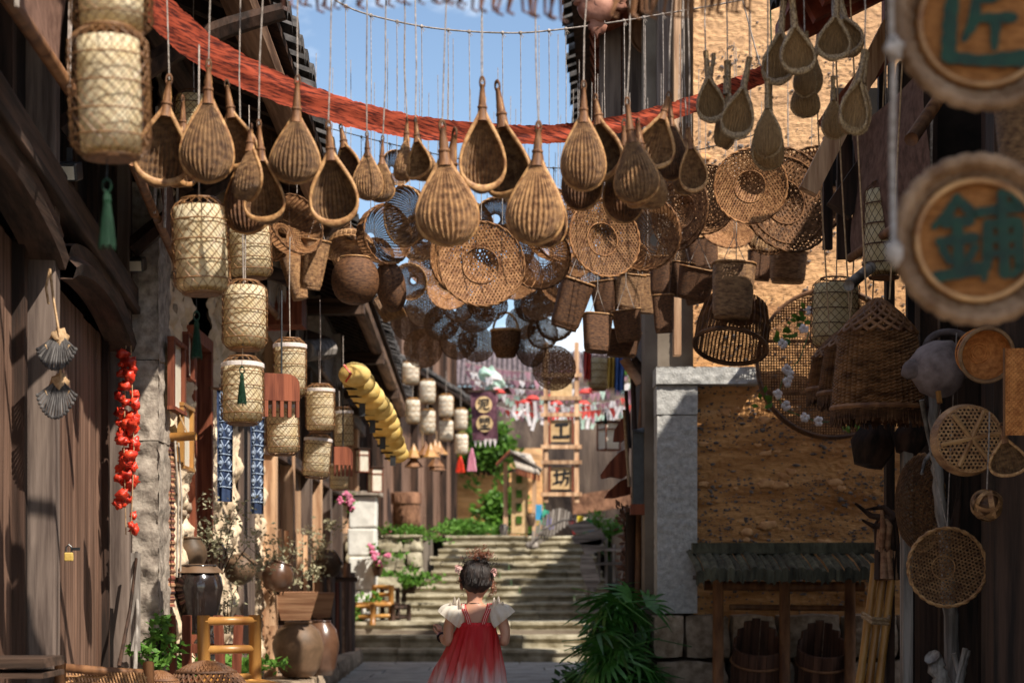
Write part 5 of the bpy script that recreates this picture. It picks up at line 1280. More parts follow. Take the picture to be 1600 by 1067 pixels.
for i, (px, py, Y, r, n, sq, lab) in enumerate([
 (612,838,22.7,.22,500,(1.2,.6,.6),'green weeds on the terrace left of the bark barrel'),
 (652,835,22.9,.3,600,(1.4,.6,.4),'yellow-green weeds in front of the bark barrel'),
 (610,902,21.9,.28,700,(1.3,.6,.6),'bright green weeds on the lower stone ledge'),
 (646,906,21.9,.22,400,(1.2,.6,.6),'fern tuft at the right end of the lower stone ledge'),
 (562,955,20.9,.2,400,(.6,.6,1.2),'yellow green shrub behind the timber stakes')]):
    leaves('ledge_weeds', lab, 'plant', P(px,py,Y), r, n, .06, m_grass if i != 0 else m_leaf, 20+i, sq, (m_pink,5,.02) if i == 0 else None)
leaves('shrub', 'bright green shrub beyond the top of the steps, left of the shrine', 'shrub', P(785,800,31), .4, 1700, .13, m_leaf, 30, (.9,.7,.9))
leaves('shrub', 'tall light green bamboo foliage under the plum banner', 'shrub', P(762,705,33.0), .62, 3000, .14, m_leaf, 31, (.8,.6,.75))
leaves('shrub', 'dark green shrub behind the shrine posts', 'shrub', P(808,780,34), .42, 1500, .13, m_leafd, 32, (.8,.6,1))
leaves('shrub', 'low plants at the foot of the yard wall', 'plant', P(735,826,30), .4, 1400, .09, m_grass, 33, (1.3,.6,.35))
leaves('shrub', 'yellowish potted plant right of the shrine', 'plant', P(828,826,28), .2, 500, .07, m_grass, 34, (1,.6,.7))
leaves('shrub', 'light green bush behind the railing at the right of the steps', 'shrub', P(962,838,25), .28, 900, .08, m_leaf, 35, (1,.6,.9))
leaves('shrub', 'sunny green leaves glimpsed right of the framed square lantern', 'shrub', P(975,640,36), .5, 1800, .14, m_leaf, 36, (1,.6,1.2))
leaves('broad_tree', 'leafy tree top behind the sign ladder and boulder', 'tree', P(905,618,52), .9, 3000, .22, m_leaf, 37, (1.6,.6,.5))
# palm-leaf bush at the right
pb = thing('lady_palm', 'dense dark green lady palm bush against the corner of the earth house', 'shrub', P(965, 1160, 12.2)); R = random.Random(12)
def fanleaf(seed):
    Rr = random.Random(seed); m = MB()
    for i in range(9):
        a = -1.15+2.3*i/8+Rr.uniform(-.06,.06); L_ = Rr.uniform(.22,.32)*(1-.15*abs(a)); pts = []
        for j in range(6):
            u = j/5; pts.append(Vector((math.sin(a)*L_*u, math.cos(a)*L_*u*.9, -.12*u*u*L_*3+.02*math.sin(u*3))))
        m.ribbon(pts, [.012,.022,.026,.024,.016,.003], side=Vector((0,0,1)))
    m.tube([(0,-.25,-.12),(0,0,0)], .004, 4)
    return m.mesh('leaf', m_leafd)
fm = [fanleaf(s) for s in range(5)]
for i in range(150):
    u = R.random(); px = 965+R.gauss(0, 26)*(1+.2*u); py = 930+190*R.random()**.9; 
    if px > 1012: px = 1012-R.random()*20
    if px < 970-50*min(1, (py-905)/90): px = 970-R.random()*30
    p = P(px, py, 12.0+R.uniform(-.5,.5)); attach(obj('leaf', R.choice(fm), None, p, (R.uniform(-.9,.5), R.uniform(-.8,.8), R.uniform(-2.6,2.6)), R.uniform(.8,1.25)), pb)
for i in range(14): p = P(965+R.uniform(-25,25), 1160, 12.1+R.uniform(-.3,.3)); attach(MB().tube([p, p+Vector((R.uniform(-.1,.1),0,.9))], .012, 5).build('cane', m_wd), pb)
leaves('ground_tuft', 'low grass and ferns around the foot of the lady palm', 'plant', P(950,1075,12.6), .22, 1500, .08, m_leafd, 40, (1.2,1,.6))
# =====================================================================  LETTERING
CH = {
 'jiang': [[(1.2,9,.8),(8.6,9.4,1.0)],[(6.8,8.2,.5),(5.6,7.6,.7),(4.2,7.3,.4)],[(4.2,7.5,.7),(4.0,5,.8),(3.2,3.2,.4)],[(4.1,5.5,.6),(7.8,5.8,.8)],[(6.2,5.6,.8),(6.2,2.6,.5)],[(2.0,9.1,.8),(1.7,5,1.0),(1.8,1.6,1.0)],[(1.6,1.4,.9),(5,1.2,.8),(8.9,1.7,1.2)]],
 'pu': [[(3.1,9.7,.5),(2.2,8,.8),(.6,6.6,.4)],[(3.1,9.5,.6),(4.2,8.3,.8),(5,7.6,.4)],[(1.8,6.9,.7),(4.3,7.1,.8)],[(1.1,5.0,.7),(4.7,5.3,.8)],[(3,7,.8),(3,1.6,.9)],[(1.4,4.2,.7),(2,2.9,.5)],[(4.7,4.3,.6),(4,3,.6)],[(.6,1.3,.8),(4.9,2.0,1.0)],
   [(5.3,7.9,.7),(9.6,8.4,.9)],[(6.1,6.6,.8),(5.9,3,.8),(5.4,.8,.4)],[(6.1,6.6,.6),(9.2,6.8,.8),(9.2,2,.8),(8.4,1.1,.4)],[(6.2,5,.5),(9,5.1,.6)],[(6.1,3.5,.5),(9,3.6,.6)],[(7.6,9.7,.7),(7.6,1.4,.8)],[(8.6,9.8,.6),(9.5,8.9,.9)]],
 'gong': [[(2,8.4,1.1),(8.2,8.8,1.3)],[(5,8.5,1.1),(4.9,2,1.1)],[(.8,1.5,1.2),(5,1.4,1.0),(9.3,1.8,1.4)]],
 'fang': [[(.9,6.9,.8),(4.2,7.3,.9)],[(2.5,9.2,.9),(2.5,2.6,.9)],[(.4,1.8,.7),(4.6,3.1,.9)],[(6.7,9.7,.7),(7.3,8.6,.9)],[(4.6,7.6,.8),(9.7,8.1,1.0)],[(6.7,7.8,.8),(6.2,4,.9),(4.6,1.0,.4)],[(6.5,5.4,.7),(8.9,5.7,.8),(8.5,1.9,.9),(7.4,1.1,.4)]],
 'ni': [[(1,9.2,.6),(2.1,8.3,1.0)],[(.6,6.7,.6),(1.7,5.9,.9)],[(.7,1.2,.9),(2.3,4.2,.4)],[(3.6,9,.8),(8.9,9.2,.9),(8.8,6.9,.7)],[(3.7,6.9,.6),(8.8,7,.7)],[(3.6,9,.8),(3.4,4,.9),(2.5,.8,.4)],[(8.5,5.3,.8),(5.5,4,.6)],[(5.3,6.1,.8),(5.3,1.5,.9),(9.2,1.3,.9),(9.5,2.7,.5)]],
 'su': [[(1.5,9.7,.6),(2.2,8.8,.7)],[(4,9.8,.6),(3.3,8.8,.6)],[(.8,8.2,.6),(4.9,8.4,.6)],[(1.3,7.8,.6),(1.4,6.3,.6),(4.4,6.4,.6)],[(4.4,7.9,.6),(4.3,6.2,.6)],[(2.9,8.3,.6),(2.4,5.6,.6),(.9,4.6,.3)],[(6,9.5,.6),(5.8,6.5,.6),(5.1,4.7,.3)],[(6,9.6,.6),(8.9,9.6,.7),(8.8,4.8,.6)],[(6,8,.5),(8.8,8,.5)],[(6,6.6,.5),(8.8,6.6,.5)],[(2.3,3.3,.7),(7.7,3.5,.8)],[(5,4.7,.8),(5,1.1,.8)],[(.9,.8,.8),(9.3,1.1,1.0)]],
}
def glyph(key, size, y0=-.002):
    """lettering in the xz plane, centred, facing -y"""
    m = MB(); R = random.Random(len(key))
    for k, s in enumerate(CH[key]):
        pts = []
        for i in range(len(s)-1):
            (x0,z0,w0),(x1,z1,w1) = s[i], s[i+1]
            for j in range(8): t = j/8; pts.append((x0+(x1-x0)*t, z0+(z1-z0)*t, w0+(w1-w0)*t))
        pts.append(s[-1]); n = len(pts)
        P3 = [Vector(((x-5)/10*size+R.gauss(0,.002)*size, y0-.0004*k, (z-5)/10*size)) for x, z, w in pts]
        ww = [w/10*size*1.45*(1+.10*math.sin(i*1.7+k)) for i, (x, z, w) in enumerate(pts)]
        m.ribbon(P3, ww, side=Vector((0,1,0)))
        for i in (0, n-1):
            c = P3[i]+Vector((0,-.0002,0)); b = len(m.v); m.v += [c+Vector((math.cos(a)*ww[i]*.5, 0, math.sin(a)*ww[i]*.5)) for a in [2*PI*q/10 for q in range(10)]]; m.f.append(tuple(range(b, b+10)))
    return m
# two near trays with green characters
def letter_tray(cx, cy, w, h, Y, key, lab, roll):
    c = P(cx, cy, Y); r0 = px2m(w, Y)/2; t = thing('lettered_tray', lab, 'sign', c); t.rotation_euler = (0, roll, 0); t.scale = (1, 1, h/w)
    m = MB()
    n = 90
    # woven rim torus of two levels
    for k, (R_, rr, y) in enumerate(((r0*.93, r0*.085, -.01),(r0*.86, r0*.05, -.0),(r0*.80, r0*.06, .012))):
        m.tube([((R_+.002*math.sin(i*2.1))*math.cos(2*PI*i/n), y+.0025*math.sin(i*PI*.9), (R_+.002*math.sin(i*2.1))*math.sin(2*PI*i/n)) for i in range(n)], [rr*(1+.06*math.sin(i*1.9)) for i in range(n)], 10, True)
    m.build('rim', m_traysilver, t, smooth=True)
    m = MB().tube([(r0*.70*math.cos(2*PI*i/n), -.004, r0*.70*math.sin(2*PI*i/n)) for i in range(n)], r0*.035, 8, True); m.build('inner_ring', m_rim, t, smooth=True)
    m = MB()
    for i in range(46):
        z = -r0*.7+r0*1.4*(i+.5)/46; L_ = math.sqrt(max(0, (r0*.72)**2-z*z)); pts = [(-L_+2*L_*j/30, .008+.0012*(1 if (j+i) % 2 else -1), z) for j in range(31)]
        m.ribbon(pts, r0*.0345, side=Vector((0,1,0)))
    m.build('woven_disc', m_ltray, t)
    b = MB().lathe([(0,.016),(r0*.76,.016)], 40); b.v = [Vector((v.x, v.z, v.y)) for v in b.v]; b.build('backing', m_ltray, t)
    glyph(key, r0*1.12, -.001).build('character', m_green, t)
    return t
m_traysilver = pm('weathered tray rim', (.12,.055,.02), (.34,.21,.12), 14, (1,1,1), .55, .8, 90, .03, c3=(.58,.46,.36), dist=.004)
letter_tray(1536, 38, 286, 274, 2.9, 'jiang', 'upper round woven tray with a green painted character, close at the top right', .06)
letter_tray(1527, 376, 272, 266, 2.9, 'pu', 'lower round woven tray with a green painted character, close at the right edge', -.04)
hr = thing('hanging_rope', 'soft grey rope hanging beside the two lettered trays', 'rope', P(1395, -60, 2.86))
attach(MB().tube([P(1390,-100,2.86), P(1393,60,2.86), P(1396,110,2.86), P(1394,240,2.87), P(1396,380,2.87)], .0055, 8).build('rope', m_rope, smooth=True), hr)
for y in (75, 395): attach(MB().ball(P(1397, y, 2.85), .016, 10, 8, (1,.9,1.2), .6).build('knot', m_rope, smooth=True), hr)

# =====================================================================  RIGHT SIDE OBJECTS
# shelter with shingle roof, bamboo posts, two barrels
rk = thing('shingle_shelter', 'low bamboo-post shelter with mossy bark shingle roof against the earth wall', 'shelter', P(1225, 1200, 11.6))
R = random.Random(6)
yA, yB = 11.25, 11.9
for i in range(24):
    px = 1088+12.2*i; w = px2m(12.0, 11.25); a = P(px+6, 893+R.uniform(-3,3), yA); b_ = P(px+6, 866, yB)
    m = MB(); nrm = Vector((0,-.02,.03))
    for j, (y, z) in enumerate(((a.y, a.z), (a.y+.2, a.z+.06), (b_.y, a.z+.15))):
        for q in range(5): m.v.append(Vector((a.x-w*.54+w*1.08*q/4, y+R.uniform(-.006,.006), z+.018*math.sin(PI*q/4)+.006*(i % 2)+R.uniform(-.004,.004))))
    for j in range(2):
        for q in range(4): m.f.append((j*5+q, j*5+q+1, j*5+6+q, j*5+5+q))
    c = len(m.v)
    for q in range(5): v = m.v[q]; m.v.append(v-Vector((0,.004,.08+R.uniform(-.01,.012))))
    for q in range(4): m.f.append((q, c+q, c+q+1, q+1))
    attach(m.build('shingle', m_shin), rk)
attach(MB().box(P(1228, 856, 11.72), (px2m(292,11.75), .12, .075), jit=.004).build('ridge_board', m_shin), rk)
attach(MB().box(P(1226, 902, 11.55), (px2m(276,11.5), .5, .03)).build('roof_board', m_wdx), rk)
for px in (1122, 1226, 1328): attach(MB().tube([P(px, 1210, 11.45), P(px, 1040, 11.45), P(px, 900, 11.45)], [.040,.038,.036], 10).build('post', m_bamd, smooth=True), rk)
for y0 in (914,): attach(MB().tube([P(1100, y0, 11.5), P(1225, y0+2, 11.5), P(1350, y0+2, 11.5)], .034, 10).build('crossbar', m_bamd, smooth=True), rk)
attach(MB().tube([P(1140, 948, 11.8), P(1320, 950, 11.8)], .02, 8).build('crossbar', m_bamd, smooth=True), rk)
def barrel(cx, yt, yb, w, Y, lab):
    o = P(cx, yb, Y); H = px2m(yb-yt, Y); r0 = px2m(w, Y)/2; t = thing('wooden_barrel', lab, 'barrel', o, 0, 'dark stave barrels inside the shelter'); t.rotation_euler = (math.radians(20), 0, 0); n = 18
    for i in range(n):
        a0 = 2*PI*i/n+.01; a1 = 2*PI*(i+1)/n-.01; m = MB(); back = math.sin((a0+a1)/2) > .35
        zt = H*(1+.16*max(0, math.sin((a0+a1)/2))**2)
        for z, f in ((0,.88),(H*.5,1.0),(zt,.94)):
            for a, rr in ((a0,1),(a1,1),(a1,.91),(a0,.91)): m.v.append(Vector((r0*f*rr*math.cos(a), r0*f*rr*math.sin(a), z)))
        for j in range(2):
            for q in range(4): q2 = (q+1) % 4; m.f.append((j*4+q, j*4+q2, j*4+4+q2, j*4+4+q))
        m.f.append((8,9,10,11)); m.build('stave', m_bar, t)
    for z, f in ((.15,.925),(.5,1.005),(.88,.97)): MB().tube([(r0*f*1.01*math.cos(a), r0*f*1.01*math.sin(a), H*z) for a in [2*PI*i/36 for i in range(36)]], .009, 6, True).build('hoop', m_bamd, t)
    MB().lathe([(0,H*.55),(r0*.85,H*.55)], 24).build('inner_floor', m_black, t)
m_bar = wood('barrel stave', (.045,.02,.012), (.13,.06,.035), 7)
barrel(1176, 995, 1190, 84, 11.85, 'left dark stave barrel under the shingle shelter')
barrel(1274, 998, 1190, 84, 11.85, 'right dark stave barrel under the shingle shelter')
# big round lattice tray on the wall
bt = thing('lattice_tray', 'very large round lattice tray leaning on the earth wall behind the bell-shaped baskets', 'tray', P(1297, 572, 11.7)); r0 = px2m(234, 11.7)/2; bt.rotation_euler = (math.radians(-6), 0, 0)
m = MB()
for k in range(2):
    for i in range(-27, 28):
        o_ = i*r0/28; L_ = math.sqrt(r0*r0-o_*o_)*.99; a = .12
        pts = [Vector((o_, .006*math.sin(j*2.2+i*PI)+.10*0, -L_+2*L_*j/14)) if k == 0 else Vector((-L_+2*L_*j/14, .006*math.sin(j*2.2+i*PI), o_)) for j in range(15)]
        m.ribbon(pts, r0*.017, side=Vector((0,1,0)))
m.build('lattice', m_hatd, bt); 
ring = MB()
for i in range(60):
    a = 2*PI*i/60; 
    for (rr, y) in ((r0, .0),(r0,-.10)): ring.v.append(Vector((rr*math.cos(a), y, rr*math.sin(a))))
for i in range(60): j = (i+1) % 60; ring.f.append((2*i, 2*j, 2*j+1, 2*i+1))
ring.build('rim', m_ratd, bt); MB().tube([(r0*math.cos(2*PI*i/60), -.10, r0*math.sin(2*PI*i/60)) for i in range(60)], .014, 6, True).build('hoop', m_ratd, bt)
for s in (-.35,.35): MB().tube([(-r0*.92, .02, s*r0),(r0*.92,.02,s*r0)], .014, 6).build('batten', m_bamd, bt)
# flower garland on the tray
gd = thing('flower_garland', 'garland of white blossoms with green leaves trailing over the large lattice tray', 'garland', P(1243, 510, 11.3))
pts = [P(1243,512,11.4), P(1264,520,11.3), P(1250,560,11.3), P(1222,595,11.3), P(1216,620,11.3), P(1226,640,11.3), P(1258,652,11.3), P(1280,660,11.3), P(1330,655,11.3)]
attach(MB().tube(pts, .004, 5).build('vine', m_leafd), gd)
R = random.Random(14)
for (x, y) in ((1223,537),(1256,514),(1266,486),(1229,577),(1230,597),(1215,616),(1228,634),(1258,652),(1279,658),(1234,585)):
    m = MB(); 
    for k in range(5): a = 2*PI*k/5+R.random(); m.ball(P(x, y, 11.25)+Vector((.018*math.cos(a), 0, .018*math.sin(a))), .017, 7, 5, (1,.5,1), .4)
    attach(m.build('blossom', m_white, smooth=True), gd)
m = MB()
for (x, y, n) in ((1250,505,16),(1225,525,16),(1262,480,5),(1200,630,8),(1335,670,6)):
    for i in range(n):
        p = P(x+R.gauss(0,7), y+R.gauss(0,6), 11.28); d = Vector((R.uniform(-1,1),-.3,R.uniform(-.7,1))).normalized(); s = d.cross(Vector((0,1,0))).normalized(); b = len(m.v); L_ = .06
        m.v += [p, p+d*L_*.5+s*L_*.28, p+d*L_, p+d*L_*.5-s*L_*.28]; m.f.append((b,b+1,b+2,b+3))
attach(stuff(m.build('leaves', m_leaf)), gd)
# fish trap cylinder, open weave, mouth facing down-left
ft = thing('fish_trap', 'dark open-weave drum-shaped fish trap lying mouth down above the granite sill', 'fish trap', P(1150, 478, 9.9)); ft.rotation_euler = (math.radians(-20), math.radians(10), 0)
r0 = px2m(112, 9.9)/2; H = px2m(72, 9.9)
m = MB()
for i in range(56):
    a = 2*PI*i/56; c, s = math.cos(a), math.sin(a)
    m.ribbon([(r0*c*(.86+.14*min(1,t*2)), r0*s*(.86+.14*min(1,t*2)), -H*t) for t in [j/6 for j in range(7)]], .011, side=Vector((c, s, 0)))
for j in range(26):
    t = (j+.5)/26; rr = r0*(.86+.14*min(1,t*2)); m.tube([(( rr+.003*(i % 2*2-1))*math.cos(2*PI*i/56), (rr+.003*(i % 2*2-1))*math.sin(2*PI*i/56), -H*t) for i in range(56)], .0035, 3, True)
m.build('weave', m_ratd, ft)
m = MB()
for i in range(-13, 14):
    o_ = i*r0/14; L_ = math.sqrt(r0*r0-o_*o_)*.85
    m.ribbon([(o_*.86, -L_+2*L_*j/8, -.02) for j in range(9)], .016, side=Vector((0,0,1))); m.ribbon([(-L_+2*L_*j/8, o_*.86, -.024) for j in range(9)], .016, side=Vector((0,0,1)))
m.build('base_weave', m_ratd, ft)
MB().tube([(r0*1.01*math.cos(a), r0*1.01*math.sin(a), -H) for a in [2*PI*i/40 for i in range(40)]], .013, 6, True).build('rim', m_ratd, ft)
cord(ft, ft.location, ft.location+Vector((0,0,1.5)), .003)
# bell-shaped nested baskets
m_belw = pm('brown willow', (.07,.028,.011), (.28,.135,.055), 12, (1,1,3), .5, .6, 60, .15)
def bell(cx, yt, ys, yb, w, Y, lab, yaw=0):
    o = P(cx, yb, Y); H = px2m(yb-yt, Y); Hs = px2m(yb-ys, Y); r0 = px2m(w, Y)/2; t = thing('bell_basket', lab, 'basket', o, yaw, 'big bell-shaped baskets hanging at the right')
    weave_shell(MB(), lambda u: (r0*(.80+.20*u**.7), r0*(.80+.20*u**.7)*.8, Hs*(1-u), 2), 46, 44, .007, False).build('woven_wall', m_belw, t, smooth=False)
    m = MB()
    for sg in (1,-1):
        for i in range(16):
            pts = []
            for j in range(9): u = j/8; a = 2*PI*i/16+sg*u*1.5; rr = r0*(.80*(1-u)**.8+.05); pts.append((rr*math.cos(a), rr*math.sin(a)*.8, Hs+(H-Hs)*u**.95))
            m.tube(pts, .009, 5)
    m.build('open_lattice', m_bamd, t)
    f = MB(); R = random.Random(int(cx))
    for i in range(220): a = 2*PI*i/220; rr = r0*R.uniform(.97, 1.03); f.tube([(r0*math.cos(a), r0*math.sin(a)*.8, .03),(rr*math.cos(a), rr*math.sin(a)*.8, -.03-R.random()*.03)], .004, 3)
    f.build('frayed_hem', m_ratd, t)
    MB().tube([(r0*math.cos(a), r0*math.sin(a)*.8, .02) for a in [2*PI*i/40 for i in range(40)]], .012, 6, True).build('rim', m_bamd, t)
    for s in (-.05,.05): cord(t, o+Vector((s,0,H)), o+Vector((s*2.4,0,H+1.3)), .004, m_rope2)
bell(1372, 468, 522, 645, 144, 7.4, 'frontmost big bell-shaped basket with open lattice shoulder')
bell(1345, 500, 545, 622, 132, 8.0, 'second bell-shaped basket hanging just behind and left of the front one')
bell(1312, 520, 560, 615, 100, 8.5, 'third bell-shaped basket, only its left edge and hem showing')
def lathe_thing(name, lab, cat, o, prof, mat, rot=(0,0,0), sc=1, n=28, fn=None, nm='body'):
    t = thing(name, lab, cat, o); t.rotation_euler = rot; MB().lathe([(r*sc, z*sc) for r, z in prof], n, fn=fn).build(nm, mat, t, smooth=True); return t
# hexagonal dark vessels
for cx, cy, Y, lab, w in ((1363,697,8.3,'dark plum faceted lantern shape hanging under the bell baskets',78),(1422,685,8.2,'second dark faceted shape beside the driftwood',60)):
    s = px2m(w, Y); t = lathe_thing('faceted_vessel', lab, 'hanging vessel', P(cx, cy, Y), [(0,.42),(.30,.42),(.5,.0),(.32,-.40),(0,-.40)], m_wd, (0,.25,.3), s, 6, nm='shell'); cord(t, P(cx,cy-30,Y), P(cx,cy-110,Y), .004)
# grey gourds and purple basket
t = lathe_thing('dried_gourd', 'large grey dried gourd hanging beside the bell baskets', 'gourd', P(1466, 578, 6.9), [(0,.5),(.18,.49),(.42,.36),(.5,.1),(.45,-.2),(.28,-.42),(.1,-.5),(0,-.5)], m_gourd, (.2,-.5,0), px2m(88, 6.9), 30, lambda a, i: 1+.04*math.sin(3*a+i))
MB().ball((-.10,-.03,.06), .035, 10, 8, (1.4,1,1), .3).build('neck', m_gourd, t, smooth=True); MB().tube([(-.06,-.08,-.06),(-.08,-.10,-.10)], .012, 6).build('stalk', m_bamy, t)
hb = thing('plum_basket', 'dull plum bag basket with dark opening behind the grey gourd', 'basket', P(1484, 545, 7.4)); s = px2m(76, 7.4)
weave_shell(MB(), lambda u: (s*.5*(1-.3*u*u), s*.3, -u*s*.6, 2), 16, 24, .003).build('woven_body', m_gourd, hb, smooth=True); MB().tube([(s*.5*math.cos(a), s*.1*math.sin(a), s*.36*math.sin(a)) for a in [PI*i/14 for i in range(15)]], .016, 6).build('handle', m_gourd, hb, smooth=True)
# orange woven cap
t = lathe_thing('woven_hat', 'orange-brown round woven cap hanging right of the grey gourd', 'woven cap', P(1533, 552, 6.4), [(0,-.16),(.2,-.17),(.36,-.12),(.46,.02),(.5,.18),(.5,.40)], m_ora, (math.radians(90+12), 0, 0), px2m(82, 6.4), 44, lambda a, i: 1+.01*(1 if int(a*44/2/PI) % 2 else -1))
MB().tube([(.5*px2m(82,6.4)*math.cos(a), .5*px2m(82,6.4)*math.sin(a), .40*px2m(82,6.4)) for a in [2*PI*i/40 for i in range(40)]], .008, 6, True).build('rim', m_rat, t)
m = MB()
for q in range(9):
    rr = .05+.45*q/9; zz = -.165+.05*max(0,(rr-.25)/.25); m.tube([(rr*px2m(82,6.4)*math.cos(a), rr*px2m(82,6.4)*math.sin(a), (zz-.004)*px2m(82,6.4)) for a in [2*PI*i/40 for i in range(40)]], .0035, 4, True)
m.build('coils', m_ora, t)
# orange mat
t = thing('woven_mat', 'bright orange-brown rectangular woven mat cut by the right photo edge', 'woven mat', P(1592, 612, 6.0)); m = MB(); W_, H = px2m(46, 6.0), px2m(136, 6.0)
for i in range(40): z = -H/2+H*(i+.5)/40; m.ribbon([(-W_/2+W_*j/14, .0018*(1 if (i+j) % 2 else -1), z) for j in range(15)], H/40*.96, side=Vector((0,1,0)))
m.build('weave', m_ora, t)
for s in (-1,1): MB().tube([(s*W_/2, 0, -H/2),(s*W_/2, 0, H/2)], .004, 6).build('edging', m_bamd, t)
# sieve with crossed bamboo
sv = thing('crossed_sieve', 'round basket bottom with three crossed bamboo strips below the gourd', 'sieve', P(1515, 686, 6.5)); s = px2m(108, 6.5)
obj('weave', tri_weave(MB(), lambda r: -.10*math.sqrt(max(0,1-(r/.5)**3)), .49, .052, .017, 3, 14, seed=2).mesh('weave', m_rim), sv, sc=s)
m = MB(); 
for j in range(8): rr = s*(.47+.005*j); y = -.02*s+.03*s*j; m.tube([(rr*math.cos(a), y, rr*math.sin(a)) for a in [2*PI*i/50 for i in range(50)]], .0065, 5, True)
m.build('wall_coils', m_rat, sv)
for a in (.2, 1.15, 2.25): MB().tube([(-s*.44*math.cos(a), -.115*s, -s*.44*math.sin(a)),(s*.44*math.cos(a), -.125*s, s*.44*math.sin(a))], .009, 6).build('cross_strip', m_rim, sv)
# small pear tray
t = inst('ladle', K_LAD, 'pear_basket', 'small pear-shaped basket overlapping the crossed sieve at the right edge', 'basket', P(1566, 662, 6.1), (0, -.15, 0), (px2m(64,6.1), px2m(30,6.1), px2m(84,6.1)))
# woven ball
wb = thing('woven_ball', 'small round woven cane ball hanging in the dark doorway', 'woven ball', P(1542, 789, 6.4)); s = px2m(48, 6.4)/2
for k in range(9):
    R = random.Random(k); ax = Vector((R.gauss(0,1), R.gauss(0,1), R.gauss(0,1))).normalized(); u = ax.orthogonal().normalized(); v = ax.cross(u); off = R.uniform(-.45,.45)
    MB().ribbon([(u*math.cos(a)+v*math.sin(a))*s*math.sqrt(1-off*off)*(1+.03*math.sin(a*3+k))+ax*off*s for a in [2*PI*i/30 for i in range(31)]], s*.34, side=lambda i, u=u, v=v: u*math.cos(2*PI*i/30)+v*math.sin(2*PI*i/30)).build('cane_band', m_rat, wb)
MB().ball((0,0,0), s*.9, 16, 12).build('core', m_ratd, wb, smooth=True)
cord(wb, wb.location+Vector((0,0,s)), wb.location+Vector((.01,0,.35)), .003)
# round open basket lower right + edge-on one
t = inst('hat_big', mk_disc(lambda r: .20 if r < .14 else .20-.16*(r-.14)/.36, m_rat, m_rim, .040, .011, 7, (.15,), .022), 'woven_hat', 'round lacy hat with pale twisted rim hanging in front of the dark doorway', 'hat', P(1480, 886, 7.0), (0,.1,0), px2m(122, 7.0))
cord(t, P(1480,824,7.0), P(1452,700,7.0), .0025); cord(t, P(1480,824,7.0), P(1495,520,7.0), .0025)
t = inst('hat_edge', mk_disc(lambda r: .22 if r < .12 else .22-.18*(r-.12)/.38, m_rat, m_rim, .036, .016, 9, (.16,), .018), 'woven_hat', 'lacy hat seen nearly edge-on hanging from the pale post', 'hat', P(1440, 785, 7.6), (0,math.radians(14),math.radians(103)), px2m(150, 7.6))
cord(t, P(1452,715,7.6), P(1470,640,7.6), .0025)
# pale post
attach(MB().box(P(1416, 870, 8.2), (px2m(14,8.2), .08, px2m(430,8.2)), jit=.004).build('pale_post', m_greywd), wr)
# driftwood
def branch(name, lab, pxs, r0, r1, mat, twigs=(), cat='driftwood'):
    t = thing(name, lab, cat, P(*pxs[-1])); pts = [P(*q) for q in pxs]; n = len(pts); R = random.Random(int(pxs[0][0])); sm = []
    for i in range(n-1):
        for j in range(5): p = pts[i].lerp(pts[i+1], j/5); sm.append(p+Vector((R.uniform(-1,1),R.uniform(-1,1),0))*r0*.3)
    sm.append(pts[-1]); k = len(sm); attach(MB().tube(sm, [(r0+(r1-r0)*i/(k-1))*(1+.25*noise.noise(Vector((i*.7,0,r0*100)))) for i in range(k)], 8).build('stem', mat, smooth=True), t)
    for tw in twigs: attach(MB().tube([P(*q) for q in tw], [.012*(1-.25*i) for i in range(len(tw))], 6).build('twig', mat, smooth=True), t)
branch('driftwood_branch', 'long grey driftwood branch standing between the sieve and the pale post', [(1455,600,7.3),(1462,690,7.3),(1468,760,7.3),(1478,860,7.35),(1485,960,7.4),(1492,1120,7.4)], .020, .035, m_greywd, [[(1462,700,7.3),(1445,720,7.25),(1440,740,7.2)],[(1440,625,7.2),(1450,680,7.25),(1462,730,7.3)]])
branch('driftwood_branch', 'short thick pale driftwood stump at the bottom right', [(1455,1025,6.9),(1472,1060,6.9),(1490,1110,6.9)], .035, .04, m_greywd, [[(1508,1012,6.9),(1500,1045,6.9),(1492,1080,6.9)]])
branch('driftwood_branch', 'thin forked grey stick at the bottom right by the doorway', [(1512,1015,7.1),(1503,1050,7.1),(1495,1110,7.1)], .012, .018, m_greywd, [[(1490,1020,7.1),(1500,1060,7.1)]])
branch('driftwood_branch', 'slender brown root hanging behind the edge-on hat', [(1500,740,7.7),(1497,790,7.7),(1490,850,7.7)], .012, .02, m_wd, [[(1497,780,7.7),(1488,820,7.7)]])
# bamboo poles tied, with root-like top
bp = thing('bamboo_bundle', 'bundle of three bamboo poles tied with rope, gnarled root on top, leaning by the shelter', 'bamboo bundle', P(1360,1180,8.8))
for i, (x0, x1) in enumerate(((1340,1366),(1355,1380),(1372,1394))):
    a = P(x0-14, 1200, 8.8); b_ = P(x1+2, 880, 8.9); n = 14; pts = [a.lerp(b_, j/n) for j in range(n+1)]
    attach(MB().tube(pts, [.021*(1.18 if j % 4 == 2 else 1) for j in range(n+1)], 9).build('bamboo_pole', m_bamy, smooth=True), bp)
attach(MB().tube([P(1347,957,8.74), P(1362,966,8.70), P(1388,968,8.74), P(1390,960,8.9)], .010, 6).build('tie_rope', m_rope2), bp); attach(MB().tube([P(1347,962,8.74), P(1362,972,8.70), P(1388,974,8.74)], .010, 6).build('tie_rope', m_rope2), bp)
R = random.Random(9)
for i in range(13):
    x = 1372+2.3*i; attach(MB().tube([P(x, 905, 8.85+R.uniform(-.05,.05)), P(x+R.uniform(-3,3), 860, 8.85), P(x+R.uniform(-4,6), 820, 8.8+R.uniform(-.06,.06)), P(x-R.uniform(-6,16), 800+R.uniform(-4,8), 8.8)], [.022,.017,.016,.008], 6).build('root_strand', m_brn if i % 3 else m_wd, smooth=True), bp)
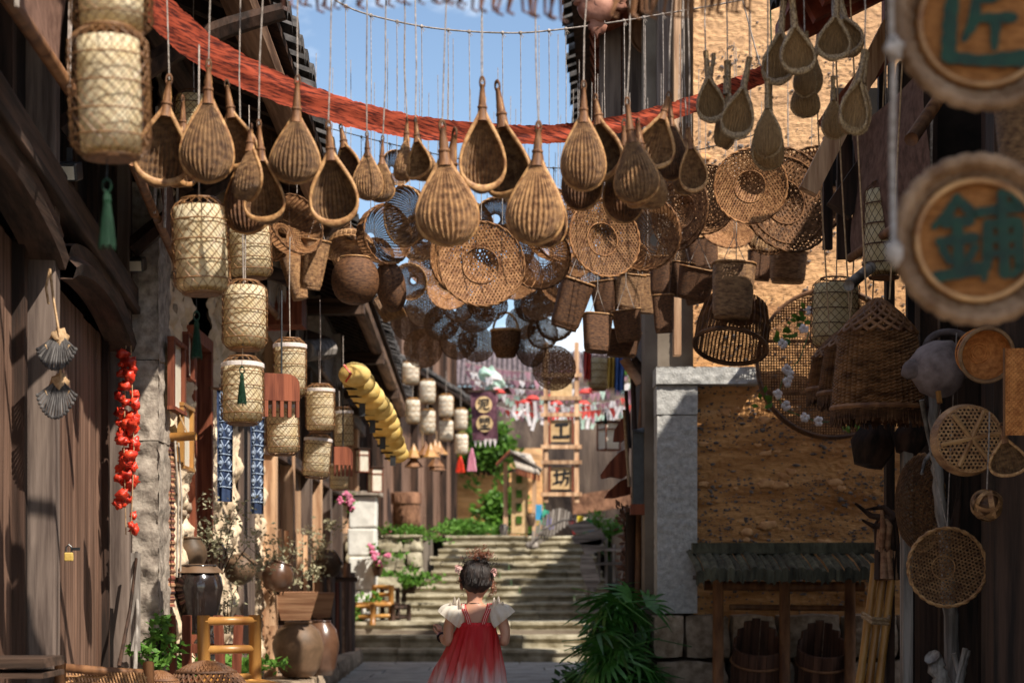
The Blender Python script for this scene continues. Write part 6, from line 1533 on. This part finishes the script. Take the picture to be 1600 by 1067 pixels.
for q in ([(1395,812,8.8),(1360,805,8.8),(1336,786,8.8)],[(1392,820,8.8),(1365,822,8.8),(1347,812,8.8)],[(1398,808,8.8),(1380,792,8.8),(1352,796,8.8)]): attach(MB().tube([P(*w_) for w_ in q], [.024,.016,.006], 6).build('root_strand', m_wd, smooth=True), bp)
# small bamboo tube ends and rods under the right eave
eavecloth(7.2, 8.3, 2.56, 1.75, 1.66, .6, m_clothb, 'brown cloth with a pale rod under the dark right eave')
def rodthing(p, q, r, mat, lab): t = thing('bamboo_rod', lab, 'rod', p); attach(MB().tube([p, q], r, 10).build('tube', mat, smooth=True), t); return t
rodthing(P(1326,446,7.6), P(1368,412,7.9), .026, m_greywd, 'pale bamboo rod end sticking out above the bell-shaped baskets')
rodthing(P(1424,218,6.3), P(1470,150,6.8), .026, m_bamd, 'brown bamboo rod slanting up left of the lettered trays')
inst('barrel', K['barrel'], 'woven_basket', 'fine-woven basket partly behind the lettered trays at the right edge', 'basket', P(1592, 168, 4.6), (0,0,0), (px2m(76,4.6), px2m(76,4.6), px2m(100,4.6)), G2)

# =====================================================================  MIDDLE RIGHT: dark clutter on the side of the earth house
t = thing('black_board', 'plain black rectangular board on a wooden ledge beside the granite post', 'board', P(1004, 790, 12.3)); attach(MB().box(P(1005, 730, 12.3), (px2m(34,12.3), .05, px2m(118,12.3))).build('panel', m_iron, bevel=.004), t); attach(MB().box(P(1004, 796, 12.3), (px2m(38,12.3), .14, px2m(16,12.3))).build('ledge', m_redwd), t)
attach(MB().lathe([(0,.02),(px2m(16,12.3),0),(px2m(17,12.3),-.02)], 20, P(1005, 672, 12.3)).build('cap', m_iron), t)
def slab(name, lab, cat, poly, Y, th, mat, par=None, pn='board'):
    t = par or thing(name, lab, cat, P(poly[0][0], poly[0][1], Y)); m = MB(); n = len(poly)
    for y in (Y-th/2, Y+th/2):
        for (x, z) in poly: p = P(x, z, Y); m.v.append(Vector((p.x, y, p.z)))
    m.f = [tuple(range(n)), tuple(n+i for i in reversed(range(n)))]+[(i, n+i, n+(i+1) % n, (i+1) % n) for i in range(n)]
    attach(m.build(pn, mat), t); return t
w1 = slab('carved_wing', 'dark red-brown carved wooden shape like a wing jutting toward the boulder', 'carving', [(983,700),(968,706),(952,722),(938,742),(940,748),(955,745),(972,748),(980,742)], 13.5, .10, m_redwd)
slab('', '', '', [(985,745),(968,752),(950,768),(944,778),(960,778),(985,772)], 13.6, .10, m_redwd, w1)
slab('', '', '', [(985,645),(970,655),(960,672),(958,690),(972,690),(985,680)], 13.6, .08, m_redwd, w1)
for i, (x0, y0, x1, y1, r, mt) in enumerate([(988,575,992,680,.02,m_wd),(978,610,984,700,.015,m_wd),(1008,560,998,690,.018,m_bamd),(1016,600,1004,660,.01,m_bamy),(1013,560,1017,960,.02,m_plank),(975,640,983,760,.012,m_rope2),(998,800,995,960,.03,m_bamd),(1008,800,1006,960,.025,m_wd),(986,800,984,950,.04,m_wd),(990,560,1010,590,.03,m_wd),(975,560,1000,600,.04,m_brn)]):
    rodthing(P(x0,y0,12.9), P(x1,y1,12.9), r, mt, ['dark pole hanging by the plank side wall','thin dark pole above the carved wing','brown bamboo pole crossing above the black board','pale thin cane above the black board','tall pale corner pole right beside the granite post','knotted jute cord strand by the carved wing','brown post below the black board, left one','dark post below the black board, right one','thick dark post behind the palm bush','dark strut under the lowest narrow basket','brown slanted beam end under the square baskets'][i])
hk = leaves('dried_bundle', 'dark bundle of dried leaves hanging below the black board', 'plant', P(985,880,13.2), .22, 500, .06, m_clothb, 50, (.5,.5,1.6))
# clothes & cloth strips far right of centre
for (px, y0, y1, w, Y, mt, lab) in ((968,556,610,16,16,m_ind2,'blue cloth hanging beside the far lattice lantern'),(955,558,606,12,16,m_yel2,'mustard cloth beside the far lattice lantern'),(918,548,592,12,17,m_pers,'orange red cloth left of the far lattice lantern')): xcloth(px, y0, y1, w, Y, mt, lab)
# wooden mask/fish shapes at the top by the dark window
mk = thing('wooden_mask', 'pinkish carved wooden shape hanging at the top by the dark window', 'carving', P(938, 5, 6.5)); m = MB().ball((0,0,0), 1, 20, 14, (1,.35,.9), .5); m.ball((-.15,0,-1.0), .42, 12, 9, (1,.4,1.3), .7); m.ball((.75,0,.1), .5, 12, 9, (1,.4,.8), .9); m.ball((-.7,0,.3), .5, 12, 9, (1,.4,1.1), .8); m.v = [Vector((v.x*px2m(34,6.5), v.y*.12, v.z*px2m(32,6.5))) for v in m.v]; m.build('body', m_maskp, mk, smooth=True)
pan = thing('round_basket_lid', 'brown round lid leaning inside the dark upper doorway', 'lid', P(1022, 50, 12.6)); b = MB().lathe([(0,0),(.16,.0),(.19,-.02),(.19,-.04)], 28); b.v = [Vector((v.x, v.z, v.y)) for v in b.v]; b.build('disc', m_bamd, pan)

# =====================================================================  CENTRE BACKGROUND
# sign ladder with characters
sl = thing('sign_ladder', 'tall hanging wooden ladder frame with lettered panels in front of the boulder', 'sign', P(880, 775, 23))
Y = 23.0
for px in (853, 901): attach(MB().box(P(px, 660, Y), (px2m(7,Y), .06, px2m(250,Y))).build('side_post', m_plank), sl)
for py in (586,622,648,698,722,772): attach(MB().box(P(877, py, Y-.035), (px2m(64,Y), .05, px2m(6,Y))).build('rung', m_plank), sl)
for key, cy in (('gong',673),('fang',747)):
    attach(MB().box(P(877, cy, Y+.01), (px2m(34,Y), .03, px2m(34,Y))).build('panel', m_panel), sl)
    for s in (-1,1): attach(MB().box(P(877+s*18, cy, Y-.01), (px2m(3,Y), .06, px2m(40,Y))).build('panel_frame', m_redwd), sl)
    g = glyph(key, px2m(27,Y), 0).build('character', m_ink, None, loc=P(877, cy, Y-.012)); g.parent = sl; g.matrix_parent_inverse = Matrix.Translation(sl.location).inverted()
attach(MB().box(P(877, 606, Y+.01), (px2m(34,Y), .03, px2m(30,Y))).build('panel', m_panel), sl)
# plum banner
bn = thing('plum_banner', 'plum cloth banner with two round pale patches and black characters', 'banner', P(755, 612, 24)); Y = 24; W_, H = px2m(40,Y), px2m(76,Y)
MB().grid(lambda u, v: (W_*(u-.5)+.03*v, .03*math.sin(u*7+v*3), -H*v), 16, 18).build('cloth', m_purp, bn, smooth=True)
MB().box((0,0,.01), (W_*1.2,.03,.03)).build('rod', m_wd, bn)
for key, zc in (('ni',.27),('su',.66)):
    b = MB().lathe([(0,0),(px2m(13,Y),0)], 30); b.v = [Vector((v.x+.03*zc, v.z-.04, v.y-H*zc)) for v in b.v]; b.build('pale_patch', m_panel, bn)
    g = glyph(key, px2m(19,Y), 0).build('character', m_ink, bn, loc=(.03*zc, -.045, -H*zc))
for i in range(5):
    m = MB(); x = -W_*.38+W_*.19*i; b = 0; m.v = [Vector((x-.03+.03,.0,-H*.97)),Vector((x+.06,0,-H*.97)),Vector((x+.03,0,-H-.10))]; m.f = [(0,1,2)]; m.build('white_point', m_white, bn)
# star-like bamboo ornaments below the drum lanterns
for cx, cy, Yq, lab in ((682,712,24,'brown straw ornament under the pale drum lanterns'),(660,716,22.5,'small brown straw bird shape left of the other straw ornament'),(745,745,26,'')):
    if not lab: continue
    t = thing('straw_ornament', lab, 'ornament', P(cx, cy, Yq)); R = random.Random(cx)
    for k in range(4): MB().lathe([(0,.12),(.05,.02),(.13,-.08),(0,-.10)], 7, (R.uniform(-.12,.12), R.uniform(-.05,.05), R.uniform(-.14,.14))).build('straw_cone', m_bamy if k % 2 else m_bamd, t)
    MB().tube([(0,0,0),(0,0,.35)], .006, 4).build('cord', m_rope2, t)
for (px, y0, y1, Y, mt, lab) in ((737,700,736,25,m_pink2,'pink tassel strip under the plum banner'),(719,712,738,27,m_pers,'red tassel under the brown drum lanterns')):
    t = thing('cloth_tassel', lab, 'tassel', P(px, y0, Y)); H = px2m(y1-y0, Y)
    for k in range(5): MB().tube([(0,0,0),(.02*(k-2),0,-H*.5),(.03*(k-2),0,-H)], .014, 4).build('strand', mt, t)
# bark barrel on the terrace
t = thing('bark_barrel', 'rusty brown bark barrel standing on the stone terrace', 'barrel', P(635, 829, 23.2)); s = px2m(44, 23.2); H = px2m(60, 23.2)
MB().lathe([(0,0),(.47*s,0),(.5*s,.3*H),(.49*s,.74*H)], 30, fn=lambda a, i: 1+.03*math.sin(9*a)).build('body', m_bark, t, smooth=True); MB().lathe([(.53*s,.70*H),(.54*s,.98*H),(.48*s,1.0*H),(.46*s,.9*H),(0,.9*H)], 30, fn=lambda a, i: 1+.035*math.sin(11*a+2)).build('lid', m_bark, t, smooth=True)
# shrine
sr = thing('small_shrine', 'small roofed wooden notice shrine at the top of the steps', 'shrine', P(812, 838, 27)); Y = 27
for px in (790, 835): attach(MB().box(P(px, 780, Y), (px2m(7,Y), .10, px2m(116,Y))).build('post', m_plank), sr)
attach(MB().box(P(812, 785, Y+.08), (px2m(26,Y), .04, px2m(96,Y))).build('notice_board', m_panel), sr)
for i, dy in enumerate((-40,-15,8,30)): attach(MB().box(P(811, 785+dy*.9, Y+.05), (px2m(9,Y), .02, px2m(12,Y))).build('green_leaflet', m_leaf), sr)
ap = P(797, 704, Y)
for sg in (-1, 1):
    n = 7
    for i in range(n):
        w = .62/n; m = MB(); y0 = Y-.35+.7*i/n; e = Vector((.50 if sg > 0 else -.22, 0, -.30 if sg > 0 else -.22))
        m.v = [Vector((ap.x, y0, ap.z)), Vector((ap.x, y0+.095, ap.z)), Vector((ap.x+e.x, y0+.095, ap.z+e.z)), Vector((ap.x+e.x, y0, ap.z+e.z))]; m.v += [v-Vector((0,0,.03)) for v in m.v[:4]]; m.f = [(0,1,2,3),(7,6,5,4),(0,4,5,1),(1,5,6,2),(2,6,7,3),(3,7,4,0)]
        attach(m.build('roof_slat', m_greywd if sg > 0 else m_redwd), sr)
for i in range(8):
    u0, u1 = i/8+.008, (i+1)/8-.008; r0_, r1_ = P(799+30*u0, 704+5*u0, Y-.02), P(799+30*u1, 704+5*u1, Y-.02); e0_, e1_ = P(806+38*u0, 727+12*u0, Y-.42), P(806+38*u1, 727+12*u1, Y-.42)
    m = MB(); m.v = [r0_, r1_, e1_, e0_]; m.v += [v-Vector((0,.0,.03)) for v in m.v[:4]]; m.f = [(3,2,1,0),(4,5,6,7),(0,1,5,4),(1,2,6,5),(2,3,7,6),(3,0,4,7)]; attach(m.build('roof_slat', m_cloth), sr)
    attach(MB().box((e0_+e1_)/2+Vector((0,.02,-.07)), (.035,.02,.12)).build('fringe_slat', m_redwd), sr)
for cx, cy, w, h, Yq, mt, lab in ((787,828,14,18,26,m_greywd,'small pale stone pot left of the shrine'),(830,812,16,20,26.5,m_potc,'terracotta flowerpot right of the shrine')): pot('flower_pot', cx, cy+h/2, w, h, Yq, JAR, mt, lab)
# slatted fish-skeleton ornament and grey boards
fs = thing('slat_bridge', 'curved row of weathered grey slats like a fish spine across the upper steps', 'ornament', P(860, 830, 22.6)); Y = 22.6
for i in range(14):
    u = i/13; x = 832+66*u; yc = 842-32*math.sin(min(1,u*1.2)*PI/2); h = 15+30*math.sin(PI*min(1,.12+u*.95)); attach(MB().box(P(x, yc, Y+.02*i), (px2m(3.6,Y), .03, px2m(h,Y)), ry=.12).build('slat', m_greywd), fs)
attach(MB().tube([P(830,852,Y-.03), P(850,826,Y-.03), P(880,812,Y-.03), P(900,812,Y-.03)], .018, 6).build('spine', m_greyx), fs)
attach(MB().ball(P(831,852,Y), .07, 10, 7, (1.3,.6,.8), .4).build('head', m_greywd, smooth=True), fs)
rl = thing('driftwood_railing', 'weathered grey driftwood railing and boards at the right side of the steps', 'railing', P(925, 960, 21.5)); Y = 21.5
for (poly, th) in (([(892,838),(938,826),(948,842),(936,852),(898,850)],.06),([(886,820),(915,812),(936,826),(900,834)],.06),([(905,848),(940,842),(946,858),(915,868)],.06),([(908,866),(925,868),(936,905),(930,925),(918,922),(906,890)],.08)):
    slab('', '', '', poly, Y, th, m_greyx, rl)
attach(MB().tube([P(920,918,Y), P(928,950,Y), P(934,985,Y)], [.07,.05,.05], 7).build('post', m_greywd), rl)
for px in (936, 947, 960, 972): attach(MB().box(P(px, 880, Y+.1), (.035,.03,px2m(60+10*(px%3),Y))).build('baluster', m_greywd), rl)
for py in (880, 858): attach(MB().box(P(945, py, Y+.05), (px2m(70,Y), .03, .035)).build('rail', m_greyx), rl)
# coloured pennant bunch by the boulder foot
pb_ = thing('coloured_flags', 'little red, yellow and blue flags behind the slat ornament', 'flags', P(905, 835, 24)); 
for i, (x, y, c) in enumerate(((897,822,(.30,.02,.02)),(907,818,(.55,.42,.03)),(917,822,(.03,.20,.05)),(924,830,(.02,.20,.35)),(842,800,(.04,.25,.45)),(850,808,(.05,.3,.2)),(858,815,(.1,.1,.4)))):
    attach(MB().box(P(x, y, 24.3), (.09,.02,.22), ry=.3*(i % 3-1)).build('flag', pm('flag cloth %d' % i, c, tuple(q*1.3 for q in c), 10)), pb_)
slab('stepping_logs', 'low brown log pile at the foot of the boulder', 'logs', [(893,775),(985,760),(990,790),(895,805)], 27, .5, m_bark)
stone_wall('end_wall', 'short stone wall closing the right side of the upper terrace', .98, 2.2, 25.9, ZT-.02, ZT+.28, m_moss, (.5,.14), 77, .3)
# bunting: strings of small pennants across the far street
bl = thing('bunting', 'strings of mauve, white and red pennants across the far end of the street', 'bunting', P(850, 600, 28)); R = random.Random(3)
FL = [pm('flag mauve', (.28,.13,.17), (.42,.24,.28), 9, vary=.3, transl=.3), pm('flag white', (.65,.60,.60), (.80,.76,.76), 9, transl=.3), pm('flag red', (.60,.06,.05), (.75,.12,.10), 9, transl=.3), pm('flag mint', (.40,.58,.48), (.55,.70,.60), 9, transl=.3)]
fme = []
for mt in FL: m = MB(); m.v = [Vector((-.5,0,0)),Vector((.5,0,0)),Vector((.06,.1,-1)),Vector((-.06,.1,-1))]; m.f = [(0,1,2,3)]; fme.append(m.mesh('pennant', mt))
for (x0,y0,x1,y1,Ya,Yb,sag,kinds) in ((728,566,905,575,31,28,10,(0,)),(728,578,905,588,30,27,12,(0,0,1)),(735,592,960,596,29,26,16,(0,0,1)),(740,606,985,600,28,25,18,(0,0,3)),(742,600,985,618,26,24,26,(2,1,0)),(750,625,985,640,27,24,18,(1,3,0)),(790,640,985,632,26,23,8,(2,1)),(760,586,820,640,25,26,6,(1,3)),(960,560,1000,640,20,21,4,(0,1))):
    n = int(abs(x1-x0)/9)+4; pts = []
    for i in range(n+1): u = i/n; pts.append(P(x0+(x1-x0)*u, y0+(y1-y0)*u+sag*4*u*(1-u), Ya+(Yb-Ya)*u))
    attach(MB().tube(pts, .006, 4).build('string', m_rope), bl)
    for i in range(n):
        if R.random() < .12: continue
        p = (pts[i]+pts[i+1])/2; s = (pts[i+1]-pts[i]).length*.8; o = obj('pennant', fme[R.choice(kinds)], None, p, (R.uniform(-.3,.3), R.uniform(-.15,.15), R.uniform(-.5,.5)), (s, s, R.uniform(.09,.15))); attach(o, bl)
# white ribbon tails hanging from the bunting
for i in range(17):
    x = 806+10*i+R.uniform(-3,3); p = P(x, 632+R.uniform(-6,6), 25); L_ = px2m(R.uniform(20,46), 25)
    attach(MB().ribbon([p, p+Vector((R.uniform(-.04,.04),.02,-L_*.5)), p+Vector((R.uniform(-.05,.05),0,-L_))], .05, side=Vector((0,1,0))).build('ribbon_tail', FL[R.choice((1,1,3))]), bl)
for i in range(3): 
    p = P(762+6*i, 585+9*i, 25.5); attach(MB().ball(p, .13, 8, 6, (1,1,.8), .7).build('paper_pompom', FL[1 if i % 2 else 3]), bl)
for i, (x, y) in enumerate(((778,612),(822,628),(832,622),(866,618),(868,630),(915,612),(928,608),(911,630))): attach(MB().lathe([(0,.05),(.06,.035),(.12,-.02),(0,-.02)], 12, P(x,y,25.2)).build('red_parasol', FL[2]), bl)
# =====================================================================  THE GIRL
m_skin = pm('skin', (.42,.20,.125), (.52,.27,.18), 6, rough=.5, bump=.08, vary=0, spec=.35)
try:
    m_skin.node_tree.nodes['Principled BSDF'].inputs['Subsurface Weight'].default_value = .08
    m_skin.node_tree.nodes['Principled BSDF'].inputs['Subsurface Radius'].default_value = (.02,.008,.004)
except Exception: pass
m_hair = pm('dark hair', (.006,.004,.004), (.025,.014,.010), 60, (1,1,.2), .5, .8, 200, 0, spec=.3, dist=.002)
m_hairb = pm('brown curls', (.10,.03,.015), (.22,.08,.04), 60, rough=.4, bump=0)
m_slv = pm('cream gauze', (.78,.70,.58), (.90,.84,.74), 30, rough=.8, bump=.4, bs=90, vary=0, transl=.45)
m_strap = pm('red ribbon', (.42,.008,.014), (.60,.02,.03), 30, rough=.6, vary=0)
m_hband = pm('pink hair ribbon', (.62,.30,.26), (.78,.50,.45), 30, rough=.6, vary=0)
def skin_mesh(name, verts, edges, mat, sub=2, root=0):
    me = bpy.data.meshes.new(name); me.from_pydata([v[:3] for v in verts], edges, []); o = bpy.data.objects.new(name, me); COL.objects.link(o)
    sk = o.modifiers.new('skin', 'SKIN'); sk.use_smooth_shade = True; sk.branch_smoothing = .6
    for i, v in enumerate(verts): me.skin_vertices[0].data[i].radius = (v[3], v[4] if len(v) > 4 else v[3])
    me.skin_vertices[0].data[root].use_root = True
    sb = o.modifiers.new('sub', 'SUBSURF'); sb.levels = sub; sb.render_levels = sub
    dg = bpy.context.evaluated_depsgraph_get(); dg.update(); nm = bpy.data.meshes.new_from_object(o.evaluated_get(dg)); nm.name = name
    bpy.data.objects.remove(o); nm.materials.clear(); nm.materials.append(mat); nm.polygons.foreach_set('use_smooth', [True]*len(nm.polygons)); return nm
gl = thing('person', 'small girl in a red and pink pleated dress with cream ruffled sleeves, seen from behind', 'person', (-.152, 7.33, 0))
V = [ # x, y, z, rx, ry   (she walks away from the camera, +y)
 (0,0,.52,.072,.058),(0,.0,.60,.062,.050),(0,.0,.70,.070,.052),(0,0,.79,.076,.052),(-.004,0,.845,.050,.042),(-.012,.004,.885,.031,.031),(-.006,.012,.925,.036,.038),(0,.015,.965,.064,.074),(.002,.012,1.01,.064,.074),(.002,.012,1.045,.040,.046),
 (-.075,0,.845,.034,.034),(-.112,-.002,.815,.029,.029),(-.122,-.012,.76,.024,.024),(-.118,-.018,.712,.021,.021),(-.138,.035,.722,.019,.019),(-.156,.080,.742,.0145,.0145),
 (.070,0,.845,.034,.034),(.108,-.002,.815,.029,.029),(.124,-.016,.765,.024,.024),(.122,-.022,.715,.021,.021),(.104,.035,.720,.018,.018),(.090,.085,.735,.0145,.0145),
 (-.045,.0,.47,.052,.052),(-.048,-.035,.28,.034,.036),(-.048,-.090,.10,.022,.024),(-.048,-.105,.045,.020,.022),(-.048,-.055,.018,.020,.014),(-.048,.0,.014,.018,.012),
 (.045,.0,.47,.052,.052),(.048,.055,.28,.034,.036),(.048,.065,.10,.022,.024),(.048,.065,.045,.022,.024),(.048,.11,.022,.020,.016),(.048,.155,.016,.018,.012)]
E = [(i,i+1) for i in range(9)]+[(4,10)]+[(i,i+1) for i in range(10,15)]+[(4,16)]+[(i,i+1) for i in range(16,21)]+[(0,22)]+[(i,i+1) for i in range(22,27)]+[(0,28)]+[(i,i+1) for i in range(28,33)]
body = obj('body', skin_mesh('body', V, E, m_skin), gl)
def hand(c, d, up, sgn):
    c = Vector(c); d = Vector(d).normalized(); up = Vector(up).normalized(); s = d.cross(up).normalized()*sgn
    vs = [(*(c-d*.006), .013,.010),(*(c+d*.018), .017,.010)]; es = [(0,1)]
    for k in range(4):
        o_ = (k-1.5)*.0085; L_ = [.026,.031,.029,.022][k]; b = len(vs); p0 = c+d*.026+s*o_
        p1 = p0+d*L_*.5+up*(-.004); p2 = p1+d*L_*.3-up*.012; p3 = p2-d*.004-up*.010
        vs += [(*p0,.0052),(*p1,.0050),(*p2,.0046),(*p3,.0040)]; es += [(1,b),(b,b+1),(b+1,b+2),(b+2,b+3)]
    b = len(vs); p0 = c+s*-.017+d*.006; p1 = p0-s*.008+d*.012-up*.004; p2 = p1+d*.013-up*.005
    vs += [(*p0,.0058),(*p1,.0054),(*p2,.0044)]; es += [(0,b),(b,b+1),(b+1,b+2)]
    obj('hand', skin_mesh('hand', vs, es, m_skin, 1), gl)
hand((-.160,.090,.748), (-.12,.35,.85), (.5,-.6,.2), 1); hand((.086,.096,.738), (-.2,.9,.3), (0,-.3,1), -1)
# ears, hair
for s in (-1,1): MB().ball((s*.066,.012,.962), .017, 12, 8, (.45,.8,1.2)).build('ear', m_skin, gl, smooth=True)
hr_ = MB(); n1, n2 = 40, 26
for i in range(n2+1):
    th = PI*i/n2*.80
    for k in range(n1):
        a = 2*PI*k/n1; bk = -math.sin(a)    # back of the head faces the camera (-y)
        lim = .62+.20*max(0, bk)-.16*max(0, -bk); t = th*lim/.80*1.0
        r = 1+.03*math.sin(a*9+t*4)+.05*noise.noise(Vector((math.cos(a)*3, math.sin(a)*3, t*3)))
        hr_.v.append(Vector((.070*math.sin(t)*math.cos(a)*r, .012+.080*math.sin(t)*math.sin(a)*r, .992+.076*math.cos(t)*r)))
for i in range(n2):
    for k in range(n1): k2 = (k+1) % n1; hr_.f.append((i*n1+k, (i+1)*n1+k, (i+1)*n1+k2, i*n1+k2))
R = random.Random(5)
for i in range(230):      # strands combed up towards the bun
    a = PI+PI*R.random() if R.random() < .75 else 2*PI*R.random(); t0 = R.uniform(1.5, 2.0) if math.sin(a) < 0 else R.uniform(1.0, 1.3); pts = []
    for j in range(6):
        t = t0+(.15-t0)*j/5; r = 1.03+.02*R.random(); pts.append((.070*math.sin(t)*math.cos(a+.25*j/5)*r, .012+.080*math.sin(t)*math.sin(a+.25*j/5)*r, .992+.077*math.cos(t)*r))
    hr_.tube(pts, [.0012,.0022,.0026,.0026,.002,.0014], 4)
hr_.build('hair', m_hair, gl, smooth=True)
def curls(name, c, n, rad, mat, seed, rr=.011):
    R = random.Random(seed); m = MB(); c = Vector(c)
    for i in range(n):
        p = c+Vector((R.gauss(0,1)*rad[0], R.gauss(0,1)*rad[1], abs(R.gauss(0,1))*rad[2] if rad[2] > 0 else -abs(R.gauss(0,1))*abs(rad[2]))); q = R.uniform(0,6); u = Vector((R.gauss(0,1),R.gauss(0,1),R.gauss(0,1))).normalized(); v = u.orthogonal().normalized(); w = R.uniform(.6,1.2)*rr
        m.tube([p+(u*math.cos(q+j*.8)+v*math.sin(q+j*.8))*w*(1-.06*j)+u.cross(v)*.0016*j for j in range(9)], .0013, 4)
    stuff(m.build(name, mat, gl))
MB().ball((.012,-.005,1.062), .030, 18, 12, (1.15,1,.65), .5).build('bun', m_hair, gl, smooth=True)
curls('curls', (.014,-.012,1.078), 110, (.026,.02,.018), m_hairb, 1, .009); curls('curls', (.0,-.02,1.05), 40, (.04,.02,.014), m_hair, 2); curls('side_curls', (.068,-.005,.985), 30, (.010,.012,-.035), m_hairb, 3); curls('side_curls', (-.068,-.005,1.0), 26, (.010,.012,-.03), m_hairb, 4)
for s, z in ((-1,1.035),(1,1.020)):
    m = MB(); R = random.Random(s+5)
    for k in range(9):
        a = k*.8; p = Vector((s*.062,-.03,z)); m.ribbon([p, p+Vector((s*.012*R.uniform(.4,2),-.006+R.uniform(-.01,.01),R.uniform(-.014,.016))), p+Vector((s*.02*R.uniform(.2,1.6),R.uniform(-.014,.006),R.uniform(-.03,.02)))], .006, side=Vector((0,1,0)))
    m.build('hair_ribbon', m_hband, gl)
# dress
m_dr = bpy.data.materials.new('red to pink dyed chiffon'); m_dr.use_nodes = True; N = m_dr.node_tree.nodes; K2 = m_dr.node_tree.links.new; b_ = N['Principled BSDF']; b_.inputs['Roughness'].default_value = .7
tc = N.new('ShaderNodeTexCoord'); sp = N.new('ShaderNodeSeparateXYZ'); nn = N.new('ShaderNodeTexNoise'); mp = N.new('ShaderNodeMapping'); mp.inputs['Scale'].default_value = (26,26,2.2); nn.inputs['Scale'].default_value = 1
ad = N.new('ShaderNodeMath'); ad.operation = 'MULTIPLY_ADD'; ad.inputs[1].default_value = .34; rr = N.new('ShaderNodeValToRGB'); e = rr.color_ramp.elements
e[0].position = .66; e[0].color = (.72,.60,.58,1); e[1].position = .93; e[1].color = (.55,.010,.014,1); x = e.new(.735); x.color = (.68,.32,.29,1); x = e.new(.80); x.color = (.64,.07,.06,1)
K2(tc.outputs['Object'], sp.inputs[0]); K2(tc.outputs['Object'], mp.inputs[0]); K2(mp.outputs[0], nn.inputs['Vector']); K2(nn.outputs['Fac'], ad.inputs[0]); K2(sp.outputs['Z'], ad.inputs[2]); K2(ad.outputs[0], rr.inputs[0]); K2(rr.outputs[0], b_.inputs['Base Color'])
tr = N.new('ShaderNodeBsdfTranslucent'); ms = N.new('ShaderNodeMixShader'); ms.inputs[0].default_value = .3; K2(rr.outputs[0], tr.inputs['Color']); K2(b_.outputs[0], ms.inputs[1]); K2(tr.outputs[0], ms.inputs[2]); K2(ms.outputs[0], N['Material Output'].inputs['Surface'])
def dress(u, v):
    a = 2*PI*u; z = .790-.60*v; fl = v**.9; rx = .080+.165*fl; ry = .060+.15*fl; pl = 1+.09*min(1, v*3)*math.sin(a*15+2.2*math.sin(a*3)+1.5*v)+.06*fl*math.sin(a*6+v*4)+.05*min(1,v*4)*noise.noise(Vector((math.cos(a)*5, math.sin(a)*5, v*4)))+.02*noise.noise(Vector((math.cos(a)*14, math.sin(a)*14, v*9)))
    cx = -.060*v+.03*v*math.sin(a*2); return (cx*1.6+rx*math.cos(a)*pl, -.01*v+ry*math.sin(a)*pl, z+.012*v*math.sin(a*5))
MB().grid(dress, 220, 40).build('dress_skirt', m_dr, gl, smooth=True)
MB().grid(lambda u, v: ((.0775+.004*math.sin(v*PI)+.0018*math.sin(u*2*PI*40))*math.cos(2*PI*u), (.0575+.004*math.sin(v*PI)+.0018*math.sin(u*2*PI*40))*math.sin(2*PI*u), .775+.028*v), 160, 6).build('bodice_band', m_strap, gl, smooth=True)
for s in (-1,1):
    pts = [Vector((s*.030,-.060,.795)), Vector((s*.038,-.058,.825)), Vector((s*.050,-.050,.853)), Vector((s*.056,-.030,.878)), Vector((s*.055,.01,.884)), Vector((s*.045,.05,.85)), Vector((s*.035,.060,.80))]
    MB().ribbon(pts, .020, side=lambda i: Vector((0,-1,.0)) if i < 3 else (Vector((0,-.3,1)) if i < 5 else Vector((0,1,0)))).build('shoulder_strap', m_strap, gl)
    for o_ in (-.004,.004): MB().tube([p+Vector((o_,-.0022,.0016)) for p in pts[:5]], .0011, 4).build('strap_stripe', m_slv, gl)
    # ruffled cap sleeve
    def slv(u, v, s=s):
        a = 2*PI*u; r = .034+.030*math.sin(min(1,v*1.1)*PI*.62); ruf = 1+.14*v*math.sin(a*9+3*v+s)+.06*math.sin(a*5); 
        ax = Vector((s*.62,0,-.78)); q = Vector((s*.070,-.004,.868))+ax*(.074*v); e1 = Vector((s*.78,0,.62)); e2 = Vector((0,1,0)); return q+(e1*math.cos(a)*.95+e2*math.sin(a))*r*ruf
    MB().grid(slv, 80, 16).build('sleeve', m_slv, gl, smooth=True)
    def fr(u, v, s=s): # upright frill over the shoulder
        x = .050+.075*u; return (s*x, -.045+.05*v*math.sin(u*22)*.35+.02*u, .862+.045*math.sin(u*PI)*v+.010*math.sin(u*24)*v)
    MB().grid(fr, 40, 6).build('frill', m_slv, gl, smooth=True)
MB().tube([Vector((.033*math.cos(a)-.010,.006+.033*math.sin(a),.885)) for a in [2*PI*i/30 for i in range(30)]], .0014, 5, True).build('necklace', m_hair, gl)
MB().tube([Vector((-.152,.070,.738))+Vector((.019*math.cos(a),.006*math.sin(a),.017*math.sin(a))) for a in [2*PI*i/24 for i in range(24)]], .0050, 6, True).build('bracelet', m_purp, gl); MB().tube([Vector((-.149,.060,.734))+Vector((.021*math.cos(a),.006*math.sin(a),.018*math.sin(a))) for a in [2*PI*i/24 for i in range(24)]], .0045, 6, True).build('bracelet', m_hair, gl)
for x, y in ((-.048,-.05),(.048,.11)): MB().ball((x, y, .02), .05, 14, 8, (.5,1.3,.42)).build('shoe', m_slv, gl, smooth=True)
# face (turned away)
for s in (-1,1): MB().ball((s*.024,.078,.972), .008, 10, 7).build('eye', m_paperw, gl, smooth=True); MB().ball((s*.024,.0845,.972), .0035, 8, 6).build('pupil', m_ink, gl)
MB().ball((0,.090,.952), .009, 10, 8, (.8,1,1.1)).build('nose', m_skin, gl, smooth=True); MB().ball((0,.080,.929), .011, 10, 6, (1.3,.5,.45)).build('mouth', m_maskp, gl, smooth=True)
